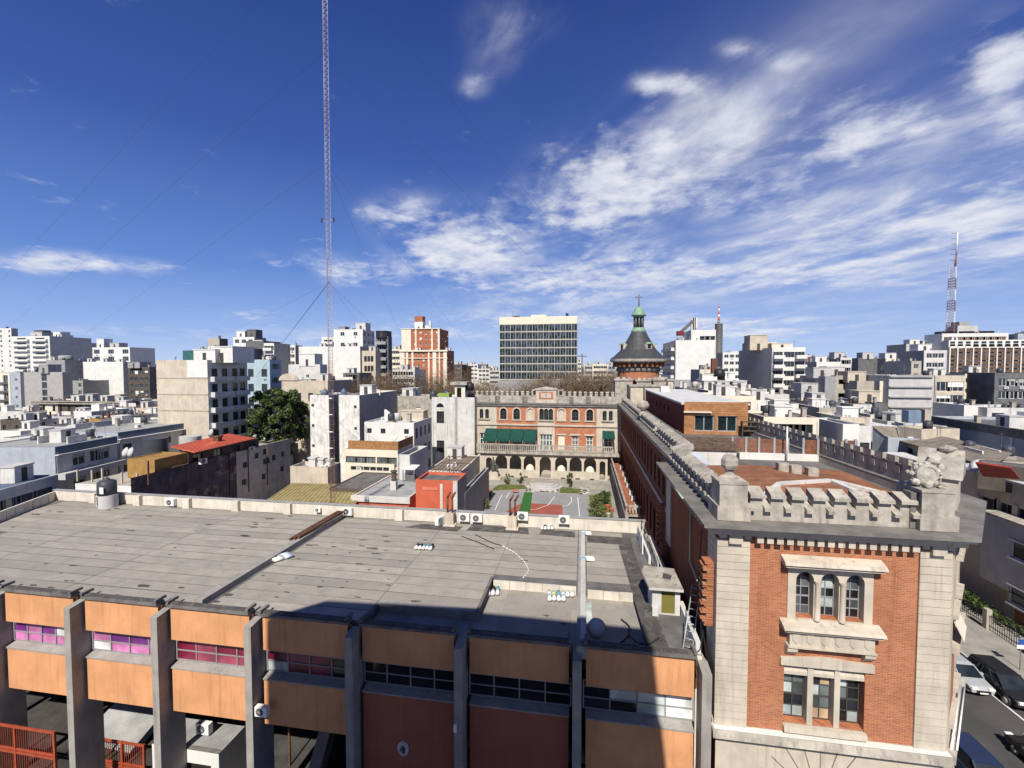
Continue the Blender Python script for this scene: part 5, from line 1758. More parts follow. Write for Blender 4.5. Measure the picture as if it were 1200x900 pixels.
for k, f in enumerate(flds):
    L_ = f[1] - f[0]
    q = MB(); q2 = MB()
    O_ = O + U0 * f[0]
    if k in (1, 3):
        arcs = []
        for (px, kk, bl) in ARCW:
            if kk == k:
                arcs.append((pos_in(px, f), .62, zs_hi0 + .05, zs_hi0 + 1.55, bl))
        arch_plate(q, O_, U0, N0, L_, zstr + .35, zcor - .65, [a[:4] for a in arcs], .3, BRICK_F, 7)
        for a in arcs:
            arch_rim(q2, O_, U0, N0, a[0], a[1], a[2], a[3], .22, .003, .1, STONE, 7)
            m = MB()
            if a[4]:
                m.obox(O_, U0, N0, a[0] - a[1], a[0] + a[1], -.2, -.1, a[2], a[3] + a[1], STONE); m.build('blind_panel', rear)
            else:
                me = win_mesh(a[1] * 2, a[3] + a[1] - a[2], FRAME_W if px == 0 else FRAME_D, GLASS, 2, 3, .08)
                inst('window', me, rear, (O_.x + a[0], RYB + .3, a[2]))
            m = MB(); m.obox(O_, U0, N0, a[0] - .95, a[0] + .95, .003, .18, a[2] - .2, a[2] - .005, STONE); m.build('window_sill', rear)
        q2.build('arch_surround', rear)
        ops = []
        for (px, kk, bl) in ARCW:
            if kk == k:
                c = pos_in(px, f)
                ops.append((c - .6, c + .6, zbal + .02, zbal + 3.2, bl))
        wall_face(q, O_, U0, N0, L_, zbal - .3, zstr + .05, [o[:4] for o in ops], BRICK_F, .3, DARK)
        for o in ops:
            c = (o[0] + o[1]) / 2
            m = MB()
            if o[4]:
                m.obox(O_, U0, N0, o[0], o[1], -.2, -.08, o[2] + .5, o[3], CREAM); m.build('blind_panel', rear)
            else:
                inst('window', win_mesh(1.2, 3.18, FRAME_W if px else FRAME_W, GLASS_G, 2, 4, .09), rear, (O_.x + c, RYB + .3, o[2]))
            m = MB(); m.obox(O_, U0, N0, c - .95, c + .95, .003, .16, o[3] + .1, o[3] + .38, STONE); m.build('lintel', rear)
    else:
        if k == 2:
            arcs = [(L_ * (.23 + .27 * i), .42, zs_hi0 + .05, zs_hi0 + 1.75) for i in range(3)]
        else:
            c = up(567.5) if k == 0 else up(712) - f[0]
            arcs = [(c - .55, .36, zs_hi0 + .15, zs_hi0 + 1.6), (c + .55, .36, zs_hi0 + .15, zs_hi0 + 1.6)]
        arch_plate(q, O_, U0, N0, L_, zstr + .35, zcor - .65, arcs, .3, STONE, 6)
        for a in arcs:
            inst('window', win_mesh(a[1] * 2, a[3] + a[1] - a[2], FRAME_D, GLASS, 2, 3, .06), rear, (O_.x + a[0], RYB + .3, a[2]))
        m = MB(); m.obox(O_, U0, N0, arcs[0][0] - .6, arcs[-1][0] + .6, .003, .22, arcs[0][2] - .25, arcs[0][2] - .005, STONE_W); m.build('window_sill', rear)
        c = L_ / 2 if k == 2 else (up(566) if k == 0 else up(713) - f[0])
        wd = 2.4 if k == 2 else 1.3
        wall_face(q, O_, U0, N0, L_, zbal - .3, zstr + .05, [(c - wd / 2, c + wd / 2, zbal + .02, zbal + 3.4)], STONE, .3, DARK)
        inst('window', win_mesh(wd, 3.36, FRAME_W, GLASS_G if k == 2 else GLASS, 4 if k == 2 else 2, 3, .12), rear, (O_.x + c, RYB + .3, zbal + .02))
    wall_face(q, O_, U0, N0, L_, zcor - .65, zcor - .02, [], STONE, .2)
    q.build(f[3] + '_panel', rear)
m = MB(); m.obox(O, U0, N0, 0, L, .004, .22, zstr + .05, zstr + .35, STONE); m.build('string_course', rear)
m = MB(); m.obox(O, U0, N0, -.1, L, -.8, .55, zcor, zcor + .28, STONE_D); m.build('ledge', rear)
m = MB(); m.obox(O, U0, N0, 0, L, .004, .35, zcor - .3, zcor - .003, STONE_W); m.build('cornice', rear)
zp0, zp1, zp2 = zcor + .29, zr(464), zr(460)
m = MB(); m.obox(O, U0, N0, 0, L, -.35, 0, zp0, zp1, STONE_W); m.build('parapet_wall', rear)
mm = MB(); mm.box(-.24, .24, 0.01, .30, 0, zp2 - zp1, STONE_W); mm.extrude([(-.06, zp2 - zp1 + .002), (.36, zp2 - zp1 + .002), (.15, zp2 - zp1 + .22)], 'x', -.28, .28, STONE_W); mm = mm.me('merlon')
c0, c1 = up(628), up(652)
i = 0
x = .35
while x < L - .2:
    if not (c0 - .3 < x < c1 + .3):
        inst('merlon', mm, rear, (X0r + x, RYB, zp1 + .003))
    x += .98
for (a, b) in ((up(580), up(586)), (up(612), up(618)), (up(667), up(672)), (up(686), up(692))):
    m = MB(); m.obox(O, U0, N0, a, b, .003, .12, zp0 + .1, zp1 - .1, STONE_D); m.build('recess_shade_panel', rear)  # raised slabs whose dark stone colours in the shade of a recess
m = MB()
m.obox(O, U0, N0, c0, c1, -1.2, .3, zp0 + .003, zr(457), STONE)
m.obox(O, U0, N0, c0 - .2, c1 + .2, -1.3, .45, zr(457) + .003, zr(455.5), STONE_W)
m.mesh([(X0r + c0, RYB - .4, zr(455.5) + .003), (X0r + c1, RYB - .4, zr(455.5) + .003), (X0r + (c0 + c1) / 2, RYB - .2, zr(453)), (X0r + c0, RYB + 1.2, zr(455.5) + .003), (X0r + c1, RYB + 1.2, zr(455.5) + .003), (X0r + (c0 + c1) / 2, RYB + 1.0, zr(453))],
       [(0, 1, 2), (3, 5, 4), (0, 2, 5, 3), (1, 4, 5, 2)], STONE_W)
m.build('centre_pediment', rear)
m = MB(); m.obox(O, U0, N0, c0 + .6, c1 - .6, .302, .36, zr(467.5), zr(459), BRICK_F); m.build('brick_plaque', rear)
m = MB(); m.obox(O, U0, N0, c0 + 1.0, c1 - 1.0, .362, .40, zr(466), zr(460.5), STONE); m.build('stone_plaque', rear)
m = MB(); cc = (c0 + c1) / 2; m.obox(O, U0, N0, cc - .08, cc + .08, .402, .44, zr(464.6), zr(461.8), STONE_D); m.build('plaque_mark', rear)
for a in (up(626.5), up(657)):
    m = MB(); m.obox(O, U0, N0, a - .55, a + .55, -.9, .1, zp1 + .003, zr(456.5), STONE_W); m.obox(O, U0, N0, a - .28, a + .28, .102, .12, zp1 + .2, zr(458), DARK); m.build('roof_turret', rear)
m = MB()
m.box(X0r, X1r, RYB + .45, RYB + 12, 3.2, zcor - .05, STONE)
m.build('body', rear)
m = MB(); m.face([(X0r, RYB + .4, zcor + .32), (X1r, RYB + .4, zcor + .32), (X1r, RYB + 12, zcor + .32), (X0r, RYB + 12, zcor + .32)], DROOF); m.build('roof', rear)
AY = RYB - 3.2
ra0, ra1 = onY(563, 540, AY).x, onY(712, 540, AY).x
zar = onY(640, 532.5, AY).z
OA = vu(ra0, AY); LA = ra1 - ra0
ua = lambda px: onY(px, 545, AY).x - ra0
zsp = onY(640, 541.6, AY).z
zf0 = onY(640, 551.5, AY).z
arcs = [(ua(px), 1.08, zf0, zsp) for px in (587.5, 604, 620.5, 657.5, 674.5, 691.5)] + [(ua(639), 1.02, 3.9, zsp), (ua(573), .55, 3.9, zsp), (ua(706), .5, 3.9, zsp)]
q = MB()
arch_plate(q, OA, U0, N0, LA, 3.2, zar, arcs, .3, STONE, 9)
q.build('arcade_wall', rear)
q = MB()
q.face([(ra0, AY + 2.9, 3.2), (ra1, AY + 2.9, 3.2), (ra1, AY + 2.9, zar), (ra0, AY + 2.9, zar)], BEIGE_D)
q.face([(ra0, AY + .5, 3.9), (ra1, AY + .5, 3.9), (ra1, AY + 2.9, 3.9), (ra0, AY + 2.9, 3.9)], PAVE)
q.build('arcade_back', rear)
for c in (arcs[1], arcs[5]):
    m = MB(); m.obox(OA, U0, N0, c[0] - .8, c[0] + .8, -1.6, -1.0, 3.91, 5.0, GREEN); m.build('green_bench', rear)
for c in (arcs[2], arcs[3], arcs[5]):
    m = MB()
    cx_ = ra0 + c[0]
    m.lathe((cx_, AY + .9, 3.91), [(.9, 0), (.9, .3), (.85, 1.2), (.65, 1.8), (.3, 2.1), (.001, 2.2)], CREAM, 12); m.build('round_oven', rear)
m = MB(); m.obox(OA, U0, N0, -.6, LA + 2.2, -3.1, .55, zar + .003, zar + .3, STONE_W); m.build('balcony_slab', rear)
m = MB()
zrl = onY(640, 521.5, AY - .4).z
m.obox(OA, U0, N0, -.6, LA + .9, .25, .5, zrl - .2, zrl, STONE_W); m.obox(OA, U0, N0, -.6, LA + .9, .28, .47, zar + .305, zar + .42, STONE_W)
m.build('balcony_rail', rear)
bb = MB(); bb.box(-.09, .09, -.09, .09, zar + .423, zrl - .203, STONE_W); bb = bb.me('baluster')
nb = 70
for i in range(nb):
    inst('baluster', bb, rear, (ra0 - .5 + (LA + 1.3) * i / (nb - 1), AY - .375, 0))
for i, (w_, z_) in enumerate(((1.9, 3.78), (2.6, 3.6), (3.3, 3.42))):
    m = MB(); c = ra0 + ua(639)
    m.cyl((c, 76.6), w_, 3.2, z_, GREY_L, 24); m.build('step', rear)
for px in (583, 600, 616, 660, 677, 694):
    m = MB(); c = ua(px); m.obox(OA, U0, N0, c - .4, c + .4, .003, .03, 3.75, 4.05, FRAME_D); m.build('basement_vent', rear)
aw = T('green_awning', 'long dark green awning of four cloth bays on the rear balcony, left side', 'awning', (ra0 + 6, AY + 1.2, zar + .3))
for i in range(4):
    a = onY(566 + 15.6 * i, 508, AY + .6).x; b = onY(566 + 15.6 * (i + 1) - .6, 508, AY + .6).x
    m = MB()
    zt, zb2, y0, y1 = zr(507), zr(520), RYB - .1, AY + .3
    zt = zstr - .6; zm_ = zt - 1.7
    m.mesh([(a, y0, zt), (b, y0, zt), (b, y1, zm_), (a, y1, zm_), (b, y1 - .02, zm_ - .35), (a, y1 - .02, zm_ - .35), ((a + b) / 2, (y0 + y1) / 2, (zt + zm_) / 2 - .22)],
           [(0, 3, 6), (3, 2, 6), (2, 1, 6), (1, 0, 6), (3, 5, 4, 2)], GREEN)
    m.build('cloth_bay', aw)
m = MB()
for i in range(5):
    a = onY(566 + 15.6 * i, 508, AY + .6).x
    m.tube((a, AY + .32, zar + .31), (a, AY + .32, zm_), .04, METAL)
m.build('posts', aw)
aw = T('green_awning', 'small dark green awning over the right hand balcony door', 'awning', (X1r - 2, RYB - 1, zar + 3))
a, b = onY(704, 510, RYB - .5).x, onY(720, 510, RYB - .5).x
m = MB(); m.mesh([(a + .3, RYB - .1, zstr - .6), (b, RYB - .1, zstr - .6), (b, RYB - 2.2, zstr - 1.5), (a + .3, RYB - 2.2, zstr - 1.5), (b, RYB - 2.22, zstr - 1.8), (a + .3, RYB - 2.22, zstr - 1.8)], [(0, 3, 2, 1), (3, 5, 4, 2)], GREEN)
m.build('cloth', aw)
m = MB(); m.tube((a + .4, RYB - 2.15, zar + .31), (a + .4, RYB - 2.15, zstr - 1.6), .05, METAL); m.tube((b - .1, RYB - 2.15, zar + .31), (b - .1, RYB - 2.15, zstr - 1.6), .05, METAL); m.build('posts', aw)
# ---------------------------------------------------------------- courtyard
g = MB(); g.box(-22, 6.9, 46, 83.3, .01, 3.2, PAVE); structure(g.build('courtyard'))
g = MB(); g.box(-16.5, 4.9, 76.6, 79.78, 3.21, 3.8, PAVE); structure(g.build('terrace'))
def flat(name, pts, z, m, label=None, cat=None, kind='structure'):
    g = MB(); g.prism([(p.x, p.y) for p in pts], z - .03, z, m)
    o = g.build(name)
    if kind:
        o['kind'] = kind
    return o
CZ = 3.236
ctl, ctr, cbr, cbl = onZ(576, 575, CZ), onZ(687, 580, CZ), onZ(697, 622, CZ), onZ(556, 622, CZ)
flat('sports_court', [ctl, ctr, cbr, cbl], CZ, COURT)
flat('court_paint', [onZ(592, 606, CZ), onZ(593, 599.5, CZ), onZ(612, 589, CZ), onZ(659, 592, CZ), onZ(659.5, 606, CZ)], CZ + .006, COURT_R)
def cline(pts, w_=.10, z=CZ + .012):
    g = MB()
    for a, b in zip(pts[:-1], pts[1:]):
        d = (b - a).normalized(); n_ = Vector((-d.y, d.x, 0)) * w_ / 2
        g.face([(a + n_).to_tuple()[:2] + (z,), (b + n_).to_tuple()[:2] + (z,), (b - n_).to_tuple()[:2] + (z,), (a - n_).to_tuple()[:2] + (z,)][::-1], LINE)
    o = g.build('court_line'); o['kind'] = 'structure'
cline([onZ(677, 583, CZ), onZ(680, 612, CZ)])
cline([onZ(650, 582, CZ), onZ(642, 592, CZ), onZ(628, 597, CZ), onZ(616, 597, CZ)])
cc_ = onZ(655, 592, CZ)
cline([onZ(669, 582, CZ), onZ(670, 587, CZ), onZ(666, 592, CZ), onZ(659, 593.5, CZ)])
cline([onZ(588, 580, CZ), onZ(580, 598, CZ)])
cline([onZ(597, 577, CZ), onZ(593, 584, CZ)])
gl = T('turf_mat', 'green turf strip laid across the court below a yellow hoop frame', 'turf mat', onZ(617, 590, CZ))
g = MB(); g.prism([(p.x, p.y) for p in (onZ(614.5, 577, CZ), onZ(624, 577.5, CZ), onZ(620.5, 604, CZ), onZ(607, 604, CZ))], CZ + .02, CZ + .06, TURF); g.build('mat', gl)
p = onZ(619, 576, CZ)
t = T('yellow_frame', 'yellow metal hoop frame at the far end of the green mat', 'hoop frame', p)
g = MB(); g.path([(p.x - .35, p.y, CZ), (p.x - .35, p.y, CZ + 1.2), (p.x + .35, p.y, CZ + 1.2), (p.x + .35, p.y, CZ)], .06, YELLOW)
g.build('frame', t)
g = MB(); g.path([(p.x, p.y, CZ + 1.2), (p.x, p.y, CZ + 2.0)], .05, YELLOW); g.build('mast', t)
grass_pts = []
def bed(name, pts, m):
    g = MB(); g.prism([(q_.x, q_.y) for q_ in pts], 3.19, 3.28, m); o = g.build(name); o['kind'] = 'structure'
bed('lawn', [onZ(575, 574.5, 3.28), onZ(584, 568, 3.28), onZ(618, 566.5, 3.28), onZ(620, 572, 3.28)], GRASS)
bed('lawn', [onZ(656, 570, 3.28), onZ(679, 573, 3.28), onZ(686, 578, 3.28), onZ(656, 577, 3.28)], GRASS)
bed('lawn', [onZ(571, 577, 3.28), onZ(577, 577, 3.28), onZ(563, 600, 3.28), onZ(558, 600, 3.28)], GRASS)
bed('lawn', [onZ(690, 580, 3.28), onZ(715, 578, 3.28), onZ(720, 612, 3.28), onZ(696, 612, 3.28)], GRASS)
r_ = random.Random(4)
pb = MB()
for i in range(260):
    p = onZ(r_.uniform(622, 655), r_.uniform(567.5, 576), 3.25) if i < 190 else onZ(r_.uniform(680, 690), r_.uniform(572, 579), 3.25)
    s_ = r_.uniform(.15, .32)
    rock(pb, (p.x, p.y, 3.24), (s_, s_ * .9, s_ * .5), r_.choice((BEIGE_D, GREY_L, BROWN_D)), i, (6, 4))
o = pb.build('pebble_bed'); o['kind'] = 'stuff'
o['label'] = 'bed of rounded pebbles in front of the arcade steps'
p = onZ(579, 561, 3.8)
t = T('bronze_statue', 'dark statue of a standing robed figure with a child on a stone plinth', 'statue', p)
g = MB(); g.box(p.x - 1.3, p.x + 1.3, p.y - .8, p.y + .8, 3.8, 4.1, STONE); g.box(p.x - .8, p.x + .8, p.y - .6, p.y + .6, 4.1, 5.1, STONE); g.build('plinth', t)
BRONZE = mat('dark_bronze', (.07, .075, .068), var=.3, rough=.6, bump=.2)
me = bpy.data.meshes.new('figure')
V = [(0, 0, 0), (0, 0, .55), (0, 0, 1.15), (0, 0, 1.75), (0, 0, 1.98), (0, -.02, 2.2), (0, -.02, 2.36), (-.26, 0, 1.68), (-.42, -.12, 1.3), (-.40, -.38, 1.1), (.27, 0, 1.68), (.40, -.1, 1.32), (.52, -.35, 1.05)]
E = [(0, 1), (1, 2), (2, 3), (3, 4), (4, 5), (5, 6), (3, 7), (7, 8), (8, 9), (3, 10), (10, 11), (11, 12)]
me.from_pydata(V, E, [])
fo = bpy.data.objects.new('figure', me); COL.objects.link(fo)
sm_ = fo.modifiers.new('skin', 'SKIN')
rad = [.46, .38, .28, .26, .09, .14, .10, .13, .11, .07, .13, .11, .07]
for i, v in enumerate(me.skin_vertices[0].data):
    v.radius = (rad[i], rad[i] * .8); v.use_root = (i == 2)
fo.modifiers.new('sub', 'SUBSURF').levels = 1
me.materials.append(BRONZE)
fo.parent = t; fo.location = (-.15, 0, 1.3)
fo.scale = (1.15, 1.15, 1.15)
fo2 = fo.copy(); COL.objects.link(fo2); fo2.scale = (.62, .62, .62); fo2.location = (.6, -.3, 1.3); fo2.parent = t
# ---------------------------------------------------------------- plants
def leaf_mesh(name, n_, rx, ry, rz_, lm, sd, size=.16, clump=10, lo=-.6, shell=.55):
    r_ = random.Random(sd)
    mb = MB()
    C_ = []
    for i in range(clump):
        while True:
            x, y, z = r_.uniform(-1, 1), r_.uniform(-1, 1), r_.uniform(lo, 1)
            d = math.sqrt(x * x + y * y + z * z)
            if shell < d < 1:
                break
        C_.append((x * rx, y * ry, z * rz_, r_.uniform(.25, .42)))
    vs, fs = [], []
    for i in range(n_):
        c = r_.choice(C_)
        k_ = c[3]
        x = c[0] + r_.gauss(0, .5) * rx * k_; y = c[1] + r_.gauss(0, .5) * ry * k_; z = c[2] + r_.gauss(0, .5) * rz_ * k_ * .8
        s_ = size * r_.uniform(.6, 1.3)
        n1 = Vector((r_.gauss(0, 1), r_.gauss(0, 1), r_.gauss(0, 1) + .6)).normalized()
        t1 = n1.orthogonal().normalized(); t1 = Matrix.Rotation(r_.uniform(0, 6.28), 3, n1) @ t1
        t2 = n1.cross(t1)
        p = Vector((x, y, z)); b = len(vs)
        vs += [p - t1 * s_, p - t2 * s_ * .5, p + t1 * s_, p + t2 * s_ * .5]
        fs.append((b, b + 1, b + 2, b + 3))
    mb.mesh(vs, fs, lm)
    return mb.me(name)
def plant(name, label, p, h_, lm, sd, n_=500, w_=.6, cat='plant', group=None, stem=.3):
    t = T(name, label, cat, p, group)
    me = leaf_mesh('foliage', n_, w_, w_, h_ * .5, lm, sd, .14, 14, -.9, .2)
    o = bpy.data.objects.new('foliage', me); COL.objects.link(o); o.parent = t; o.location = (0, 0, h_ * .55)
    m = MB(); m.tube(p, Vector(p) + Vector((0, 0, h_ * .7)), .06, BARK, 6, .02); m.build('stem', t)
    return t
plant('young_tree', 'thin pale young tree left of the arcade steps', onZ(594, 568, 3.25), 2.2, LEAF_L, 1, 260, .6)
plant('conifer', 'small dark conifer left of the steps', onZ(610, 568, 3.25), 1.9, LEAF, 2, 500, .5)
plant('conifer', 'taller dark conifer right of the steps', onZ(667, 571, 3.25), 2.7, LEAF, 3, 600, .5)
k = 0
for (px, py, h_, w_) in ((698, 602, 3.0, .8), (696, 610, 2.5, .9), (708, 590, 2.2, 1.0), (704, 612, 2.2, .8)):
    plant('shrub', ['tall yellow green shrub by the court edge', 'yellow green shrub nearest the parapet at the court edge', 'dark round shrub below the gallery', 'low shrub between the court and the gallery'][k], onZ(px, py, 3.25), h_, LEAF_L if k != 2 else LEAF, 10 + k, 700, w_, 'shrub'); k += 1
for i, (px, py) in enumerate(((566, 592), (572, 584), (570, 596))):
    plant('shrub', ['low dry shrub at the left edge of the court', 'upper dry shrub left of the court', 'lower dry shrub left of the court'][i], onZ(px, py, 3.25), 1.3, LEAF_L, 20 + i, 300, .6, 'shrub')
for i, (px, py) in enumerate(((712, 596), (709, 603), (713, 606), (717, 600), (560, 601), (575, 578))):
    p = onZ(px, py, 3.25)
    m = MB(); m.lathe((p.x, p.y, 3.25), [(.2, 0), (.32, .5), (.35, .55), (.3, .5), (.001, .48)], REDP if i != 2 else GREY_L, 10)
    tag(m.build('flower_pot'), ['orange flower pot beside the dark shrub below the gallery', 'orange flower pot in the middle of the bed below the gallery', 'grey flower pot in the bed below the gallery', 'orange flower pot closest to the gallery wall', 'orange pot at the near left corner of the court', 'orange pot at the far left corner of the court'][i], 'flower pot')
p = onZ(604, 578, CZ)
m = MB(); m.box(p.x - .5, p.x + .5, p.y - .25, p.y + .25, CZ + .4, CZ + .5, REDP); m.box(p.x - .45, p.x - .38, p.y - .2, p.y + .2, CZ, CZ + .4, METAL); m.box(p.x + .38, p.x + .45, p.y - .2, p.y + .2, CZ, CZ + .4, METAL)
tag(m.build('court_bench'), 'small dark red bench on the far left of the court', 'bench')
# ---------------------------------------------------------------- round tower with bell shaped slate roof
tp = onY(750, 440, 90)
TX, TY = tp.x, 93.0
tow = T('round_tower', 'round brick tower with flared dark slate roof and green copper lantern', 'tower', (TX, TY, 10))
zt = lambda py: onY(750, py, TY - 3).z
pxm = (TY - 1) / F / 1.033
sc_ = pxm
q = MB(); q.lathe((TX, TY, 0), [(23.8 * sc_, 8), (23.8 * sc_, zt(434))], BRICK, 32); q.build('drum', tow)
q = MB(); q.lathe((TX, TY, 0), [(24 * sc_, zt(435.5)), (25.3 * sc_, zt(434.5)), (25.6 * sc_, zt(432)), (24.3 * sc_, zt(431)), (24.3 * sc_, zt(425))], STONE_D, 32); q.build('cornice_ring', tow)
br = MB(); br.box(24 * sc_, 29.5 * sc_, -.16, .16, zt(430), zt(424.6), WOOD_D); br = br.me('bracket')
for i in range(28):
    inst('bracket', br, tow, (TX, TY, 0), 2 * PI * i / 28)
q = MB(); q.lathe((TX, TY, 0), [(24.5 * sc_, zt(424.4)), (32 * sc_, zt(424.4)), (32.6 * sc_, zt(422.5)), (32.6 * sc_, zt(420.5))], STONE_W, 32); q.build('eaves', tow)
q = MB()
q.lathe((TX, TY, 0), [(32.6 * sc_, zt(420.4)), (27.5 * sc_, zt(416.5)), (22 * sc_, zt(411)), (20.3 * sc_, zt(409)), (17 * sc_, zt(404)), (13.8 * sc_, zt(398)), (11 * sc_, zt(393)), (8.3 * sc_, zt(387.3))], SLATE, 32, False)
q.build('slate_roof', tow)
q = MB(); q.lathe((TX, TY, 0), [(8.5 * sc_, zt(387.5)), (8.7 * sc_, zt(385.8)), (7.2 * sc_, zt(384.5)), (6.8 * sc_, zt(382.5)), (.01, zt(382.5))], COPPER, 20); q.build('copper_collar', tow)
for i in range(8):
    a = 2 * PI * i / 8
    q = MB(); q.tube((TX + 5 * sc_ * math.cos(a), TY + 5 * sc_ * math.sin(a), zt(382.6)), (TX + 5 * sc_ * math.cos(a), TY + 5 * sc_ * math.sin(a), zt(369)), .17, GREY_D, 6); q.build('lantern_post', tow)
q = MB(); q.lathe((TX, TY, 0), [(3 * sc_, zt(382.6)), (3 * sc_, zt(369))], DARK, 12); q.build('lantern_core', tow)
q = MB(); q.lathe((TX, TY, 0), [(4.6 * sc_, zt(370)), (8.3 * sc_, zt(368.3)), (8.6 * sc_, zt(367)), (6.3 * sc_, zt(364.5)), (5.4 * sc_, zt(360.5)), (3.4 * sc_, zt(358)), (1 * sc_, zt(357)), (.01, zt(356.5))], COPPER, 20); q.build('copper_cap', tow)
q = MB()
q.tube((TX, TY, zt(357)), (TX, TY, zt(342)), .12, GREY_D, 6); q.tube((TX - .75, TY, zt(345.3)), (TX + .75, TY, zt(345.3)), .09, GREY_D, 5)
q.build('cross', tow)
for (a, nm) in ((R(-62), 'dormer'), (R(15), 'dormer'), (R(165), 'dormer'), (R(-160), 'dormer')):
    q = MB()
    rr = 19.0 * sc_
    d_ = Vector((math.cos(a), math.sin(a), 0)); s_ = Vector((-d_.y, d_.x, 0))
    c = vu(TX, TY) + d_ * rr
    q.obox(c, s_, d_, -.62, .62, -1.8, .3, zt(409), zt(403), STONE)
    q.obox(c, s_, d_, -.38, .38, .301, .33, zt(408.4), zt(403.8), DARK)
    q.lathe((c.x, c.y, zt(403)), [(.7, 0), (.5, .28), (.001, .4)], COPPER, 10)
    q.build('dormer', tow)
def blockhouse(name, label, px0, px1, pt, Y, dep, m, zb=16.9, top=STONE_W, cat='roof house', merl=0):
    a = onY(px0, pt, Y); b = onY(px1, pt, Y)
    t = T(name, label, cat, ((a.x + b.x) / 2, Y + dep / 2, zb))
    q = MB(); q.box(a.x, b.x, Y, Y + dep, zb, a.z - .3, m); q.build('body', t)
    q = MB(); q.box(a.x - .2, b.x + .2, Y - .2, Y + dep + .2, a.z - .298, a.z - .05, top)
    if merl:
        n_ = merl
        for i in range(n_):
            c = a.x + (b.x - a.x) * (i + .5) / n_
            q.box(c - .3, c + .3, Y - .15, Y + .25, a.z - .048, a.z + .35, top)
    q.build('coping', t)
    return t
blockhouse('stone_turret', 'squat stone turret at the left foot of the round tower', 721, 741, 444, 84.5, 5, STONE_W, merl=3)
blockhouse('stone_turret', 'stone turret right in front of the round tower', 746, 764, 445, 85, 4, STONE_W, merl=3)
blockhouse('stone_turret', 'stone turret with small battlements to the right of the round tower', 766, 782, 444, 83.5, 5, STONE_W, merl=4)
blockhouse('plaster_hut', 'cream plastered box on the wing roof in front of the tower', 739, 754, 451, 80, 4, BEIGE)
blockhouse('plaster_hut', 'long low beige box on the roof between tower and penthouse', 756, 783, 451, 79.5, 3, BEIGE)
blockhouse('plaster_hut', 'narrow beige pier right of the tower blocks', 783, 789, 444, 79.0, 2, BEIGE)
q = MB(); p_ = onY(755, 480, 76.0); q.tube((p_.x, 76, 17), (p_.x, 76, onY(755, 451, 76).z), .1, GREY_D); tag(q.build('vent_pipe'), 'tall grey pipe at the penthouse corner', 'pipe')
# ---------------------------------------------------------------- timber penthouse on the wing roof
PY = 48.5
pa, pb_ = onY(802, 474, PY), onY(877, 474, PY)
zt1, zt0 = onY(840, 471, PY).z, RFZ + .02
pen = T('roof_penthouse', 'modern timber clad penthouse with glass doors and a maroon side wall', 'penthouse', ((pa.x + pb_.x) / 2, PY + 14, RFZ))
PD = 29
ops = [(onY(814, 490, PY).x - pa.x, onY(837, 490, PY).x - pa.x, zt0 + .35, onY(826, 486.5, PY).z), (onY(841, 490, PY).x - pa.x, onY(864, 490, PY).x - pa.x, zt0 + .35, onY(852, 487.5, PY).z)]
q = MB(); wall_face(q, vu(pa.x, PY), EX, EN, pb_.x - pa.x, zt0, zt1 - .01, ops, WOOD, .25)
q.build('front_wall', pen)
nb_ = 14
for i in range(nb_):     # cladding boards above and beside the doors
    z0_ = zt0 + (zt1 - zt0) * i / nb_; z1_ = zt0 + (zt1 - zt0) * (i + 1) / nb_ - .025
    cuts = [(0.02, ops[0][0] - .04), (ops[0][1] + .04, ops[1][0] - .04), (ops[1][1] + .04, pb_.x - pa.x - .02)] if z0_ < ops[0][3] + .02 else [(.02, pb_.x - pa.x - .02)]
    for (a, b) in cuts:
        m = MB(); m.box(pa.x + a, pa.x + b, PY - .03, PY - .003, z0_, z1_, WOOD); m.build('board', pen)
for o in ops:
    c = (o[0] + o[1]) / 2
    inst('glass_door', win_mesh(o[1] - o[0], o[3] - o[2], GALV, GLASS_T, 2, 1, .09), pen, (pa.x + c, PY + .22, o[2]))
q = MB()
wall_face(q, vu(pa.x, PY + PD), vu(0, -1), vu(-1, 0), PD, zt0, zt1 - .35, [(u, u + .8, zt1 - 1.9, zt1 - 1.2) for u in (5, 8, 11, 14, 17, 20)], MAROON, .15, DARK)
q.face([(pb_.x, PY, zt0), (pb_.x, PY + PD, zt0), (pb_.x, PY + PD, zt1 - .35), (pb_.x, PY, zt1 - .35)], MAROON)
q.build('side_wall', pen)
q = MB(); q.mesh([(pa.x - .25, PY + .26, zt1 - .34), (pb_.x + .25, PY + .26, zt1 - .34), (pb_.x + .25, PY + PD, zt1 - .30), (pa.x - .25, PY + PD, zt1 - .30),
                  (pa.x - .25, PY + .26, zt1 - .14), (pb_.x + .25, PY + .26, zt1 - .14), (pb_.x + .25, PY + PD, zt1 - .10), (pa.x - .25, PY + PD, zt1 - .10)],
                 [(0, 3, 2, 1), (4, 5, 6, 7), (0, 1, 5, 4), (1, 2, 6, 5), (2, 3, 7, 6), (3, 0, 4, 7)], WROOF); q.build('roof', pen)
q = MB(); q.box(pa.x - .1, pa.x + (pb_.x - pa.x) * .42, PY - .35, PY - .035, zt1 - 1.12, zt1 - 1.0, CREAM); q.build('light_strip', pen)
q = MB(); q.box(pa.x + 1, pa.x + 2.2, PY + 20, PY + 21.5, zt1 - .09, zt1 + .7, WHITE); q.build('roof_unit', pen)
q = MB()
for i in range(3):
    q.box(pa.x + 5.3 + .02 * i, pa.x + 6.9 - .02 * i, PY - 1.2, PY - .6, RFZ + .6 + .45 * i, RFZ + .68 + .45 * i, BROWN_D)
for s_ in (0, 1):
    q.box(pa.x + 5.3 + 1.45 * s_, pa.x + 5.4 + 1.45 * s_, PY - 1.15, PY - .65, RFZ + .02, RFZ + 1.6, BROWN_D)
tag(q.build('stacked_benches'), 'dark stacked benches in front of the penthouse doors', 'benches')
p_ = onY(773, 480, 62)
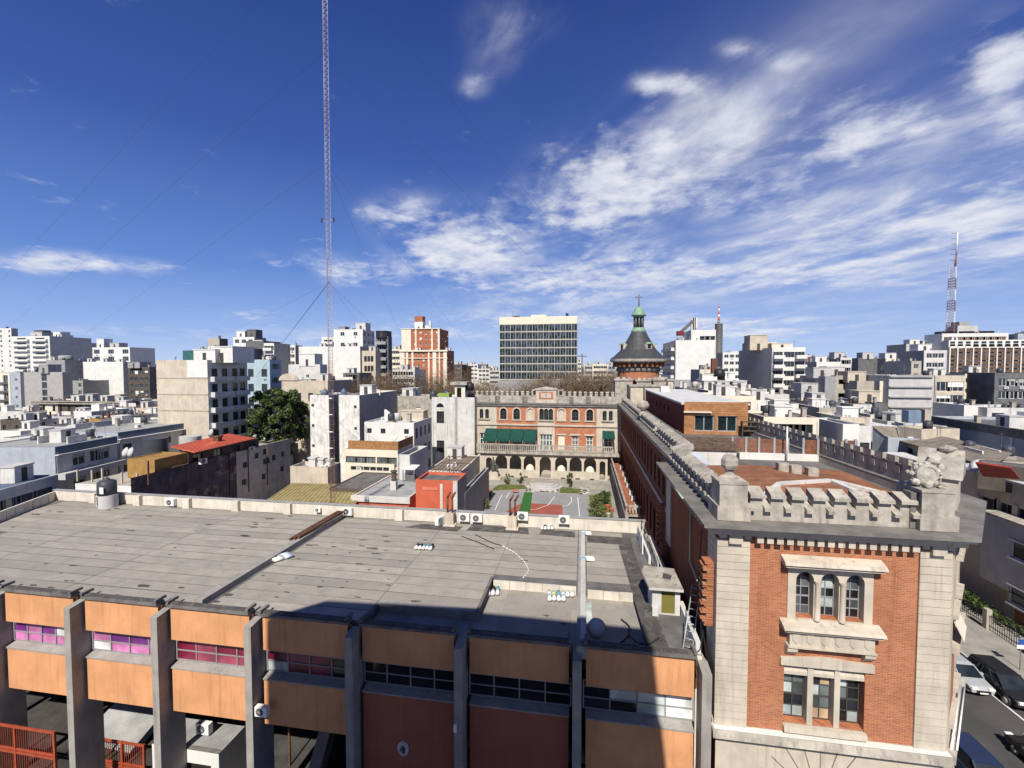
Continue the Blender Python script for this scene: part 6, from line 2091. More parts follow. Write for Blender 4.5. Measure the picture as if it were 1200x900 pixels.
t = T('stone_finial', 'rounded stone finial on the left battlements', 'finial', (FX + .3, 56, 18))
q = MB(); q.lathe((FX + .3, 56, 18.0), [(.5, 0), (.5, .5), (.3, .55), (.28, .8), (.7, 1.0), (.75, 1.4), (.5, 1.8), (.001, 1.95)], STONE_W, 12); q.build('ball', t)
hut = T('tile_roofed_hut', 'whitewashed roof hut with brown tiled lid beside the left battlements', 'roof hut', (9.3, 34.5, RFZ))
HY = 33.4
ha, hb = onY(811, 535, HY).x, onY(863, 535, HY).x
hz = onY(838, 527.5, HY).z
q = MB(); q.box(ha, hb, HY, HY + 2.6, RFZ + .012, hz, WHITE_D); q.build('wall', hut)
q = MB()
q.mesh([(ha - .25, HY - .15, hz + .002), (hb + .3, HY - .15, hz + .002), (hb + .3, HY + 2.9, hz + .3), (ha - .25, HY + 2.9, hz + .3), (ha - .25, HY - .15, hz + .14), (hb + .3, HY - .15, hz + .14), (hb + .1, HY + 2.9, hz + .5), (ha - .2, HY + 2.9, hz + .5)],
       [(0, 3, 2, 1), (4, 5, 6, 7), (0, 1, 5, 4), (1, 2, 6, 5), (2, 3, 7, 6), (3, 0, 4, 7)], TILE_B)
q.build('tiled_lid', hut)
r_ = random.Random(2)
tl = MB(); tl.extrude([(0, 0), (.16, 0), (.12, .05), (.04, .05)], 'x', 0, .34, TILE_B); tl = tl.me('roof_tile')
for i in range(13):
    for j in range(10):
        inst('roof_tile', tl, hut, (ha - .3 + (hb - ha + .5) * i / 13, HY - .14 + 2.9 * j / 10, hz + .15 + .36 * j / 10 + r_.uniform(0, .02)), r_.uniform(-.08, .08))
q = MB(); q.mesh([(7.2, 31.2, 17.5), (8.4, 31.2, 17.5), (8.1, 31.9, 18.1), (7.4, 32, 18.1)], [(0, 1, 2, 3)], GREY_B); q.mesh([(7.2, 31.2, 17.4), (8.4, 31.2, 17.4), (8.4, 31.2, 17.5), (7.2, 31.2, 17.5)], [(0, 1, 2, 3)], GREY_B)
tag(q.build('blue_tarp'), 'blue grey sheet slumped by the hut under the battlements', 'tarp')
SY = 36.4
def screen(px0, px1, pt, label, posts):
    a = onY(px0, pt, SY); b = onY(px1, pt, SY)
    t = T('timber_screen', label, 'screen', ((a.x + b.x) / 2, SY, RFZ), 'reddish timber screens on the wing roof')
    z0_, z1_ = RFZ + .5, a.z
    n_ = 11
    for i in range(n_):
        m = MB(); za = z0_ + (z1_ - z0_) * i / n_
        m.box(a.x, b.x, SY, SY + .05, za, za + (z1_ - z0_) / n_ - .03, WOOD_D); m.build('slat', t)
    for px in posts:
        x = onY(px, pt, SY).x
        m = MB(); m.box(x - .07, x + .07, SY - .12, SY - .004, RFZ + .02, z1_ + .12, GALV); m.build('post', t)
    return t
screen(842, 924, 513, 'wide reddish timber screen with thin steel posts, left of the gap', (858, 874, 889, 907, 923))
screen(940, 1003, 515, 'shorter reddish timber screen, right of the gap', (941, 958, 974, 991, 1002))
q = MB(); q.box(onY(864, 540, SY).x, onY(1004, 540, SY).x, SY - .5, SY - .15, RFZ + .015, RFZ + .5, WHITE); tag(q.build('kerb_wall'), 'low white kerb wall under the timber screens', 'wall')
x = onY(922, 500, SY - .6).x
q = MB(); q.tube((x, SY - .7, RFZ), (x, SY - .7, onY(922, 500, SY - .7).z), .06, WHITEP); tag(q.build('white_pole'), 'thin white pole between the two timber screens', 'pole')
# ---------------------------------------------------------------- buildings left of the courtyard and behind the annex
WN = dict(fm=FRAME_W, gm=GLASS, w=1.3, h=1.4, fh=3.0)
def F_(**k):
    d = dict(WN); d.update(k); return d
b = px_building('apartment_tower', 'tall white apartment tower with balcony rows at the far left', 13, 58, 394, 200, WHITE, xs=107, side=GREY_L, f=F_(n=2, k=11, w=6.0, h=1.7, fh=2.75, t0=.9, cols=[.27, .75], nx=4, shut=.3, fm=FRAME_G,
    balc=dict(span=[(.06, .48), (.55, .96)], d=1.2, m=WHITE)))
roof_box(b, .35, .4, 8, 6, 3.2, GREY_L); roof_box(b, .75, .5, 5, 5, 3.4, WHITE, 'tank_house'); roof_box(b, .12, .6, 6, 4, 4.6, BROWN_D, 'machine_room'); antenna_on(b, .3, .3, 5)
b = px_building('apartment_tower', 'white apartment tower cut by the left edge of the photo', -40, 13, 385, 205, WHITE, xs=19, side=GREY_L, f=F_(n=6, k=12, fh=2.8, shut=.4))
b = px_building('stepped_tower', 'grey stepped rear half of the white tower at far left', 58, 106, 402, 226, GREY_L, depth=14, f=None)
b = px_building('apartment_block', 'pale apartment block with deep balconies at the left edge', -30, 11, 437, 128, CREAM, depth=12, f=F_(n=4, k=6, w=2.2, h=2.0, fh=3.1, t0=.8, balc=dict(span=[(.05, .95)], d=1.3, m=WHITE_D, drop=.3)))
b = px_building('apartment_block', 'narrow pale blue grey end wall with three small windows', 11, 23.5, 436, 126, GREY_B, depth=12, f=F_(n=1, k=5, w=1.1, h=1.0, fh=3.1, t0=2.2, cols=[.6]))
b = px_building('apartment_block', 'blank grey beige party wall with a dark stair window strip', 23.5, 73, 436, 127, mat('grey_beige_render', (.36, .34, .325), var=.08, stain=.3), xs=76, f=F_(n=1, k=6, w=2.2, h=2.2, fh=2.6, t0=.9, cols=[.57], gm=GLASS, fm=FRAME_G))
roof_box(b, .6, .5, 4, 4, 3, GREY)
b = px_building('apartment_block', 'grey block with round roof tank behind the beige party wall', 54, 76, 422, 165, GREY, depth=16, f=None)
tank_on(b, .4, .3, GREY, 2.5, 2.5, 0)
b = px_building('house', 'small white upper storey between two grey blocks', 76, 97, 446, 150, GREY, depth=12, f=F_(n=2, k=3, w=1.6, h=1.6))
b = px_building('white_block', 'blank white party wall below stepped white penthouses', 97, 144, 424, 160, WHITE, depth=13, f=None)
b2 = px_building('penthouse_block', 'stepped white penthouse floors with dark glass behind the white wall', 108, 152, 407, 172, WHITE, depth=12, f=F_(n=3, k=2, w=3.2, h=2.0, fh=3.2, gm=GLASS, nx=3), l=None)
roof_box(b2, .12, .3, 4, 4, 4.5, WHITE, 'tank_house'); roof_box(b2, .5, .3, 5, 4, 2.5, GREY_L); antenna_on(b2, .2, .2, 4)
b = px_building('apartment_block', 'dark brown apartment block with rows of small windows beside the white wall', 144, 175, 430, 162, BROWN_D, xs=182, side=GREY_D, f=F_(n=5, k=6, w=1.7, h=1.5, fh=2.85, t0=1.6, gm=GLASS_B, fm=FRAME_G, shut=.3))
roof_box(b, .5, .5, 6, 5, 2.5, GREY)
b = px_building('old_corner_house', 'old ornate house with cream end and long dark facade', 35, 67, 470, 118, CREAM, depth=10, roof=DROOF, f=F_(n=3, k=2, w=1.1, h=2.0, fh=4.0, t0=1.3, fm=FRAME_D))
b = px_building('old_house', 'long dark facade continuing the ornate old house', 67, 145, 470.5, 118, BROWN_D, depth=9, roof=DROOF, f=F_(n=8, k=2, w=1.1, h=2.0, fh=4.0, t0=1.4, fm=FRAME_D))
m = MB(); a = onY(34, 470, 117.6); c = onY(146, 470, 117.6); m.box(a.x, c.x, 117.1, 117.95, a.z - .75, a.z - .45, STONE_W); m.box(a.x, c.x, 117.4, 117.9, a.z - .1, a.z + .2, STONE_W); m.build('cornice', b)
for i in range(4):
    roof_box(b, .1 + .22 * i, .5, 3.2 - .4 * i, 2.5, 2.0 + .5 * (i % 2), (WHITE_D, GREY_L, WHITE, BEIGE)[i], 'roof_shed')
b6 = px_building('balcony_apartments', 'five storey apartment block, stained beige party wall and balconied grey side', 183, 243, 422, 78, BEIGE, xs=289, side=mat('pale_grey_render', (.53, .55, .54), var=.08, scale=.6, stain=.35), roof=DROOF, coping=STONE_W,
    f=None, r=F_(n=4, k=7, w=1.5, h=2.45, fh=3.12, t0=1.7, cols=[.16, .40, .66, .86], fm=FRAME_D, gm=GLASS, shut=.0, nx=2, nz=1,
                 balc=dict(span=[(.06, .55), (.60, .97)], d=.95, m=WHITE_D, drop=.05)))
a, c = onY(183, 422, 78), onY(243, 422, 78)
for k_, py in enumerate((443, 462, 481)):
    z = onY(210, py, 78).z
    m = MB(); m.box(a.x, c.x, 77.93, 77.997, z - .12, z + .12, BEIGE_D); m.build('floor_band', b6)
m = MB(); x0 = onY(219, 430, 78).x; m.box(x0, c.x, 77.94, 77.996, onY(219, 443, 78).z + .15, a.z - .02, WHITE); m.build('whitewashed_patch', b6)
roof_box(b6, .85, .3, 5, 4, 2.6, WHITE, 'stair_hut'); roof_box(b6, 1.1, .5, 5, 6, 3.2, WHITE, 'tank_house')
q = on_roof(b6, .93, .35)
roof_box(b6, .8, .7, 6, 4, 2.0, WHITE_D, 'wash_house')
b = px_building('light_blue_house', 'light blue apartment block with arched top windows right of the balcony block', 287, 316, 421.5, 102, BLUE_L, xs=329, f=F_(n=2, k=5, w=1.6, h=2.0, fh=3.8, t0=2.4, fm=FRAME_D), r=F_(n=3, k=4, fh=3.6))
b = px_building('teal_shed_block', 'teal clad roof storey behind the beige party wall', 214, 262, 410.5, 120, TEAL, depth=9, roof=GREYTIN, par=.2)
b = px_building('water_tower_block', 'dark weathered tank house above the teal roof storey', 243.5, 257, 396.5, 128, BEIGE_D, xs=267, side=BROWN_D, f=None)
b = px_building('concrete_block', 'weathered concrete upper floors right of the tank house', 257, 288, 408, 135, GREY, depth=8, coping=BEIGE)
b = px_building('apartment_block', 'white stepped penthouse top on the skyline behind the tank house', 273, 298, 395, 165, WHITE, xs=312, side=GREY, f=F_(n=3, k=2, w=2, h=1.5))
roof_box(b, .3, .4, 4, 4, 3, WHITE); roof_box(b, .8, .4, 4, 4, 3.5, GREY_D, 'tank_house'); antenna_on(b, .5, .5, 4)
b = px_building('apartment_block', 'grey party wall with a narrow white front behind the light blue block', 309, 321, 402, 140, WHITE, xs=340, side=GREY, f=F_(n=1, k=8, w=5, h=1.5, fh=3.0, cols=[.5], nx=3, balc=dict(span=[(.1, .9)], d=1, m=WHITE)))
b = px_building('grey_block', 'dark grey party wall on the skyline left of the light blue block', 288, 309, 399.5, 150, GREY_D, depth=10)
b = px_building('apartment_block', 'slim block with balconies and dark side on the skyline', 339, 346, 404.5, 175, WHITE, xs=354, side=GREY, f=F_(n=2, k=8, w=1.6))
b = px_building('white_complex', 'big blank white block with small upper tower behind the mast', 350, 422, 406, 150, WHITE, xs=440, side=BEIGE, f=F_(n=1, k=2, w=1, h=1.2, fh=5, t0=8, cols=[.15]), r=F_(n=3, k=7, w=1.1, h=1.8, fh=3.6, t0=2.0))
b2 = px_building('white_penthouse', 'white upper storeys of the white complex', 391, 425, 386, 156, WHITE, xs=439, side=WHITE_D, f=F_(n=2, k=2, w=1.6, h=1.4, fh=4, cols=[.3, .75]), r=F_(n=3, k=2))
roof_box(b2, .85, .4, 4, 4, 3, WHITE_D, 'tank_house'); roof_box(b2, .2, .3, 3, 3, 1.6, GREY)
b = px_building('white_penthouse', 'small white tower with balconies left of the white complex top', 377, 392, 395, 158, WHITE, depth=8, f=F_(n=2, k=3, w=3, h=1.6, fh=3.0, gm=GLASS, balc=dict(span=[(.05, .95)], d=.9, m=WHITE)))
b = px_building('ornate_flats', 'old cream flats with arched gable right of the white complex', 424, 440, 411, 141, BEIGE, depth=10, f=F_(n=3, k=6, w=1.0, h=1.9, fh=3.3, t0=1.8, fm=FRAME_D))
b = px_building('dark_apartments', 'slim dark apartment block with white balconies', 440, 455, 394, 146, GREY_D, xs=457, side=GREY_D, f=F_(n=2, k=13, w=2.6, h=1.7, fh=2.75, t0=1.0, gm=GLASS, balc=dict(span=[(.12, .9)], d=1.2, m=GREY)))
roof_box(b, .5, .5, 4, 4, 2.2, BLACKM, 'machine_room')
b = px_building('white_house', 'white house with roof terrace below the white complex', 338, 375, 427, 120, WHITE_D, xs=383, f=F_(n=2, k=1, w=1, h=1, t0=3, cols=[.12, .6]))
roof_box(b, .6, .5, 5, 4, 3.5, WHITE, 'stair_hut')
b = px_building('garage', 'dark open storey with a white pillar below the ornate flats', 402, 421, 437, 128, GREY_D, depth=8, f=F_(n=2, k=2, w=3, h=2.4, t0=.6))
b = px_building('curved_gable_house', 'beige old house with curved gable partly behind the dark tree', 330, 384, 446, 98, BEIGE, depth=14, roof=BRROOF, f=F_(n=4, k=3, w=1.2, h=2, fh=4, t0=3.0, fm=FRAME_D))
p = onY(338, 442, 97.9)
m = MB()
vs = [(p.x + 2.6 * math.cos(PI * i / 10), 97.8, p.z - .8 + 1.7 * math.sin(PI * i / 10)) for i in range(11)]
m.mesh(vs + [(x, y + .4, z) for x, y, z in vs], [tuple(range(11)), tuple(range(11, 22))[::-1]] + [(i, i + 11, (i + 1) % 11 + 11, (i + 1) % 11) for i in range(11)], BEIGE); m.build('curved_gable', b)
b = px_building('rough_wall_block', 'tall rough whitewashed blind wall left of the mast', 363, 385, 463, 72, ROUGHW, depth=8, coping=STONE_W, f=F_(n=1, k=5, w=.5, h=.5, fh=3.6, t0=1.6, cols=[.15], fm=FRAME_D))
b3 = px_building('rough_wall_block', 'tall rough whitewashed block right of the mast with a dark side', 397, 421, 463, 72, ROUGHW, xs=465, side=GREY, roof=WROOF, f=F_(n=1, k=5, w=.5, h=.5, fh=3.8, t0=1.8, cols=[.8], fm=FRAME_D))
b = px_building('dark_recess', 'dark brick recess between the two rough white walls', 385, 397, 466, 75, BROWN_D, depth=5, f=F_(n=2, k=7, w=.7, h=1.3, fh=2.3, fm=FRAME_W))
for (px, lb) in ((381, 'blue grey water tank on the left rough white wall'), (403, 'blue grey water tank on the right rough white wall')):
    p = onY(px, 462, 73.5)
    m = MB(); m.lathe((p.x, 73.5, p.z - .35), [(.001, 0), (.5, 0), (.55, .5), (.5, 1.0), (.2, 1.25), (.15, 1.4), (.001, 1.42)], mat('blue_grey_tank', (.09, .12, .17), bump=0, rough=.5), 12)
    tag(m.build('water_tank'), lb, 'water tank')
b = px_building('grey_wall_house', 'grey weathered wall with white coping and a white door behind the white house', 455, 507, 464, 88, STONE_W, depth=6, coping=WHITE, f=F_(n=1, k=1, w=1.1, h=2.6, t0=2.3, cols=[.68], gm=WHITE, fm=WHITE))
b = px_building('stepped_white_house', 'stepped white house with pale flat roof left of the courtyard', 427, 485, 495, 66, WHITE, xs=505, side=WHITE_D, roof=WROOF, par=.25, f=F_(n=3, k=1, w=.8, h=.8, t0=1.0, cols=[.10, .38, .85], fm=FRAME_D), r=F_(n=4, k=3, w=.8, h=1.6, fh=3.0, fm=FRAME_D))
roof_box(b, .72, .75, 4.0, 2.2, 1.5, BEIGE, 'roof_house'); tank_on(b, .45, .5, TANKC, .55, 1.0, .2)
p = on_roof(b, .28, .45); m = MB()
m.extrude([(p.x - .6, p.z + .01), (p.x + .5, p.z + .01), (p.x + .45, p.z + 1.3), (p.x - .3, p.z + 1.9), (p.x - .6, p.z + 1.9)], 'y', p.y - .1, p.y + .1, ROUGHW); m.build('chimney_wall', b)
bt = px_building('terrace_house', 'cream house with a bamboo screened roof terrace', 404, 466, 527, 60, CREAM, depth=8.5, side=WHITE_D, roof=BRROOF, par=1.4, coping=STONE_W, xs=None,
    f=F_(n=5, k=1, w=1.75, h=1.4, t0=1.05, cols=[.12, .30, .48, .72, .9], fm=FRAME_D, nx=3, gm=GLASS_G), r=None)
a, c = onY(408, 520, 60.3), onY(466, 520, 60.3)
t = T('bamboo_screen', 'brown bamboo screen round the cream house terrace', 'screen', (a.x + 3, 60.4, a.z - 1))
n_ = 24
z0_ = onY(430, 527, 60).z
sl = MB(); sl.box(0, (c.x - a.x) / n_ - .015, 0, .05, 0, a.z - z0_ + .5, WOOD_L); sl = sl.me('slat')
for i in range(n_):
    inst('slat', sl, t, (a.x + (c.x - a.x) * i / n_, 60.32, z0_ + .004))
sl2 = MB(); sl2.box(0, .05, 0, .3, 0, a.z - z0_ + .5, WOOD_L); sl2 = sl2.me('slat')
for i in range(22):
    inst('slat', sl2, t, (c.x + .02, 60.32 + .32 * i, z0_ + .004))
m = MB(); z = z0_ + .2; m.mesh([(a.x + 3.6, 62.5, z), (a.x + 5.6, 62.5, z), (a.x + 5.9, 64.5, z + 1.2), (a.x + 4.2, 64.5, z + 1.2), (a.x + 3.6, 62.5, z - .1), (a.x + 5.6, 62.5, z - .1), (a.x + 5.9, 64.5, z + 1.1), (a.x + 4.2, 64.5, z + 1.1)], [(0, 1, 2, 3), (7, 6, 5, 4), (0, 4, 5, 1), (1, 5, 6, 2), (2, 6, 7, 3), (3, 7, 4, 0)], CREAM)
tag(m.build('tilted_skylight'), 'tilted cream skylight on the bamboo terrace', 'skylight')
bl = px_building('lower_storey', 'cream ground storey strip with small vents below the terrace house', 405, 462, 543, 59.6, CREAM, depth=.3, par=.05, f=F_(n=6, k=1, w=.9, h=.55, t0=.5, fm=FRAME_D))
b = px_building('grey_side_wall', 'grey stained wall stepping down beside the cream terrace house', 466, 480, 533, 55, WHITE_D, depth=9, side=WHITE_D, roof=BRROOF, xs=500)
b = px_building('dark_roofed_annexe', 'low annexe with dark patched flat roof below the cream house', 386, 442, 573, 50.5, BROWN_D, depth=8.5, roof=DROOF, par=.1, stuffx=False)
b = px_building('old_yard_wall', 'old beige yard wall left of the mast foot', 340, 384, 547, 57, BEIGE, depth=6, xs=397, side=GREY, roof=GREYTIN, coping=STONE_W)
for i in range(3):
    roof_box(b, .55 + .16 * i, .2 + .15 * i, 1.0, .8, 1.6 - .2 * i, WHITE_D, 'roof_post', door=False)
a0, a1, a2, a3 = onZ(309, 586, 10.4), onZ(414, 596, 10.4), onZ(426, 568, 9.5), onZ(345, 566, 9.5)
def sheet_roof(name, label, P, m, ridges, th=.12, wall=None, cat='shed'):
    t = T(name, label, cat, sum((Vector(p) for p in P), Vector()) / 4 * Vector((1, 1, 0)).length * 0 + Vector((sum(p[0] for p in P) / 4, sum(p[1] for p in P) / 4, 0)))
    P = [Vector(p) for p in P]
    q = MB(); D = [p - Vector((0, 0, th)) for p in P]
    q.mesh(P + D, [(0, 1, 2, 3), (7, 6, 5, 4), (0, 4, 5, 1), (1, 5, 6, 2), (2, 6, 7, 3), (3, 7, 4, 0)], m); q.build('roof', t)
    if wall:
        q = MB(); c = sum(P, Vector()) / 4
        I = [p.lerp(c, .04) for p in P]
        for i in range(4):
            a, b = I[i], I[(i + 1) % 4]
            q.face([(a.x, a.y, 0), (b.x, b.y, 0), (b.x, b.y, b.z - th - .01), (a.x, a.y, a.z - th - .01)], wall)
        q.build('wall', t)
    for i in range(ridges):
        f = (i + .5) / ridges
        q = MB(); q.bar(P[0].lerp(P[1], f) + Vector((0, 0, .03)), P[3].lerp(P[2], f) + Vector((0, 0, .03)), .06, .06, m); q.build('sheet_seam', t)
    return t
sheet_roof('tin_shed', 'shed with mossy yellow corrugated roof behind the parapet', [onZ(306, 590, 9.0), onZ(412, 600, 9.0), onZ(428, 568, 8.2), onZ(342, 566, 8.2)], YTIN, 22, wall=RUST_R)
RBY = 47
b = px_building('red_house', 'red painted low house with white cornice and pale roof behind the parapet', 414, 479, 582, RBY, REDP, depth=9.5, side=REDP, roof=GREYTIN, par=.12, coping=WHITE_D, stuffx=False)
m = MB(); a, c = onY(414, 580, RBY), onY(479, 580, RBY); m.box(a.x - .2, c.x + .2, RBY - .22, RBY - .003, onY(440, 588, RBY).z, a.z + .0, WHITE_D); m.build('white_cornice', b)
p = on_roof(b, .52, .35); m = MB(); m.box(p.x - .35, p.x + .35, p.y - .3, p.y + .3, p.z + .01, p.z + 1.1, WHITE_D); m.cyl((p.x, p.y), .3, p.z + 1.1, p.z + 2.2, BROWN_D, 10); m.cyl((p.x, p.y), .4, p.z + 2.2, p.z + 2.35, BROWN_D, 10); m.build('chimney', b)
b = px_building('red_wall_block', 'taller bright red wall block with a white stripe', 487, 536, 563, 49, REDP, depth=6, side=GREY, roof=DROOF, par=.3, xs=546, stuffx=False)
a = onY(516, 570, 49); m = MB(); m.box(a.x - .02, a.x + .3, 48.93, 48.997, 3, a.z + .3, WHITE_D); m.build('white_stripe', b)
a = onY(536, 570, 49); m = MB(); m.box(a.x - .5, a.x + .02, 48.9, 48.995, 3, onY(536, 563, 49).z - .05, WHITE_D); m.build('white_corner_strip', b)
a = onY(505, 570, 49); m = MB(); m.box(a.x - 1.0, a.x + .8, 48.95, 48.997, a.z - .4, a.z - .1, mat('faded_red_paint', (.60, .2, .13))); m.build('faded_patch', b)
t = T('pergola_frame', 'brown metal pergola frame over the roof behind the red wall', 'pergola', onY(510, 555, 54))
q = MB()
a, c = onY(492, 548, 52), onY(530, 553, 52)
zz = onY(510, 546, 55).z
for i in range(9):
    x = a.x + (c.x - a.x) * i / 8
    q.tube((x, 51, zz - 1.4), (x + 1.3, 60, zz + .4), .05, RUST, 4)
for j in range(5):
    q.tube((a.x + .3 * j, 51 + 2.2 * j, zz - 1.4 + .42 * j), (c.x + .3 * j, 51 + 2.2 * j, zz - 1.4 + .42 * j), .05, RUST, 4)
for x in (a.x, c.x):
    q.tube((x, 51, 8), (x, 51, zz - 1.4), .06, RUST, 5)
    q.tube((x + 1.3, 60, 8), (x + 1.3, 60, zz + .4), .06, RUST, 5)
o = q.build('rafters', t)
b = px_building('gable_wall_house', 'grey gable walled shed right of the red wall', 538, 545, 578, 52, GREY, depth=14, side=GREY, roof=DROOF)
b = px_building('yard_shed', 'low shed with a brown roof between the red wall and the whitewashed hall', 500, 540, 552, 62, WHITE_D, depth=12, roof=BRROOF, par=.1, f=F_(n=3, k=1, w=1, h=1.2))
m = MB(); p = onY(479, 550, 54); m.mesh([(p.x - 1, 54, p.z), (p.x + .8, 54, p.z), (p.x + 1.0, 55.5, p.z + .3), (p.x - .7, 55.5, p.z + .3), (p.x - 1, 54, p.z - .08), (p.x + .8, 54, p.z - .08)], [(0, 1, 2, 3), (4, 5, 1, 0)], WHITE)
m.box(p.x - .9, p.x - .8, 54.1, 54.2, p.z - 2.5, p.z - .09, METAL); m.box(p.x + .6, p.x + .7, 54.1, 54.2, p.z - 2.5, p.z - .09, METAL); m.box(p.x - .7, p.x + .5, 54.3, 55.3, p.z - 2.5, p.z - .9, GREY_D)
tag(m.build('roof_plant'), 'small white canopy over dark machinery on a roof left of the red wall', 'canopy')
HYY = 81
b = px_building('whitewashed_hall', 'whitewashed hall wall with a tall arched window beside the brick block', 506, 556, 465.5, HYY, WHITE_D, depth=8, coping=RUST, roof=DROOF, z0=0,
    f=F_(n=1, k=4, w=1.5, h=2.3, fh=5.6, t0=2.7, cols=[.2], fm=FRAME_D, nx=3, nz=4))
a = onY(515, 480, HYY - .02); m = MB()
vs = [(a.x + .12 + .75 * math.cos(PI * i / 10), HYY - .03, onY(515, 482, HYY).z + .8 + .75 * math.sin(PI * i / 10)) for i in range(11)]
m.face(vs[::-1], GLASS); m.build('arched_fanlight', b)
for px in (522, 534.5, 554):
    x = onY(px, 480, HYY).x; m = MB(); m.box(x - .12, x + .12, HYY - .1, HYY - .003, 0, onY(px, 467, HYY).z, WHITE_D); m.build('pilaster', b)
t = T('roof_house', 'cream roof house with flat lid on the whitewashed hall', 'roof house', onY(536, 460, 84))
RY_ = 83
a, c = onY(533, 455, RY_), onY(545, 455, RY_); z1 = onY(540, 451, RY_).z; z0_ = onY(540, 464.5, RY_).z - 1.2
m = MB(); wall_face(m, vu(a.x, RY_), EX, EN, c.x - a.x, z0_, z1, [(.4, 1.3, z0_ + .8, z1 - .6)], CREAM, .2, DARK); m.box(a.x, c.x, RY_ + .26, RY_ + 3, z0_, z1, CREAM); m.build('wall', t)
m = MB(); m.box(a.x - .8, c.x + .5, RY_ - .5, RY_ + 3.5, z1 + .002, z1 + .55, STONE_W); m.build('lid', t)
for (px, lb, m_, r_) in ((507, 'dark water tank at the left end of the whitewashed hall roof', TANKM, .65), (550.5, 'black round water tank next to the cream roof house', BLACKM, .75)):
    p = onY(px, 464 if px < 520 else 454, 83.5)
    m = MB(); m.lathe((p.x, 83.8, p.z - .6), [(.001, 0), (r_, 0), (r_ * 1.04, .6), (r_, 1.3), (r_ * .4, 1.6), (.001, 1.62)], m_, 14); tag(m.build('water_tank'), lb, 'water tank')
m = MB(); p = onY(520, 463, 83.5); m.box(p.x - 1.0, p.x + 1.2, 83, 85, p.z - .7, p.z + .35, mat('lime_green_panel', (.26, .36, .09))); tag(m.build('green_box'), 'lime green box on the whitewashed hall roof', 'box')
m = MB(); a = onY(549, 461, 87); c = onY(562, 464, 87); m.mesh([(a.x, 85, a.z), (c.x, 85, c.z - .3), (c.x, 89, c.z - .3), (a.x, 89, a.z), (a.x, 85, a.z - .15), (c.x, 85, c.z - .45), (c.x, 89, c.z - .45), (a.x, 89, a.z - .15)], [(0, 1, 2, 3), (7, 6, 5, 4), (0, 4, 5, 1), (1, 5, 6, 2), (2, 6, 7, 3), (3, 7, 4, 0)], RUST)
m.box(c.x - .1, c.x, 86, 86.1, c.z - 2.5, c.z - .45, RUST); tag(m.build('lean_to'), 'rusty lean-to roof right of the cream roof house', 'lean-to')
# ---------------------------------------------------------------- mural building with red tin roof
MX = -55.4
mz = 10.2
m0, m1 = onX(162, 555, MX).y, onX(338, 520, MX).y
mA, mB_ = 46.5, 77.0
mur = T('mural_building', 'long low building with a dark mural on its shaded side wall', 'building', (MX - 8, 60, 0))
MURAL = mat('dark_mural_paint', (.085, .07, .082), var=.5, scale=.5, grain=.3, patch=.85, patch_col=(.30, .21, .18), pscale=.33, stain=.5, stain_col=(.16, .17, .17))
MUR2 = mat('grimy_cream_wall', (.50, .46, .40), var=.15, scale=.7, stain=.7)
ymid = onX(277, 540, MX).y
q = MB()
ops1 = [(u, u + 1.3, 7.0, 8.4) for u in (14.5,)]
wall_face(q, vu(MX, mA), vu(0, 1), vu(1, 0), ymid - mA, 0, mz, [], MURAL, .2, DARK); q.build('mural_wall', mur)
q = MB()
Lm = mB_ - ymid
ops = [(Lm * f, Lm * f + 1.0, z, z + 1.0) for f, z in ((.08, 4.4), (.1, 7.2), (.42, 4.2), (.45, 6.8), (.5, 6.8), (.62, 7.0), (.78, 4.5), (.8, 7.2), (.3, 8.2), (.45, 8.5))]
wall_face(q, vu(MX, ymid), vu(0, 1), vu(1, 0), Lm, 0, mz, ops, MUR2, .2, DARK); q.build('side_wall', mur)
for o in ops:
    inst('window', win_mesh(1.0, 1.0, FRAME_G, GLASS, 2, 1, .06), mur, (MX - .2, ymid + (o[0] + o[1]) / 2, o[2]), PI / 2)
q = MB();
fx0 = onY(88, 565, mA).x
wall_face(q, vu(fx0, mA), EX, EN, MX - fx0, 0, mz - 1.0, [], WHITE, .2); q.build('front_wall', mur)
q = MB(); q.box(fx0 + .1, MX - .5, mA + .25, mB_, 0, mz - 1.05, BEIGE_D); q.build('body', mur)
q = MB(); q.box(MX - .55, MX - .3, mA + 6, mB_, mz - 1, mz - .01, BEIGE_D); q.build('parapet_wall', mur)
for yy in (62, 66, 70.5):
    q = MB(); q.path([(MX + .08, yy, mz), (MX + .08, yy, 3)], .07, RUST); q.build('downpipe', mur)
sheet_roof('red_tin_roof', 'bright red tin roof on posts over the mural building terrace', [onZ(200, 523, 12.2), onZ(228, 530, 12.2), onZ(299, 513.5, 12.0), onZ(268, 508, 12.6)], REDTIN, 9, cat='roof')
RPK = [onZ(232, 530, 12).y, onZ(262, 521, 12).y, onZ(290, 516, 12).y]
for (x, y) in ((MX - .6, onZ(232, 530, 12).y), (MX - .6, onZ(262, 521, 12).y), (MX - .6, onZ(290, 516, 12).y)):
    m = MB(); m.tube((x, y, mz - .02), (x, y, 12.0), .09, RUST); tag(m.build('roof_post'), {0: 'near', 1: 'middle', 2: 'far'}[RPK.index(y)] + ' rusty post under the red tin roof', 'post')
m = MB(); p = onX(255, 519, MX - 1.6); m.box(p.x - .5, p.x + .5, p.y - .4, p.y + .4, mz, 12.9, RUST); m.box(p.x - .6, p.x + .6, p.y - .5, p.y + .5, 12.9, 13.1, RUST); tag(m.build('chimney'), 'rusty red chimney through the red tin roof', 'chimney')
b = building('ochre_box_house', 'ochre yellow roof cabin left of the red tin roof', (onY(149, 540, 50).x, 50), (onY(181, 540, 50).x, 50), 5, onY(160, 538, 50).z, YELLOW, par=.1, side=YELLOW, z0=mz - 1, roof=YELLOW, f=None, stuffx=False)
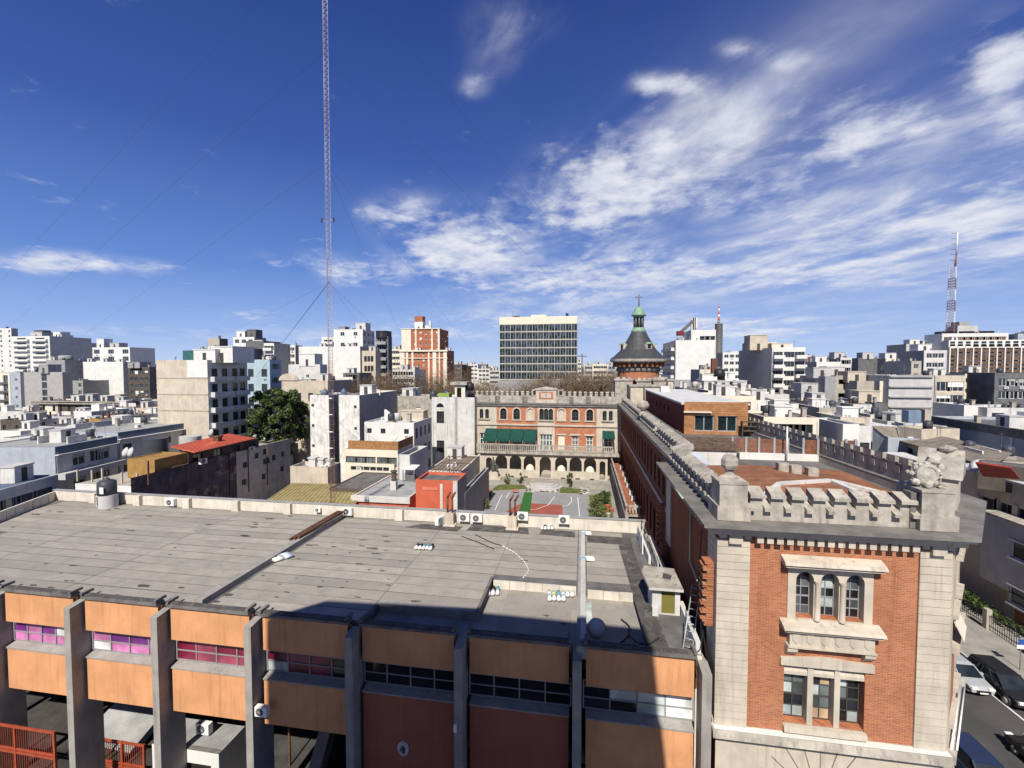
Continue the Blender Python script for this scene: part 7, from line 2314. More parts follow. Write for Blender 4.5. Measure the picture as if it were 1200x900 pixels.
b = building('dark_terrace_room', 'dark covered terrace room under the red tin roof', (onY(204, 540, 55).x, 55), (MX - .3, 55), 14, 11.6, BROWN_D, par=.05, z0=mz - 1, f=F_(n=2, k=1, w=1.4, h=1.6, t0=.4), r=F_(n=4, k=1, w=1.6, h=1.2, t0=.3, fm=FRAME_D))
aircon(onX(238, 544, MX + .3), 'white air conditioner on the dark mural wall', R(90), 1.3)
aircon(onX(295, 529, MX + .3), 'white air conditioner high on the grimy cream wall', R(90), 1.2)
p = onY(223, 516, 62)
m = MB(); m.cyl((p.x, 62), 1.5, p.z - 1.6, p.z + .7, TANKC, 18); tag(m.build('water_tank'), 'large pale round water tank behind the red tin roof', 'water tank')
p = onY(182, 522, 57)
m = MB(); m.cyl((p.x, 57), 1.6, p.z - 2.0, p.z + 1.1, TANKM, 18); tag(m.build('water_tank'), 'large dark blue water tank left of the red tin roof', 'water tank')
for i, (px, py) in enumerate(((147, 530), (153, 530), (247, 507))):
    p = onY(px, py, 51 if i < 2 else 70)
    t = T('satellite_dish', ['pale satellite dish above the ochre cabin, left of the pair', 'pale satellite dish above the ochre cabin, right of the pair', 'pale satellite dish beyond the red tin roof'][i], 'satellite dish', p)
    o = inst('dish', dish_me, t, p); o.rotation_euler = (R(70), 0, R(-20)); o.scale = (1.5, 1.5, 1.5)
    m = MB(); m.tube(p + Vector((0, .3, -2.2)), p + Vector((0, .3, 0)), .05, METAL); m.build('stand', t)
m = MB(); a = onZ(130, 560, mz - .9)
for (px, h_) in ((91, 1.5), (108, 1.5), (120, 1.8), (143, 1.4), (161, 1.4), (174, 3.0)):
    p = onY(px, 556, 47.5); m2 = MB(); m2.box(p.x - .08, p.x + .08, 47.4, 47.56, mz - 1.04, mz - 1 + h_, RUST if px == 174 else BEIGE)
    tag(m2.build('terrace_post'), 'post on the white walled terrace, %s' % {91: 'furthest left', 108: 'second from the left', 120: 'beside the old boards', 143: 'in front of the ochre cabin', 161: 'at the right corner of the cabin', 174: 'tall and rust red'}[px], 'post')
# ---------------------------------------------------------------- low roofs at left
b = building('blue_roofed_house', 'white house with dark blue sheet roof edge and roller windows', onZ(64, 524, 12.2).to_tuple()[:2], onZ(137, 511, 12.2).to_tuple()[:2], 13, 12.2, WHITE_D, roof=GREYTIN, par=.15, coping=BLUE_R, side=GREY_B, f=F_(n=3, k=2, w=2.0, h=1.8, fh=3.6, t0=1.6, cols=[.35, .62, .76], sm=SHUT_G, shut=.4))
P_ = onZ(64, 524, 12.2); Q_ = onZ(137, 511, 12.2)
m = MB(); u_d = (Q_ - P_).normalized(); n_d = Vector((u_d.y, -u_d.x, 0)); m.obox(vu(P_.x, P_.y), u_d, n_d, 0, (Q_ - P_).length, .004, .5, 10.9, 11.05, WHITE); m.obox(vu(P_.x, P_.y), u_d, n_d, 0, (Q_ - P_).length, .004, .08, 11.06, 12.18, BLUE_R); m.build('fascia', b)
m = MB(); m.obox(vu(P_.x, P_.y), u_d, n_d, 0, (Q_ - P_).length, .004, 1.4, 7.3, 8.2, GREY_L); m.build('balcony', b)
b = building('blue_roofed_house', 'longer white house with dark blue roof edge running behind the red tin roof', onZ(138, 507, 12.6).to_tuple()[:2], onZ(242, 492, 12.6).to_tuple()[:2], 12, 12.6, WHITE_D, roof=GREYTIN, par=.15, coping=BLUE_R, side=GREY_B, f=F_(n=5, k=2, w=1.6, h=1.2, fh=3.6, t0=2.2, fm=FRAME_D))
P_ = onZ(138, 507, 12.6); Q_ = onZ(242, 492, 12.6)
m = MB(); u_d = (Q_ - P_).normalized(); n_d = Vector((u_d.y, -u_d.x, 0)); m.obox(vu(P_.x, P_.y), u_d, n_d, 0, (Q_ - P_).length, .004, .6, 11.3, 11.45, WHITE); m.obox(vu(P_.x, P_.y), u_d, n_d, 0, (Q_ - P_).length, .004, .08, 11.46, 12.58, BLUE_R); m.build('fascia', b)
b = building('white_gabled_house', 'white party wall with shade and a sunlit edge put into its colours', onZ(18, 528, 11.5).to_tuple()[:2], onZ(62, 524, 11.5).to_tuple()[:2], 10, 11.5, GREY_B, roof=DROOF, par=.3, coping=WHITE, f=None)  # blue grey wall and white coping colour in the shade and sunlight
b = building('blue_roof_shed', 'low house at the left edge with blue sheet roof and dark windows', onZ(-60, 590, 10.0).to_tuple()[:2], onZ(68, 556, 10.0).to_tuple()[:2], 9, 10.0, GREY_B, roof=BLUE_R, par=.1, coping=GREY_B, f=F_(n=5, k=1, w=2.6, h=1.8, t0=1.3, fm=FRAME_D, gm=GLASS_B, nx=3))
LOWS = [
    (-20, 28, 482, 112, WHITE_D, GREYTIN, 'low white house with tin roof at the left edge'),
    (0, 40, 492, 98, BROWN_D, DROOF, 'dark low house with flat roof at the left edge'),
    (40, 84, 488, 104, GREY_L, BRROOF, 'low grey house with brown sheet roof below the ornate house'),
    (0, 24, 505, 84, WHITE, WROOF, 'small bright white shed roof at the far left'),
    (22, 40, 503, 86, WHITE_D, GREYTIN, 'white shed beside the curved vaulted roof'),
    (45, 92, 500, 80, GREY_L, DROOF, 'grey flat roofed house left of the vaulted roof'),
    (86, 107, 482, 92, WHITE, WHITE, 'white cubic roof storey in the middle of the low roofs'),
    (104, 118, 491, 80, YELLOW, WROOF, 'small yellow and red roof cabin'),
    (118, 146, 488, 84, ROUGHW, DROOF, 'rough weathered block with dark side near the middle of the low roofs'),
    (146, 186, 489, 90, WHITE, WROOF, 'low bright white house below the beige party wall'),
    (167, 203, 481, 96, WHITE, WHITE_D, 'stepped white roof blocks below the beige party wall'),
    (150, 176, 478, 108, BEIGE, TILE, 'beige house with reddish roof below the brown block'),
    (120, 150, 477, 112, BROWN_D, TILE_B, 'dark house with brown roof below the white wall'),
    (0, 62, 514, 70, WHITE_D, WROOF, 'long pale flat roof near the left edge'),
    (-40, 18, 540, 56, GREY_L, GREYTIN, 'grey flat roof beside the blue roof at the left edge'),
    (100, 140, 500, 74, WHITE_D, DROOF, 'weathered parapet house behind the blue roofed house'),
    (190, 245, 497, 88, GREY_B, GREYTIN, 'grey blue low house right below the beige party wall'),
    (246, 300, 520, 84, WHITE_D, GREYTIN, 'low white house under the balcony block'),
]
for i, (x0, x1, py, Y, fm_, rm_, lb) in enumerate(LOWS):
    b = px_building('low_house', lb, x0, x1, py, Y, fm_, depth=8 + (i * 37 % 5), roof=rm_, par=.3, side=GREY_L if i % 3 else WHITE_D, f=F_(n=max(1, int((x1 - x0) / 12)), k=2, w=1.1, h=1.3, fh=3.4, t0=1.5, fm=FRAME_D))
    pipes_on(b, 1 + i % 3, (GREY_L, RUST, WHITE_D)[i % 3])
    if i % 3 == 0:
        roof_box(b, .3 + .1 * (i % 4), .4, 2.4, 2.0, 1.8 + .3 * (i % 2), (WHITE, GREY_L, BEIGE)[i % 3], 'roof_shed')
    if i % 4 == 1:
        tank_on(b, .6, .4, TANKC if i % 2 else TANKM, .6, 1.1, .4)
t = T('vaulted_roof', 'pale curved vault roof among the low houses', 'roof', onZ(80, 505, 11))
a, c = onZ(60, 512, 10.3), onZ(95, 512, 10.3)
m = MB(); n_ = 10
pr = [(a.x + (c.x - a.x) * i / n_, 10.3 + 2.6 * math.sin(PI * .5 * i / n_) ** 1.0) for i in range(n_ + 1)] + [(c.x, 8), (a.x, 8)]
m.extrude(pr, 'y', a.y, a.y + 12, WROOF); m.build('vault', t)
# ---------------------------------------------------------------- far centre
GY = 250
a, c = onY(585.5, 371, GY), onY(676.5, 371, GY)
zt = lambda py: onY(630, py, GY).z
off = T('glass_office', 'wide dark glass office block with pale floor bands and a blank cream top', 'office block', ((a.x + c.x) / 2, GY + 8, 0))
W_ = c.x - a.x
m = MB(); m.box(a.x, c.x, GY + .4, GY + 18, 0, zt(371), CREAM); m.build('wall', off)
m = MB(); m.box(a.x - .1, c.x + .1, GY, GY + .38, zt(380), zt(371), CREAM); m.build('blank_top', off)
CREAM_PAN = MB(); CREAM_PAN.box(0, W_ / 22 - .12, -.08, -.003, 0, zt(371.3) - zt(379.6), CREAM); cp = CREAM_PAN.me('top_panel')
for i in range(22):
    inst('top_panel', cp, off, (a.x + W_ * i / 22 + .06, GY, zt(379.6)))
rows = 9
BAND = mat('pale_floor_band', (.46, .44, .38))
fh = (zt(379.7) - zt(446.5)) / 7.1
pm = MB(); pm.box(.05, W_ / 28 - .05, 0, .1, 0, fh * .36, GLASS_T); pm = pm.me('window')
pm2 = MB(); pm2.box(.05, W_ / 28 - .05, 0, .1, 0, fh * .36, GLASS_B); pm2 = pm2.me('window')
r_ = random.Random(21)
for k in range(rows):
    ztop = zt(379.7) - fh * k
    m = MB(); m.box(a.x - .1, c.x + .1, GY - .15, GY + .3, ztop - fh, ztop - fh + fh * .12, BAND); m.build('floor_band', off)
    for i in range(28):
        if k * 56 > 420:
            break
        inst('window', pm if r_.random() < .5 else pm2, off, (a.x + W_ * i / 28, GY + .2, ztop - fh * .47))
        inst('window', pm if r_.random() < .5 else pm2, off, (a.x + W_ * i / 28, GY + .2, ztop - fh * .85))
m = MB()
for i in range(15):
    x = a.x + W_ * i / 14
    m.box(x - .11, x + .11, GY - .05, GY + .19, zt(379.7) - fh * rows, zt(380), GREY_L)
o = m.build('mullions', off)
m = MB(); m.box(a.x + W_ * .40, a.x + W_ * .6, GY + 4, GY + 10, zt(371) + .003, zt(368), CREAM); m.build('plant_room', off)
m = MB(); m.box(a.x + W_ * .17, a.x + W_ * .245, GY + 3, GY + 6, zt(371) + .003, zt(368.8), BLACKM); m.build('plant_unit', off)
m = MB(); m.box(a.x + W_ * .85, a.x + W_ * .885, GY + 3, GY + 6, zt(371) + .003, zt(367), BLACKM); m.build('plant_unit', off)
m = MB(); m.tube((a.x + W_ * .155, GY + 4, zt(371)), (a.x + W_ * .155, GY + 4, zt(357)), .1, METAL, 5); m.build('aerial', off)
m = MB(); m.box(a.x, c.x, GY - 6, GY - 1, 0, zt(446), GREY); m.build('podium', off)
RTY = 215
RBR = mat('red_brick_tower', (.36, .125, .065), var=.1, scale=.5, stain=.2)
rw = dict(w=1.15, h=1.25, fh=2.9, nx=2, fw=.1, shut=.35)
b = px_building('red_cream_tower', 'red and cream apartment tower, wide lower part', 469.5, 523.5, 410.5, RTY, RBR, xs=532, side=RBR, coping=CREAM, roof=DROOF, f=F_(n=9, k=11, t0=1.3, m0=1.0, **{k: v for k, v in rw.items()}), r=F_(n=4, k=11, t0=1.3, **rw))
a, c = onY(469.5, 410, RTY), onY(523.5, 410, RTY); zz = onY(495, 410.5, RTY).z
for (f0, f1) in ((-.005, .09), (.12, .17), (.24, .285), (.60, .635), (.70, .78), (.83, .86), (.93, 1.005)):
    m = MB(); m.box(a.x + (c.x - a.x) * f0, a.x + (c.x - a.x) * f1, RTY - .35, RTY - .003, 0, zz - .7, CREAM); m.build('cream_pier', b)
m = MB(); m.box(a.x - .6, c.x + .6, RTY - .8, RTY - .004, zz - .68, zz + .1, CREAM); m.box(a.x - .5, c.x + .5, RTY - .5, RTY - .003, zz - 4.2, zz - 3.8, CREAM); m.build('cornice', b)
b0 = b
b = px_building('red_cream_tower', 'upper part of the red and cream apartment tower', 471, 515, 385.5, RTY + 5, RBR, xs=525.5, side=RBR, coping=CREAM, roof=DROOF, z0=zz - .5, f=F_(n=7, k=5, t0=1.4, **rw), r=F_(n=4, k=5, t0=1.4, **rw))
a, c = onY(471, 400, RTY + 5), onY(515, 400, RTY + 5); z2 = onY(495, 385.5, RTY + 5).z
for (f0, f1) in ((-.005, .25), (.36, .40), (.79, .83), (.96, 1.01)):
    m = MB(); m.box(a.x + (c.x - a.x) * f0, a.x + (c.x - a.x) * f1, RTY + 4.65, RTY + 4.997, zz, z2 - .1, CREAM)
    m.build('cream_pier', b)
m = MB(); m.box(a.x - .5, c.x + .5, RTY + 4.4, RTY + 4.996, z2 - .08, z2 + .3, CREAM); m.build('cornice', b)
roof_box(b, .40, .3, 4.6, 4, 4.6, WHITE, 'stair_tower', RBR); p = on_roof(b, .40, .3)
m = MB(); m.box(p.x - 2.2, p.x + 2.2, p.y - 1.9, p.y + 1.9, p.z + 4.8, p.z + 7.4, RBR); m.build('tank_house', b)
roof_box(b, .62, .3, 2.5, 3, 2.5, WHITE, 'roof_unit', door=False); m = MB(); m.box(p.x + 5.3, p.x + 6.3, p.y - 1, p.y, p.z, p.z + 5, WHITE); m.build('flue', b)
merge(b, b0)
for (x0, x1, py, Y, m_, lb) in ((456, 470, 409, 230, CREAM, 'pale low block between the dark apartments and the red tower'), (458, 486, 433, 190, WHITE_D, 'low white houses in front of the red and cream tower'),
                                (532, 541, 427, 300, BROWN_D, 'small dark block right of the red and cream tower'), (540, 547, 429, 320, YELLOW, 'small yellowish block on the skyline left of the glass office'),
                                (547, 560, 427, 360, WHITE, 'pale twin blocks on the skyline left of the glass office'), (560, 574, 432, 330, WHITE_D, 'low white blocks on the skyline left of the glass office'), (573, 586, 434, 300, GREY_L, 'low grey block touching the glass office on the left'),
                                (677, 681, 424, 330, WHITE, 'thin white block right of the glass office'), (684, 697, 428, 300, GREY_L, 'grey slab block right of the glass office'), (694, 713, 427, 280, CREAM, 'block with dark balcony bands left of the round tower'),
                                (711, 722, 428, 300, GREY_B, 'small bluish block left of the round tower')):
    b = px_building('far_block', lb, x0, x1, py, Y, m_, depth=14, f=F_(n=max(2, int((x1 - x0) / 4)), k=4, w=2.2, h=1.6, fh=3.2))
    roof_box(b, .4, .4, 3.5, 3, 2.6, GREY_L, 'tank_house')
t = T('tower_crane', 'thin dark tower crane right of the glass office', 'crane', onY(682, 440, 420))
p = onY(682, 440, 420); z1 = onY(682, 418, 420).z
m = MB(); m.box(p.x - .5, p.x + .5, 420, 421, 0, z1 + 3, GREY_D); m.build('mast', t)
m = MB(); m.box(onY(677, 418, 420).x, onY(688, 418, 420).x, 420.1, 420.9, z1, z1 + .9, GREY_D); m.build('jib', t)
# ---------------------------------------------------------------- right-hand city
b = px_building('white_block', 'large blank white block right of the round tower', 792, 839, 398.5, 150, CREAM if 0 else WHITE, xr=777, side=CREAM, f=None, l=F_(n=3, k=9, w=2.6, h=1.7, fh=3, t0=1.4, balc=dict(span=[(.1, .9)], d=1, m=WHITE)))
bw_ = b
b2 = px_building('white_block', 'stepped white top floor of the large blank white block', 810, 839, 386.5, 152, WHITE, depth=12, f=F_(n=2, k=1, w=3, h=1.4, t0=2.0, cols=[.55, .8]))
for f in (.15, .22, .3):
    p = on_roof(b2, f, .3); m = MB(); m.box(p.x - .45, p.x + .45, p.y - .4, p.y + .4, p.z, p.z + 4.8, WHITE_D); m.build('chimney', b2)
merge(b2, bw_)
b3 = px_building('grey_base_storey', 'grey lower wall below the blank white block', 790, 838, 445, 149, GREY, depth=.8, par=.05)
t = T('roof_crane', 'small red and grey crane on the blank white block', 'crane', onY(797, 392, 152))
p = onY(797, 390, 152); e_ = onY(812, 376.5, 152)
m = MB(); m.bar(p, e_, .9, 1.0, GREY_D); m.build('boom', t); m = MB(); m.box(p.x - 1.0, p.x + 1.0, 151, 153, p.z - .9, p.z + .5, MAROON); m.build('cab', t)
m = MB(); m.box(p.x - .7, p.x + .7, 151.4, 152.6, p.z - 4.5, p.z - 1.6, GREY); m.build('base', t)
t = T('telecom_tower', 'slim concrete shaft tower with a banded spire behind the white block', 'tower', (onY(842, 420, 260).x, 260, 0))
x = onY(842, 400, 260).x
m = MB(); m.lathe((x, 260, 0), [(2.2, 0), (2.0, onY(842, 380, 260).z), (2.4, onY(842, 379.5, 260).z), (.001, onY(842, 378.5, 260).z)], CONC, 14); m.build('shaft', t)
zz0 = onY(842, 379, 260).z; zz1 = onY(842, 358, 260).z
for i in range(6):
    m = MB(); m.tube((x, 260, zz0 + (zz1 - zz0) * i / 6), (x, 260, zz0 + (zz1 - zz0) * (i + 1) / 6 - .03), .7 - .08 * i, (WHITEP, REDTIN)[i % 2] if i else METAL, 6); m.build('spire_band', t)
b = px_building('white_flats', 'white flats with small windows behind the concrete tower', 847, 869, 413, 220, WHITE, xr=840, side=GREY, f=F_(n=3, k=6, w=1.9, h=1.5, fh=3.2, cols=[.2, .5, .8]))
b = px_building('balcony_flats', 'white balcony flats with tall grey blind side wall', 905, 944, 407, 140, WHITE, xr=866, side=GREY_L, f=F_(n=3, k=9, w=2.8, h=1.6, fh=2.75, t0=1.3, cols=[.17, .52, .84], nx=3, gm=GLASS, fm=FRAME_G,
    balc=dict(span=[(.01, .34), (.68, .99)], d=1.4, m=WHITE, drop=.25)), l=None)
roof_box(b, .25, .5, 7, 5, 2.4, CREAM, 'roof_room'); roof_box(b, -.12, .35, 5, 5, 4.5, BEIGE, 'tank_house'); roof_box(b, .7, .4, 6, 5, 2.0, CREAM, 'roof_room')
b = px_building('grey_party_block', 'grey party wall step left of the balcony flats', 884, 890, 400.5, 158, WHITE, xr=870, side=GREY, f=None)
RIGHT = [
    (945, 957, 418, 210, WOOD_D, None, 'unfinished red brick block right of the balcony flats', dict(n=3, k=6, w=2.2, h=1.8)),
    (957, 986, 424, 190, WHITE, None, 'blank white wall right of the balcony flats', None),
    (985, 998, 419, 195, WHITE_D, None, 'white block with dark balconies right of the blank white wall', dict(n=2, k=7, w=3.5, h=1.6)),
    (948, 957, 438, 185, BEIGE, None, 'small beige wall below the red brick block', None),
    (1006, 1037, 419.5, 200, GREY_D, 999, 'dark grey block left of the cream flats', None),
    (1038, 1074, 420, 195, CREAM, None, 'cream flats with balconies left of the large apartment block', dict(n=4, k=5, w=2.4, h=1.5)),
    (967, 980, 441, 120, GREY, None, 'grey shaded end of the weathered factory', None),
    (979.5, 1005, 440, 121, BEIGE_D, None, 'weathered beige factory with stepped roof', dict(n=2, k=3, w=3.4, h=1.2, fh=3.4)),
    (1004.5, 1031, 446.5, 116, BEIGE_D, None, 'brown weathered block right of the stepped factory', None),
    (1031, 1041, 446.5, 114, CREAM, None, 'narrow cream end wall right of the weathered blocks', None),
    (1025, 1040.5, 472, 100, GREY_D, None, 'black shaded garage front below the cream end wall', None),
    (1068, 1080, 423, 160, BEIGE_D, None, 'weathered small tower among the cream flats', dict(n=1, k=3)),
    (1083, 1110, 410.5, 165, WHITE_D, None, 'white stained block below the big apartment block', dict(n=3, k=4, w=1.6, h=1.5)),
    (1062, 1108, 403, 225, GREY_L, None, 'pale grey stepped wall left of the big apartment block', None),
    (952, 965, 460, 120, WHITE, None, 'low white storey right below the balcony flats', dict(n=3, k=1)),
    (943, 967, 459, 128, WHITE, None, 'white terrace house right of the balcony flats', dict(n=4, k=1, w=1.6)),
]
for (x0, x1, py, Y, m_, xr, lb, fs) in RIGHT:
    b = px_building('city_block', lb, x0, x1, py, Y, m_, xr=xr, depth=13, side=GREY, f=F_(**fs) if fs else None)
    if x1 - x0 > 12:
        roof_box(b, .35, .4, 4, 4, 2.6, (WHITE, GREY_L, BEIGE)[int(x0) % 3], 'tank_house')
    pipes_on(b, 2, GREY)
BY_ = 215
b = px_building('grid_apartments', 'big apartment block with white grid and brown balconies at right', 1112, 1290, 398, BY_, WHITE, xr=1104, side=GREY_L, depth=16, roof=DROOF, reveal=1.1, f=[] or None)
a, c = onY(1112, 398, BY_), onY(1290, 398, BY_)
ncol = 20
cw = onY(1121, 400, BY_).x - a.x
BRB = mat('brown_balcony_tiles', (.13, .08, .05), var=.3, scale=.35)
zt = lambda py: onY(1150, py, BY_).z
fr = MB(); fr.box(-cw / 2 + .55, cw / 2 - .55, -.01, .04, 0, 2.0, GLASS); fr.box(-cw / 2 + .55, cw / 2 - .55, -.06, -.02, .9, 1.05, FRAME_W); frm = fr.me('window')
fb = MB(); fb.box(-cw / 2 + .35, cw / 2 - .35, -.5, -.02, 0, 1.15, BRB); fb.box(-cw / 2 + .35, cw / 2 - .35, -.04, -.015, 1.16, 2.9, BROWN_D); fbm = fb.me('balcony')
fb2 = MB(); fb2.box(-cw / 2 + .35, cw / 2 - .35, -.5, -.02, 0, 1.15, BRB); fb2.box(-cw / 2 + .35, cw / 2 - .35, -.04, -.015, 1.16, 2.9, mat('brown_blind', (.15, .075, .045), var=.3)); fb2.box(-.9, .9, -.1, -.05, 1.3, 2.4, SHUT); fbm2 = fb2.me('balcony')
r_ = random.Random(6)
fhh = (zt(407.5) - zt(441)) / 7
for i in range(int((c.x - a.x) / cw)):
    x = a.x + cw * (i + .5)
    inst('window', frm, b, (x, BY_ - .05, zt(405.5)))
    for k in range(9):
        inst('balcony', fbm if r_.random() < .62 else fbm2, b, (x, BY_ - .02, zt(407.5) - fhh * (k + 1)))
    m = MB(); m.box(x - cw / 2 - .22, x - cw / 2 + .22, BY_ - .9, BY_ - .003, 20, zt(406.8), WHITE); m.build('fin', b)
m = MB(); m.box(a.x - .3, c.x, BY_ - .95, BY_ - .55, zt(407.6), zt(406.6), WHITE); m.build('floor_band', b)
b2 = px_building('attic_storey', 'set back attic floor with brown loggias on the big apartment block', 1104, 1182, 390.5, BY_ + 4, WHITE, depth=10, f=F_(n=9, k=1, w=3.4, h=2.2, t0=1.5, gm=BRB, fm=FRAME_W))
p = onY(1120, 382, BY_ + 8); p1 = onY(1144, 382, BY_ + 8)
m = MB(); m.box(p.x, p1.x, BY_ + 7, BY_ + 13, onY(1120, 391, BY_ + 4).z, p.z, GREY_L); m.box(p.x + 1, p.x + 5, BY_ + 7.5, BY_ + 12, p.z, p.z + 1.8, GREY); m.build('plant_room', b2)
for f in (.15, .45, .75):
    roof_box(b2, f, .4, 5, 4, 1.4, BLACKM, 'roof_unit', door=False)
b = px_building('end_tower', 'small dark tank house at the right edge of the skyline', 1193, 1215, 391, BY_ + 2, GREY_B, depth=6)
def lattice(t, x, y, z0, z1, w0, w1, mats, nseg, th, bands=6, parts=True):
    """three sided lattice mast in coloured bands"""
    for bnd in range(bands):
        za, zb = z0 + (z1 - z0) * bnd / bands, z0 + (z1 - z0) * (bnd + 1) / bands
        m_ = mats[bnd % len(mats)]
        q = MB(); n_ = max(1, nseg // bands)
        for k in range(n_):
            z_a = za + (zb - za) * k / n_; z_b = za + (zb - za) * (k + 1) / n_
            def C(j, z):
                f = (z - z0) / (z1 - z0); rr = (w0 * (1 - f) + w1 * f) / math.sqrt(3)
                a_ = 2 * PI * j / 3 + .35
                return Vector((x + rr * math.cos(a_), y + rr * math.sin(a_), z))
            for j in range(3):
                q.tube(C(j, z_a), C(j, z_b), th, m_, 4)
                q.tube(C(j, z_a), C(j + 1, z_b), th * .6, m_, 3)
                q.tube(C(j, z_b), C(j + 1, z_b), th * .6, m_, 3)
        q.build('mast_section', t)
mx = onY(1115, 385, BY_ + 6).x
t = T('lattice_mast', 'red and white lattice mast on the big apartment block', 'mast', (mx, BY_ + 6, 30))
zl = lambda py: onY(1115, py, BY_ + 6).z
MRED = mat('mast_red', (.23, .11, .10), bump=0); MWHT = mat('mast_white', (.62, .61, .62), bump=0)
lattice(t, mx, BY_ + 6, zl(391), zl(313), 2.9, 2.5, [MRED, MWHT], 24, .14, 6)
m = MB(); m.tube((mx + .5, BY_ + 6, zl(313)), (mx + .8, BY_ + 6, zl(300)), .35, MRED, 6); m.tube((mx + .8, BY_ + 6, zl(300)), (mx + .9, BY_ + 6, zl(273)), .3, MWHT, 6)
for i in range(6):
    z = zl(305 - 6.3 * i); m.tube((mx - 1.3, BY_ + 6, z), (mx + 1, BY_ + 6, z), .1, GREY_D, 4)
m.build('top_aerial', t)
m = MB(); m.tube((mx - 1, BY_ + 6, zl(383)), (onY(1103, 390, BY_ + 6).x, BY_ + 6, zl(390)), .12, GREY_D, 4); m.build('stay', t)
b = px_building('striped_wall_block', 'long pale grey blind wall with horizontal ledges', 1042, 1095, 440, 112, GREY_L, depth=12, side=GREY_L, f=None)
a, c = onY(1042, 440, 112), onY(1095, 440, 112)
for py in (441.5, 453.5, 465.5, 477.5):
    z = onY(1068, py, 112).z; m = MB(); m.box(a.x + .02, c.x - .4, 111.6, 111.997, z - .14, z + .14, GREY); m.build('wall_ledge', b)
b = px_building('shutter_flats', 'beige flats with white roller shutters beside the striped wall', 1096, 1131, 440, 112.5, BEIGE, depth=12, f=F_(n=2, k=3, w=3.5, h=2.1, fh=2.95, t0=1.4, shut=.85, nx=3, cols=[.25, .74]))
for i, (u, k_) in enumerate(((.28, 0), (.28, 2), (.72, 1))):
    p = onY(1096 + 35 * u, 450 + 14 * k_, 112.2)
b = px_building('cream_flats', 'cream flats with long dark loggias right of the shuttered flats', 1137, 1165, 445, 118, CREAM, depth=12, f=F_(n=1, k=4, w=5.6, h=.95, fh=2.0, t0=1.5, cols=[.55], nx=4))
b = px_building('cream_stair_tower', 'narrow cream stair tower beside the cream flats', 1131, 1138, 438, 117, CREAM, depth=6, f=F_(n=1, k=5, w=.8, h=1.0, fh=2.4, cols=[.4]))
b = px_building('dark_flats', 'dark grey flats with white shutters at the right edge', 1166, 1240, 437, 110, GREY_D, depth=12, f=F_(n=6, k=5, w=2.1, h=1.6, fh=2.7, t0=1.2, shut=.7, sm=SHUT_G, nx=3))
b = px_building('white_garage', 'low white wall under the cream flats', 1130, 1157, 475, 100, WHITE, depth=8, f=None)
b = px_building('white_garage', 'broken white wall and shed at the foot of the dark flats', 1157, 1225, 478, 98, WHITE_D, depth=8, f=F_(n=2, k=1, w=2, h=1.4, fm=FRAME_D))
Pz = onZ(1089, 487, 15.2); Qz = onZ(1222, 507, 15.2)
b = building('grey_hall', 'long pale grey hall with dark weathered parapet at right', Pz.to_tuple()[:2], Qz.to_tuple()[:2], 14, 15.2, GREY_B, coping=CONC_D, roof=DROOF, f=F_(n=1, k=1, w=2.4, h=1.3, t0=3.6, cols=[.52], fm=FRAME_D))
U_ = vu(*(Qz - Pz).to_tuple()[:2]).normalized(); N_ = Vector((U_.y, -U_.x, 0)); Lh = (Qz - Pz).length
m = MB(); m.obox(vu(Pz.x, Pz.y), U_, N_, 0, Lh, .004, .22, 13.9, 15.18, CONC_D); m.build('parapet_band', b)
for f in (.16, .24, .78):
    m = MB(); m.obox(vu(Pz.x, Pz.y), U_, N_, Lh * f, Lh * f + .35, .004, .12, 6, 13.85, WHITE); m.build('white_pilaster', b)
m = MB(); pp = vu(Pz.x, Pz.y) + U_ * Lh * .06 + N_ * 1.0; m.cyl((pp.x, pp.y), .3, 8, 13.2, GALV, 10); m.cyl((pp.x, pp.y), .5, 13.2, 13.5, GALV, 10); m.build('vent_flue', b)
b = building('pale_hall', 'pale blue grey low hall behind the weathered parapet', onZ(1130, 486, 14).to_tuple()[:2], onZ(1215, 494, 14).to_tuple()[:2], 10, 15.6, GREY_B, roof=GREYTIN)
P1_, Q1_ = onZ(1053, 517, 13.0), onZ(1123, 538, 13.0)
b = building('brown_roof_house', 'house with long brown sheet roof and dark strip windows', P1_.to_tuple()[:2], Q1_.to_tuple()[:2], 8, 13.0, BEIGE_D, roof=BRROOF, par=.02, f=F_(n=3, k=1, w=3.0, h=1.9, t0=.5, fm=FRAME_D, nx=3))
sheet_roof('brown_sheet_roof', 'long brown fibre sheet roof stepping down to the right', [onZ(1050, 515, 13.4), onZ(1160, 547, 13.4), onZ(1186, 531, 14.0), onZ(1085, 506, 14.2)], BRROOF, 14, cat='roof')
b = building('beige_gable_house', 'small beige end wall beside the brown sheet roof', onZ(1040, 512, 13.3).to_tuple()[:2], onZ(1053, 515, 13.3).to_tuple()[:2], 6, 13.3, BEIGE, roof=BRROOF, par=.05)
sheet_roof('brown_sheet_roof', 'small brown pitched roof with white verge', [onZ(1040, 513, 13.6), onZ(1056, 512, 13.6), onZ(1050, 500, 15.0), onZ(1022, 499, 15.0)], BRROOF, 4, cat='roof', wall=GREY_B)
b = building('white_eave_house', 'low house with a bright white eave behind the battlements', onZ(1034, 530, 12.0).to_tuple()[:2], onZ(1100, 545, 12.0).to_tuple()[:2], 3, 12.0, WHITE_D, roof=WROOF, par=.05, coping=WHITE)
b = building('beige_box_house', 'beige box house with blue water tank on the flat roofs', onZ(1051, 499, 15.2).to_tuple()[:2], onZ(1080, 503, 15.2).to_tuple()[:2], 6, 15.2, BEIGE, roof=DROOF, f=None)
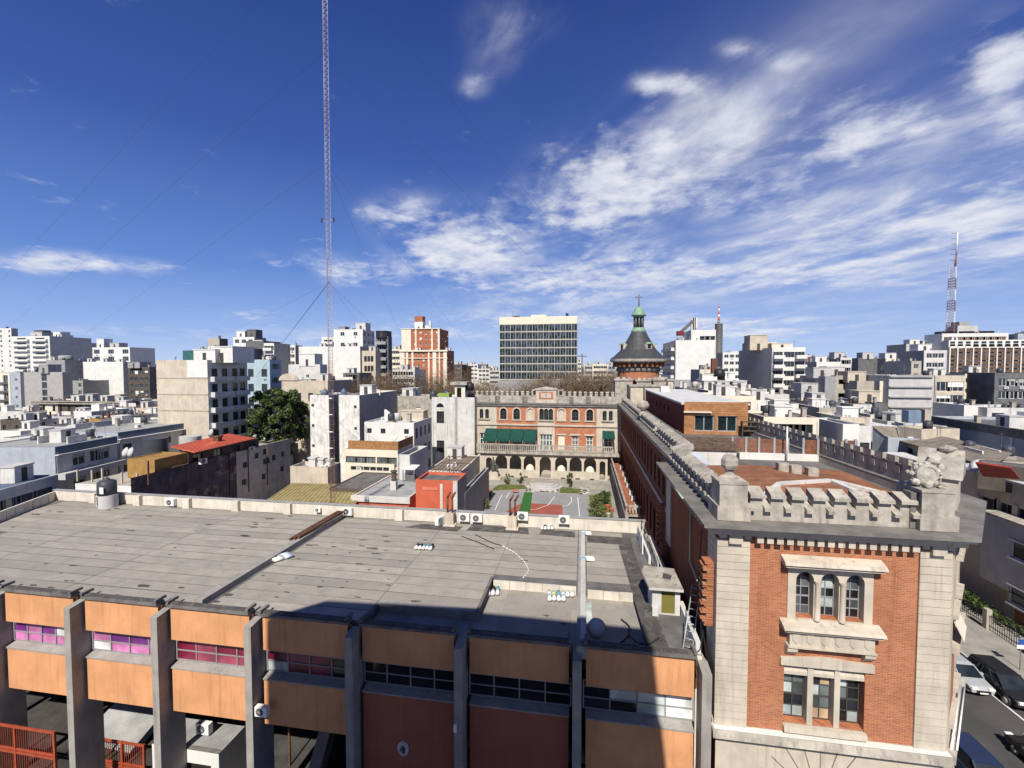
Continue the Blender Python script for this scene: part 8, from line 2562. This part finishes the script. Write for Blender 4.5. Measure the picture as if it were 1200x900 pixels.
p = onZ(1072, 493, 15.4); m = MB(); m.box(p.x - .9, p.x + .9, p.y, p.y + 1.6, 15.0, 17.0, mat('blue_tank', (.16, .22, .30), bump=0)); tag(m.build('water_tank'), 'square blue grey water tank above the beige box house', 'water tank')
m = MB(); m.box(p.x + 1.4, p.x + 2.3, p.y, p.y + 1, 15.0, 17.2, BEIGE_D); tag(m.build('chimney'), 'brown chimney right of the blue grey water tank', 'chimney')
P1_, Q1_ = onZ(939, 493, 14.5), onZ(988, 501, 14.5)
b = building('grey_wall_house', 'long pale grey wall behind the right hand battlements', P1_.to_tuple()[:2], Q1_.to_tuple()[:2], 18, 14.5, GREY_L, roof=WROOF, par=.3, coping=WHITE)
b = px_building('white_corner_house', 'bright white corner house with tall windows behind the battlements', 988, 1007, 497, 68, WHITE, xs=None, depth=8, side=WHITE, f=F_(n=1, k=2, w=2.2, h=1.6, fh=3.4, t0=2.3, fm=FRAME_D, gm=GLASS_G, nx=2))
b = px_building('white_corner_house', 'right half of the white corner house, stepped back', 1007, 1021, 499, 70, WHITE_D, depth=8, f=F_(n=1, k=2, w=2.6, h=1.8, fh=3.4, t0=2.4, fm=FRAME_D, nx=3))
b = building('gable_house', 'blue grey gabled house wall right of the white corner house', onZ(1020, 500, 14.2).to_tuple()[:2], onZ(1041, 509, 14.2).to_tuple()[:2], 7, 13.8, GREY_B, roof=BRROOF, f=F_(n=1, k=1, w=.9, h=1.5, t0=2.5, cols=[.75]))
RLOW = [
    (825, 850, 446, 105, WHITE_D, GREY, 'white stepped roof storey right of the blank white block'),
    (820, 838, 433, 125, CREAM, GREYTIN, 'pale rooftop room with glazed front below the blank white block'),
    (838, 852, 437, 122, BEIGE_D, DROOF, 'weathered rooftop storey with a brown chimney'),
    (850, 866, 444, 118, WHITE, WROOF, 'low white rooftop room right of the brown chimney'),
    (830, 886, 458, 92, WHITE, GREYTIN, 'long white roof terrace house behind the penthouse'),
    (800, 832, 455, 100, GREY_D, DROOF, 'dark roof edge behind the penthouse'),
    (838, 886, 464, 80, CREAM, GREYTIN, 'cream house with grey eaves right of the penthouse'),
    (886, 915, 469, 88, WHITE, DROOF, 'white house with dark windows right of the cream house'),
    (896, 925, 462, 100, WHITE_D, WROOF, 'white rooftop wall below the balcony flats'),
    (915, 943, 480, 82, WHITE, GREYTIN, 'small white house under the balcony flats'),
    (862, 886, 455, 112, BEIGE, BEIGE_D, 'low beige rooftop blocks below the grey party wall'),
    (945, 985, 471, 98, GREY_D, DROOF, 'dark flat roofs right of the balcony flats'),
    (960, 1000, 478, 92, BEIGE_D, BRROOF, 'weathered brown roofs in front of the factory'),
    (1000, 1022, 474, 96, WHITE_D, DROOF, 'white weathered wall with a dark opening'),
    (1020, 1045, 486, 88, WHITE_D, GREYTIN, 'low white roofs below the black garage'),
    (985, 1020, 489, 80, BEIGE, WROOF, 'pale flat roof with beige edge'),
    (952, 978, 476, 95, WHITE, WROOF, 'small white storey with one window among the flat roofs'),
    (1040, 1090, 494, 84, GREY_L, GREYTIN, 'grey flat roofs below the striped wall'),
    (895, 960, 489, 70, CREAM, BRROOF, 'cream house with low brown roof beyond the battlements'),
]
for i, (x0, x1, py, Y, fm_, rm_, lb) in enumerate(RLOW):
    b = px_building('low_house', lb, x0, x1, py, Y, fm_, depth=8 + (i * 37 % 5), roof=rm_, par=.3, side=GREY, f=F_(n=max(1, int((x1 - x0) / 10)), k=2, w=1.5, h=1.4, fh=3.4, t0=1.0, fm=FRAME_D))
    pipes_on(b, 1 + i % 3, (GREY_L, RUST, WHITE_D)[i % 3])
    if i % 3 == 0:
        roof_box(b, .3 + .1 * (i % 4), .4, 2.4, 2.0, 1.6, (WHITE, GREY_L, BEIGE)[i % 3], 'roof_shed')
    if i % 4 == 1:
        tank_on(b, .6, .4, TANKC if i % 2 else TANKM, .6, 1.1, .4)
sheet_roof('grey_sheet_roof', 'grey pitched sheet roof beyond the battlements', [onZ(888, 500, 14.0), onZ(922, 497, 14.0), onZ(906, 486, 15.5), onZ(886, 486, 15.5)], GREYTIN, 6, wall=WHITE_D, cat='roof')
p = onY(829, 434, 118); m = MB(); m.box(p.x + 1, p.x + 2.4, 118, 119, p.z - 3, p.z + 3.0, RUST); tag(m.build('chimney'), 'brown chimney on the rooftops right of the blank white block', 'chimney')
p = onY(843, 435, 116); m = MB(); m.lathe((p.x, 116, p.z - 2), [(.001, 0), (1.2, .1), (1.4, 1.2), (1.1, 2.4), (.001, 2.8)], BLACKM, 12); tag(m.build('water_tank'), 'black round water tank right of the brown chimney', 'water tank')
# ---------------------------------------------------------------- the street side at right
SX = 40.3
s0 = onX(1140, 553, SX); zst = s0.z
y0_, y1_ = 33.0, onX(1137, 553, SX).y + 3
st_ = T('street_apartments', 'beige apartment house along the street with projecting bay and recessed windows', 'building', (SX + 6, 48, 0))
ops = []
for px in (1157, 1180, 1202):
    yy = onX(px, 590, SX).y
    ops.append((y1_ - yy - .9, y1_ - yy + .9, zst - 4.4, zst - 2.2))
q = MB(); wall_face(q, vu(SX, y1_), vu(0, -1), vu(-1, 0), y1_ - y0_, 0, zst, ops + [(y1_ - 46, y1_ - 44.5, .3, 3.0)], BEIGE, .35, DARK)
q.face([(SX, y0_, 0), (SX + 14, y0_, 0), (SX + 14, y0_, zst), (SX, y0_, zst)], BEIGE); q.face([(SX + 14, y1_, 0), (SX, y1_, 0), (SX, y1_, zst), (SX + 14, y1_, zst)], BEIGE)
q.build('wall', st_)
q = MB(); q.box(SX - .35, SX + 14.2, y0_ - .2, y1_ + .2, zst + .003, zst + .22, GREY_L); q.build('roof_slab', st_)
for o in ops:
    inst('window', win_mesh(o[1] - o[0] - .02, o[3] - o[2], FRAME_G, GLASS, 3, 1, .07), st_, (SX + .3, y1_ - (o[0] + o[1]) / 2, o[2]), -PI / 2)
    q = MB(); c_ = y1_ - (o[0] + o[1]) / 2
    q.box(SX - .12, SX - .003, c_ - 1.15, c_ - .92, o[2] - .2, o[3] + .2, STONE); q.box(SX - .12, SX - .003, c_ + .92, c_ + 1.15, o[2] - .2, o[3] + .2, STONE); q.box(SX - .12, SX - .003, c_ - .915, c_ + .915, o[2] - .2, o[2] - .01, STONE)
    q.build('window_surround', st_)
bx = SX - 1.6
ye = onX(1150, 620, bx).y; zb1 = onX(1160, 603, bx).z
BAY = T('projecting_bay_house', 'projecting grey bay with white framed window pairs above the pavement', 'building', (bx + 2, ye - 8, 0))
q = MB()
bops = [(3.0, 6.6, zb1 - 3.2, zb1 - 1.6), (3.0, 6.6, zb1 - 7.4, zb1 - 5.8), (9.6, 13.2, zb1 - 3.2, zb1 - 1.6), (9.6, 13.2, zb1 - 7.4, zb1 - 5.8)]
wall_face(q, vu(bx, ye), vu(0, -1), vu(-1, 0), 15, 3.4, zb1, bops, GREY_L, .2, DARK)
q.face([(SX - .01, ye, 3.4), (bx, ye, 3.4), (bx, ye, zb1), (SX - .01, ye, zb1)], GREY); q.face([(bx, ye - 15, 3.4), (SX - .01, ye - 15, 3.4), (SX - .01, ye - 15, zb1), (bx, ye - 15, zb1)], CREAM)
q.face([(bx, ye, 3.4), (SX - .01, ye, 3.4), (SX - .01, ye - 15, 3.4), (bx, ye - 15, 3.4)], GREY)
q.build('wall', BAY)
q = MB(); q.box(bx - .15, SX - .02, ye - 15.1, ye + .1, zb1 + .003, zb1 + .2, STONE_W); q.build('roof_slab', BAY)
for o in bops:
    inst('window', win_mesh(o[1] - o[0], o[3] - o[2], FRAME_W, GLASS, 2, 1, .12), BAY, (bx + .18, ye - (o[0] + o[1]) / 2, o[2]), -PI / 2)
    q = MB()
    q.box(bx - .12, bx - .003, ye - o[1] - .12, ye - o[0] + .12, o[2] - .16, o[2] - .01, WHITE); q.box(bx - .12, bx - .003, ye - o[1] - .12, ye - o[0] + .12, o[3] + .01, o[3] + .14, WHITE)
    q.build('window_surround', BAY)
q = MB(); q.box(SX - .3, SX - .02, ye - 14, ye - 1, 0, 3.35, BEIGE); q.build('ground_storey', BAY)
for i in range(2):
    q = MB(); q.box(SX - .4, SX - .305, ye - 8.4 - 1.5 * i, ye - 7.2 - 1.5 * i, .2, 2.9, FRAME_W); q.box(SX - .42, SX - .401, ye - 8.2 - 1.5 * i, ye - 7.4 - 1.5 * i, .4, 2.7, GLASS); q.build('door', BAY)
q = MB(); q.box(SX - .36, SX - .305, ye - 5.0, ye - 2.2, .02, 2.6, WOOD); q.build('garage_door', BAY)
b = building('balcony_house', 'cream house with dark balcony openings at the right edge', (42.5, 30), (60, 30), 3, 13, CREAM, f=F_(n=3, k=3, w=3.0, h=2, fh=3.4))
sheet_roof('dark_red_roof', 'dark red tin roof beside the white satellite dish', [onZ(1152, 557, zst + .8), onZ(1196, 560, zst + .8), onZ(1185, 547, zst + 2.2), onZ(1143, 541, zst + 2.6)], mat('dark_red_tin', (.30, .045, .035), var=.15, rough=.6), 7, cat='roof')
b = building('dark_gable_house', 'dark shaded wall below the red tin roof', onZ(1146, 558, zst + .2).to_tuple()[:2], onZ(1210, 566, zst + .2).to_tuple()[:2], 2.5, zst + 1.5, BROWN_D, par=.05, z0=zst - 1)
p = onX(1150, 549, SX + .6)
t = T('satellite_dish', 'white satellite dish on the edge of the street apartment house roof', 'satellite dish', (p.x, p.y, p.z))
o = inst('dish', dish_me, t, p); o.rotation_euler = (R(75), 0, R(-40)); o.scale = (2.0, 2.0, 2.0)
o.data = o.data.copy(); o.data.materials[0] = WHITEP
m = MB(); m.tube((p.x, p.y + .1, zst + .2), (p.x, p.y + .1, p.z), .05, METAL); m.build('stand', t)
hx = 36.6
t = T('hedge', 'dark clipped hedge behind the pavement railing', 'hedge', (hx + 1, 50, .14))
r_ = random.Random(12)
hm = leaf_mesh('foliage', 5200, .75, 7.0, .8, LEAF, 77, .13, 70, -.9, .1)
o = bpy.data.objects.new('foliage', hm); COL.objects.link(o); o.parent = t; o.location = (.5, 3, .8)
t = T('railing', 'dark iron railing along the pavement with stone posts', 'railing', (hx, 45, .14))
for (a_, b_) in ((.35, .4), (1.25, 1.3)):
    q = MB(); q.box(hx - .03, hx + .03, 34, 58, .14 + a_, .14 + b_, BLACKM); q.build('rail', t)
bm_ = MB(); bm_.box(-.015, .015, -.015, .015, .14, 1.6, BLACKM); bm_ = bm_.me('bar')
for i in range(110):
    inst('bar', bm_, t, (hx, 34.1 + .217 * i, 0))
pm_ = MB(); pm_.box(-.22, .22, -.22, .22, .145, 1.95, STONE_W); pm_ = pm_.me('post')
for i in range(5):
    inst('post', pm_, t, (hx, 36 + 5 * i, 0))
p = onZ(1195, 785, .14)
t = T('street_sign', 'small blue and white street sign on a thin pole by the kerb', 'sign', p)
q = MB(); q.tube(p, p + Vector((0, 0, 2.6)), .03, METAL); q.build('pole', t)
q = MB(); q.box(p.x - .2, p.x + .2, p.y - .03, p.y - .01, 2.2, 2.6, mat('sign_blue', (.03, .08, .35), bump=0)); q.box(p.x - .3, p.x + .3, p.y - .03, p.y - .01, 1.85, 2.15, WHITEP); q.build('plate', t)
# ---------------------------------------------------------------- guyed lattice mast
GYM = 40.0
mx = onY(388, 500, GYM).x
mz_ = lambda py: onY(388, py, GYM).z
t = T('lattice_mast', 'very tall thin guyed lattice radio mast rising out of the frame', 'mast', (mx, GYM, 0))
MG = mat('mast_galvanised', (.40, .385, .42), var=.1, bump=0)
MB_ = mat('mast_dull_brown', (.20, .12, .09), var=.2, bump=0)
MGR = mat('mast_pinkish', (.33, .29, .32), var=.1, bump=0)
segs = [(0, mz_(450), [MB_], 4), (mz_(450), mz_(395), [MB_, MGR], 2), (mz_(395), 72.0, [MG, MGR], 12)]
for (za, zb, ms, bands) in segs:
    lattice(t, mx, GYM, za, zb, .44, .44, ms, bands * 7, .024, bands)
q = MB()
for s_ in (-1, 1):
    q.bar((mx + .25 * s_, GYM, mz_(259)), (mx + .62 * s_, GYM, mz_(258)), .06, .06, METAL); q.cyl((mx + .62 * s_, GYM), .07, mz_(260), mz_(255.5), BLACKM, 8)
q.build('side_lamps', t)
for i, py in enumerate((467, 486, 506, 525)):
    q = MB(); a = onY(384, py, GYM + 29); b = onY(398, py, GYM + 29)
    q.box(mx - .30, mx + .32, GYM - .3, GYM - .25, mz_(py), mz_(py) + .08, WHITEP); q.build('tie_bar', t)
WIRE = mat('wire_grey', (.12, .13, .16), bump=0)
WIRES = [(331, 300, 442, 88, .035), (331, 180, 436, 112, .016), (331, 500, 442, 95, .02), (330, 460, 437, 100, .016), (190, 52, 425, 112, .022), (60, -32, 420, 112, .022), (-84, -80, 417, 112, .022),
         (195, 490, 440, 100, .018), (190, 568, 431, 140, .024), (64, 745, 424, 150, .028), (-70, 775, 420, 150, .028)]
for (py0, px, py, Y, r_) in WIRES:
    q = MB(); q.tube((mx, GYM, mz_(py0)), onY(px, py, Y), r_ * (.85 if r_ > .03 else .5), WIRE, 4); q.build('guy_wire', t)
# ---------------------------------------------------------------- the dark round tree
def limb(mb, p, d, r_, ln, m, depth, rr, spread=.55, n=(2, 3), tw=None):
    e = p + d * ln
    mb.tube(p, e, r_, m, 6 if r_ > .08 else 4, r_ * .68)
    if depth == 0:
        if tw is not None:
            tw.append((e, d))
        return
    for i in range(rr.randint(*n)):
        nd = (d + Vector((rr.gauss(0, spread), rr.gauss(0, spread), rr.gauss(.12, spread * .6)))).normalized()
        limb(mb, e, nd, r_ * .66, ln * rr.uniform(.62, .85), m, depth - 1, rr, spread, n, tw)
TYY = 92.0
cc_ = onY(326, 492, TYY)
rx_ = (onY(362, 490, TYY).x - onY(290, 490, TYY).x) / 2
t = T('broadleaf_tree', 'large round dark green tree beside the balconied apartment block', 'tree', (cc_.x, TYY, 0))
rr = random.Random(31)
q = MB(); limb(q, Vector((cc_.x, TYY, 0)), Vector((0, 0, 1)), .5, 4.5, BARK, 4, rr, .5, (2, 3)); q.build('trunk', t)
def crown(name, n_, R3, sd, m1, m2, size, clumps=90):
    r_ = random.Random(sd)
    cl_ = []
    for i in range(clumps):
        while True:
            v = Vector((r_.uniform(-1, 1), r_.uniform(-1, 1), r_.uniform(-1, 1)))
            if .45 < v.length < .97:
                break
        cl_.append((Vector((v.x * R3[0], v.y * R3[1], v.z * R3[2])), r_.uniform(.7, 1.35), r_.random()))
    mb = MB()
    V1, F1, V2, F2 = [], [], [], []
    for i in range(n_):
        c, rad, tone = r_.choice(cl_)
        d = Vector((r_.gauss(0, 1), r_.gauss(0, 1), r_.gauss(0, 1))).normalized()
        p = c + Vector((d.x, d.y, d.z * .75)) * rad * r_.uniform(.55, 1.05)
        n1 = (d + Vector((r_.gauss(0, .5), r_.gauss(0, .5), r_.gauss(.4, .5)))).normalized()
        t1 = n1.orthogonal().normalized(); t1 = Matrix.Rotation(r_.uniform(0, 6.28), 3, n1) @ t1
        t2 = n1.cross(t1); s_ = size * r_.uniform(.6, 1.3)
        V, F_2 = (V1, F1) if r_.random() < .35 + .5 * tone else (V2, F2)
        b = len(V)
        V += [p - t1 * s_, p - t2 * s_ * .6, p + t1 * s_, p + t2 * s_ * .6]; F_2.append((b, b + 1, b + 2, b + 3))
    mb.mesh(V1, F1, m1); mb.mesh(V2, F2, m2)
    return mb.me(name)
LEAF2 = mat('mid_leaf', (.085, .115, .03), var=.35, scale=1.2, rough=.6)
LEAF1 = mat('deep_leaf', (.04, .065, .018), var=.35, scale=1.2, rough=.6)
cm = crown('crown', 26000, (rx_ * .92, rx_ * .92, 8.2), 5, LEAF1, LEAF2, .24, 150)
o = bpy.data.objects.new('crown', cm); COL.objects.link(o); o.parent = t; o.location = (0, 0, cc_.z - .2)
# ---------------------------------------------------------------- leafless avenue trees
def bare_tree_mesh(sd, H):
    rr = random.Random(sd)
    q = MB(); tw = []
    limb(q, Vector((0, 0, 0)), Vector((0, 0, 1)), .30, H * .26, BARK, 3, rr, .42, (3, 4), tw)
    tr = q.me('trunk')
    q = MB()
    V, F_2 = [], []
    for (e, d) in tw:
        for i in range(26):
            p = e + Vector((rr.gauss(0, 1.1), rr.gauss(0, 1.1), rr.gauss(0, .9)))
            dd = (d + Vector((rr.gauss(0, .8), rr.gauss(0, .8), rr.gauss(.25, .6)))).normalized()
            ln = rr.uniform(.8, 2.0); s_ = dd.orthogonal().normalized() * .028
            b = len(V)
            V += [p - s_, p + s_, p + dd * ln + s_ * .4, p + dd * ln - s_ * .4]; F_2.append((b, b + 1, b + 2, b + 3))
    q.mesh(V, F_2, TWIG)
    return tr, q.me('crown')
BT = [bare_tree_mesh(100 + i, 17 + i) for i in range(4)]
rr = random.Random(17)
n_ = 0
def bare_tree(x, y, i, label, group='leafless trees along the avenue', sc=1.0):
    t = T('bare_tree', label, 'tree', (x, y, 0), group)
    for nm, me in zip(('trunk', 'crown'), BT[i % 4]):
        o = bpy.data.objects.new(nm, me); COL.objects.link(o); o.parent = t
    t.rotation_euler = (0, 0, rr.uniform(0, 6.28)); s_ = sc * rr.uniform(.9, 1.12); t.scale = (s_, s_, s_)
    return t
for i in range(17):
    px = 408 + 11 * i
    Y = 112 + rr.uniform(-4, 4) if px < 500 else 126 + rr.uniform(-6, 8)
    p = onY(px, 440, Y)
    bare_tree(p.x, Y, i, 'leafless brown tree in the row below the red and cream tower' if px < 540 else 'leafless brown tree in the row left of the glass office', sc=1.33 if px < 540 else 1.25)
for i in range(13):
    px = 600 + 10 * i
    Y = 124 + rr.uniform(-8, 10)
    p = onY(px, 440, Y)
    bare_tree(p.x, Y, i, 'leafless brown tree between the glass office and the round tower' if px > 640 else 'leafless brown tree at the foot of the glass office', sc=1.28 if px < 660 else 1.5)
bare_tree(33.4, 27.5, 1, 'leafless street tree on the far pavement', 'leafless pavement trees', .5)
# ---------------------------------------------------------------- parked and moving cars
def car_paint(name, col):
    m = mat(name, col, rough=.28, var=.03, spec=.6, bump=0, grain=0)
    return m
def make_car(label, loc, rz, col, suv=False, name='car'):
    t = T(name, label, 'car', loc)
    L, Wd, H = (4.5, 1.86, 1.72) if suv else (4.3, 1.76, 1.46)
    zb = .28
    belt = .98 if suv else .88
    body = [(-L / 2, zb + .12), (-L / 2 + .04, .62), (-L / 2 + .25, .78), (-L / 2 + 1.15, belt), (L / 2 - .5, belt + .06), (L / 2 - .06, belt - .04), (L / 2, .55), (L / 2 - .05, zb + .1), (L / 2 - .3, zb), (-L / 2 + .3, zb)]
    def loft(prof, ws, m, q):
        n = len(prof)
        vs = []
        for s_, inset in ((-1, 0), (1, 0)):
            for (y, z), w_ in zip(prof, ws):
                vs.append((s_ * w_ / 2, y, z))
        q.mesh(vs, [tuple(range(n))[::-1], tuple(range(n, 2 * n))] + [(i, (i + 1) % n, n + (i + 1) % n, n + i) for i in range(n)], m, False)
    q = MB()
    ws = [Wd * k for k in (.80, .86, .90, .97, .97, .90, .88, .86, .9, .9)]
    loft(body, ws, col, q)
    q.box(-Wd / 2, -Wd / 2 + .12, -L / 2 + .7, L / 2 - .55, zb + .08, belt - .1, col); q.box(Wd / 2 - .12, Wd / 2, -L / 2 + .7, L / 2 - .55, zb + .08, belt - .1, col)
    b = q.build('body', t, True)
    mod = b.modifiers.new('bevel', 'BEVEL'); mod.width = .05; mod.segments = 2; mod.limit_method = 'ANGLE'
    y0, y1, y2, y3 = -L / 2 + 1.05, -L / 2 + 1.85, L / 2 - (.55 if suv else 1.0), L / 2 - .25
    q = MB(); prof = [(y0, belt), (y1, H - .06), (y2, H - .06), (y3, belt + .02)]
    loft(prof, [Wd * .92, Wd * .74, Wd * .74, Wd * .90], GLASS, q)
    q.build('windows', t, True)
    q = MB(); prof = [(y1 - .1, H - .08), (y1 + .2, H), (y2 - .2, H), (y2 + .1, H - .08)]
    loft(prof, [Wd * .76, Wd * .72, Wd * .72, Wd * .76], col, q); q.build('roof', t, True)
    q = MB()
    for s_ in (-1, 1):
        for (ya, za, yb, zb2, wa, wb) in ((y0, belt, y1, H - .05, .92, .75), (y2, H - .05, y3, belt, .75, .9), ((y1 + y2) / 2, H - .05, (y1 + y2) / 2 + .03, belt, .75, .94)):
            q.bar((s_ * Wd * wa / 2, ya, za), (s_ * Wd * wb / 2, yb, zb2), .07, .07, col)
    q.build('pillars', t, True)
    for sx in (-1, 1):
        for yy in (-L / 2 + .85, L / 2 - .8):
            w_ = MB(); r_ = .34 if suv else .31
            for (ra, rb, xa, xb, m) in ((r_, r_, .1, -.1, BLACKM),):
                w_.tube((sx * (Wd / 2 - .2), yy, r_), (sx * (Wd / 2 + .01), yy, r_), r_, BLACKM, 18)
            wh = w_.build('wheel', t, True)
            w_ = MB(); w_.tube((sx * (Wd / 2 - .05), yy, r_), (sx * (Wd / 2 + .025), yy, r_), r_ * .6, GALV, 12); w_.build('rim', wh, True)
        q = MB(); q.box(sx * Wd * .30 - .2, sx * Wd * .30 + .2, -L / 2 - .005, -L / 2 + .15, .62, .76, WHITEP); q.build('headlight', t, True)
        q = MB(); q.box(sx * Wd * .34 - .12, sx * Wd * .34 + .12, L / 2 - .12, L / 2 + .01, .72, .92, REDTIN); q.build('tail_light', t, True)
        q = MB(); q.box(sx * (Wd / 2 + .06) - .1, sx * (Wd / 2 + .06) + .1, y0 + .35, y0 + .5, belt + .02, belt + .17, col); q.build('mirror', t, True)
    q = MB(); q.box(-.45, .45, -L / 2 - .03, -L / 2 + .1, .42, .58, BLACKM); q.build('grille', t, True)
    q = MB(); q.box(-.26, .26, -L / 2 - .045, -L / 2 - .031, .38, .48, WHITEP); q.build('number_plate', t, True)
    t.rotation_euler = (0, 0, rz)
    return t
make_car('silver car driving along the street beside the brick building', (28.75, 38.3, .004), 0.0, car_paint('silver_paint', (.36, .375, .39)))
make_car('dark parked sport utility car at the far kerb', (30.72, 37.2, .004), 0.0, car_paint('black_paint', (.018, .018, .02)), True)
make_car('dark blue car close to the foot of the brick building', (22.7, 28.6, .004), 0.0, car_paint('navy_paint', (.02, .03, .07)), True)
make_car('black car in the lane at the bottom right corner of the photo', (27.4, 29.9, .004), PI, car_paint('soot_paint', (.022, .02, .02)))
make_car('grey car parked farther along the far kerb', (30.5, 45.5, .004), 0.0, car_paint('grey_paint', (.16, .165, .17)))
# ---------------------------------------------------------------- the rest of the city, out to the horizon
r_ = random.Random(99)
dm = MB()
pal = [WHITE, WHITE_D, CREAM, GREY_L, GREY, BEIGE, GREY_D, BEIGE_D, GREY_B]
for i in range(1500):
    Y = 260 + 1700 * r_.random() ** 1.5
    ang = r_.uniform(-1.45, 1.35)
    x = Y * ang * (1.0 if ang < 0 else 1.0)
    w_ = r_.uniform(10, 26); h_ = r_.choice((7, 8, 10, 12, 14, 17, 20, 24)) * r_.uniform(.8, 1.1)
    if Y > 500:
        h_ *= 1.15
    if Y < 430 and (-.35 < ang < .32):
        h_ = min(h_, 12)
    m_ = r_.choice(pal)
    dm.box(x, x + w_, Y, Y + r_.uniform(8, 16), 0, h_, m_)
    if r_.random() < .6:
        a = r_.uniform(.1, .6) * w_
        dm.box(x + a, x + a + 4, Y + 3, Y + 7, h_ + .003, h_ + r_.uniform(2, 4), r_.choice(pal))
    for k in range(int(h_ / 3.2)):
        dm.box(x + 1.2, x + w_ - 1.2, Y - .25, Y - .02, 1.2 + 3.2 * k, 2.6 + 3.2 * k, r_.choice((GLASS, GREY_D, BROWN_D)))
o = dm.build('distant_city'); o['kind'] = 'stuff'; o['label'] = 'pale low city blocks fading out towards the horizon'
fm_ = MB()
for i in range(330):
    Y = r_.uniform(118, 260); ang = r_.choice((r_.uniform(-1.45, -.42), r_.uniform(.24, 1.25)))
    x = Y * ang; w_ = r_.uniform(7, 14); h_ = r_.uniform(5, 12)
    fm_.box(x, x + w_, Y, Y + r_.uniform(7, 12), 0, h_, r_.choice(pal))
    fm_.box(x + 1, x + r_.uniform(2.5, 4), Y + 2, Y + 5, h_ + .003, h_ + r_.uniform(1, 2.6), r_.choice(pal))
o = fm_.build('low_city_roofs'); o['kind'] = 'stuff'; o['label'] = 'jumble of low flat roofs filling the blocks behind the nearer houses'
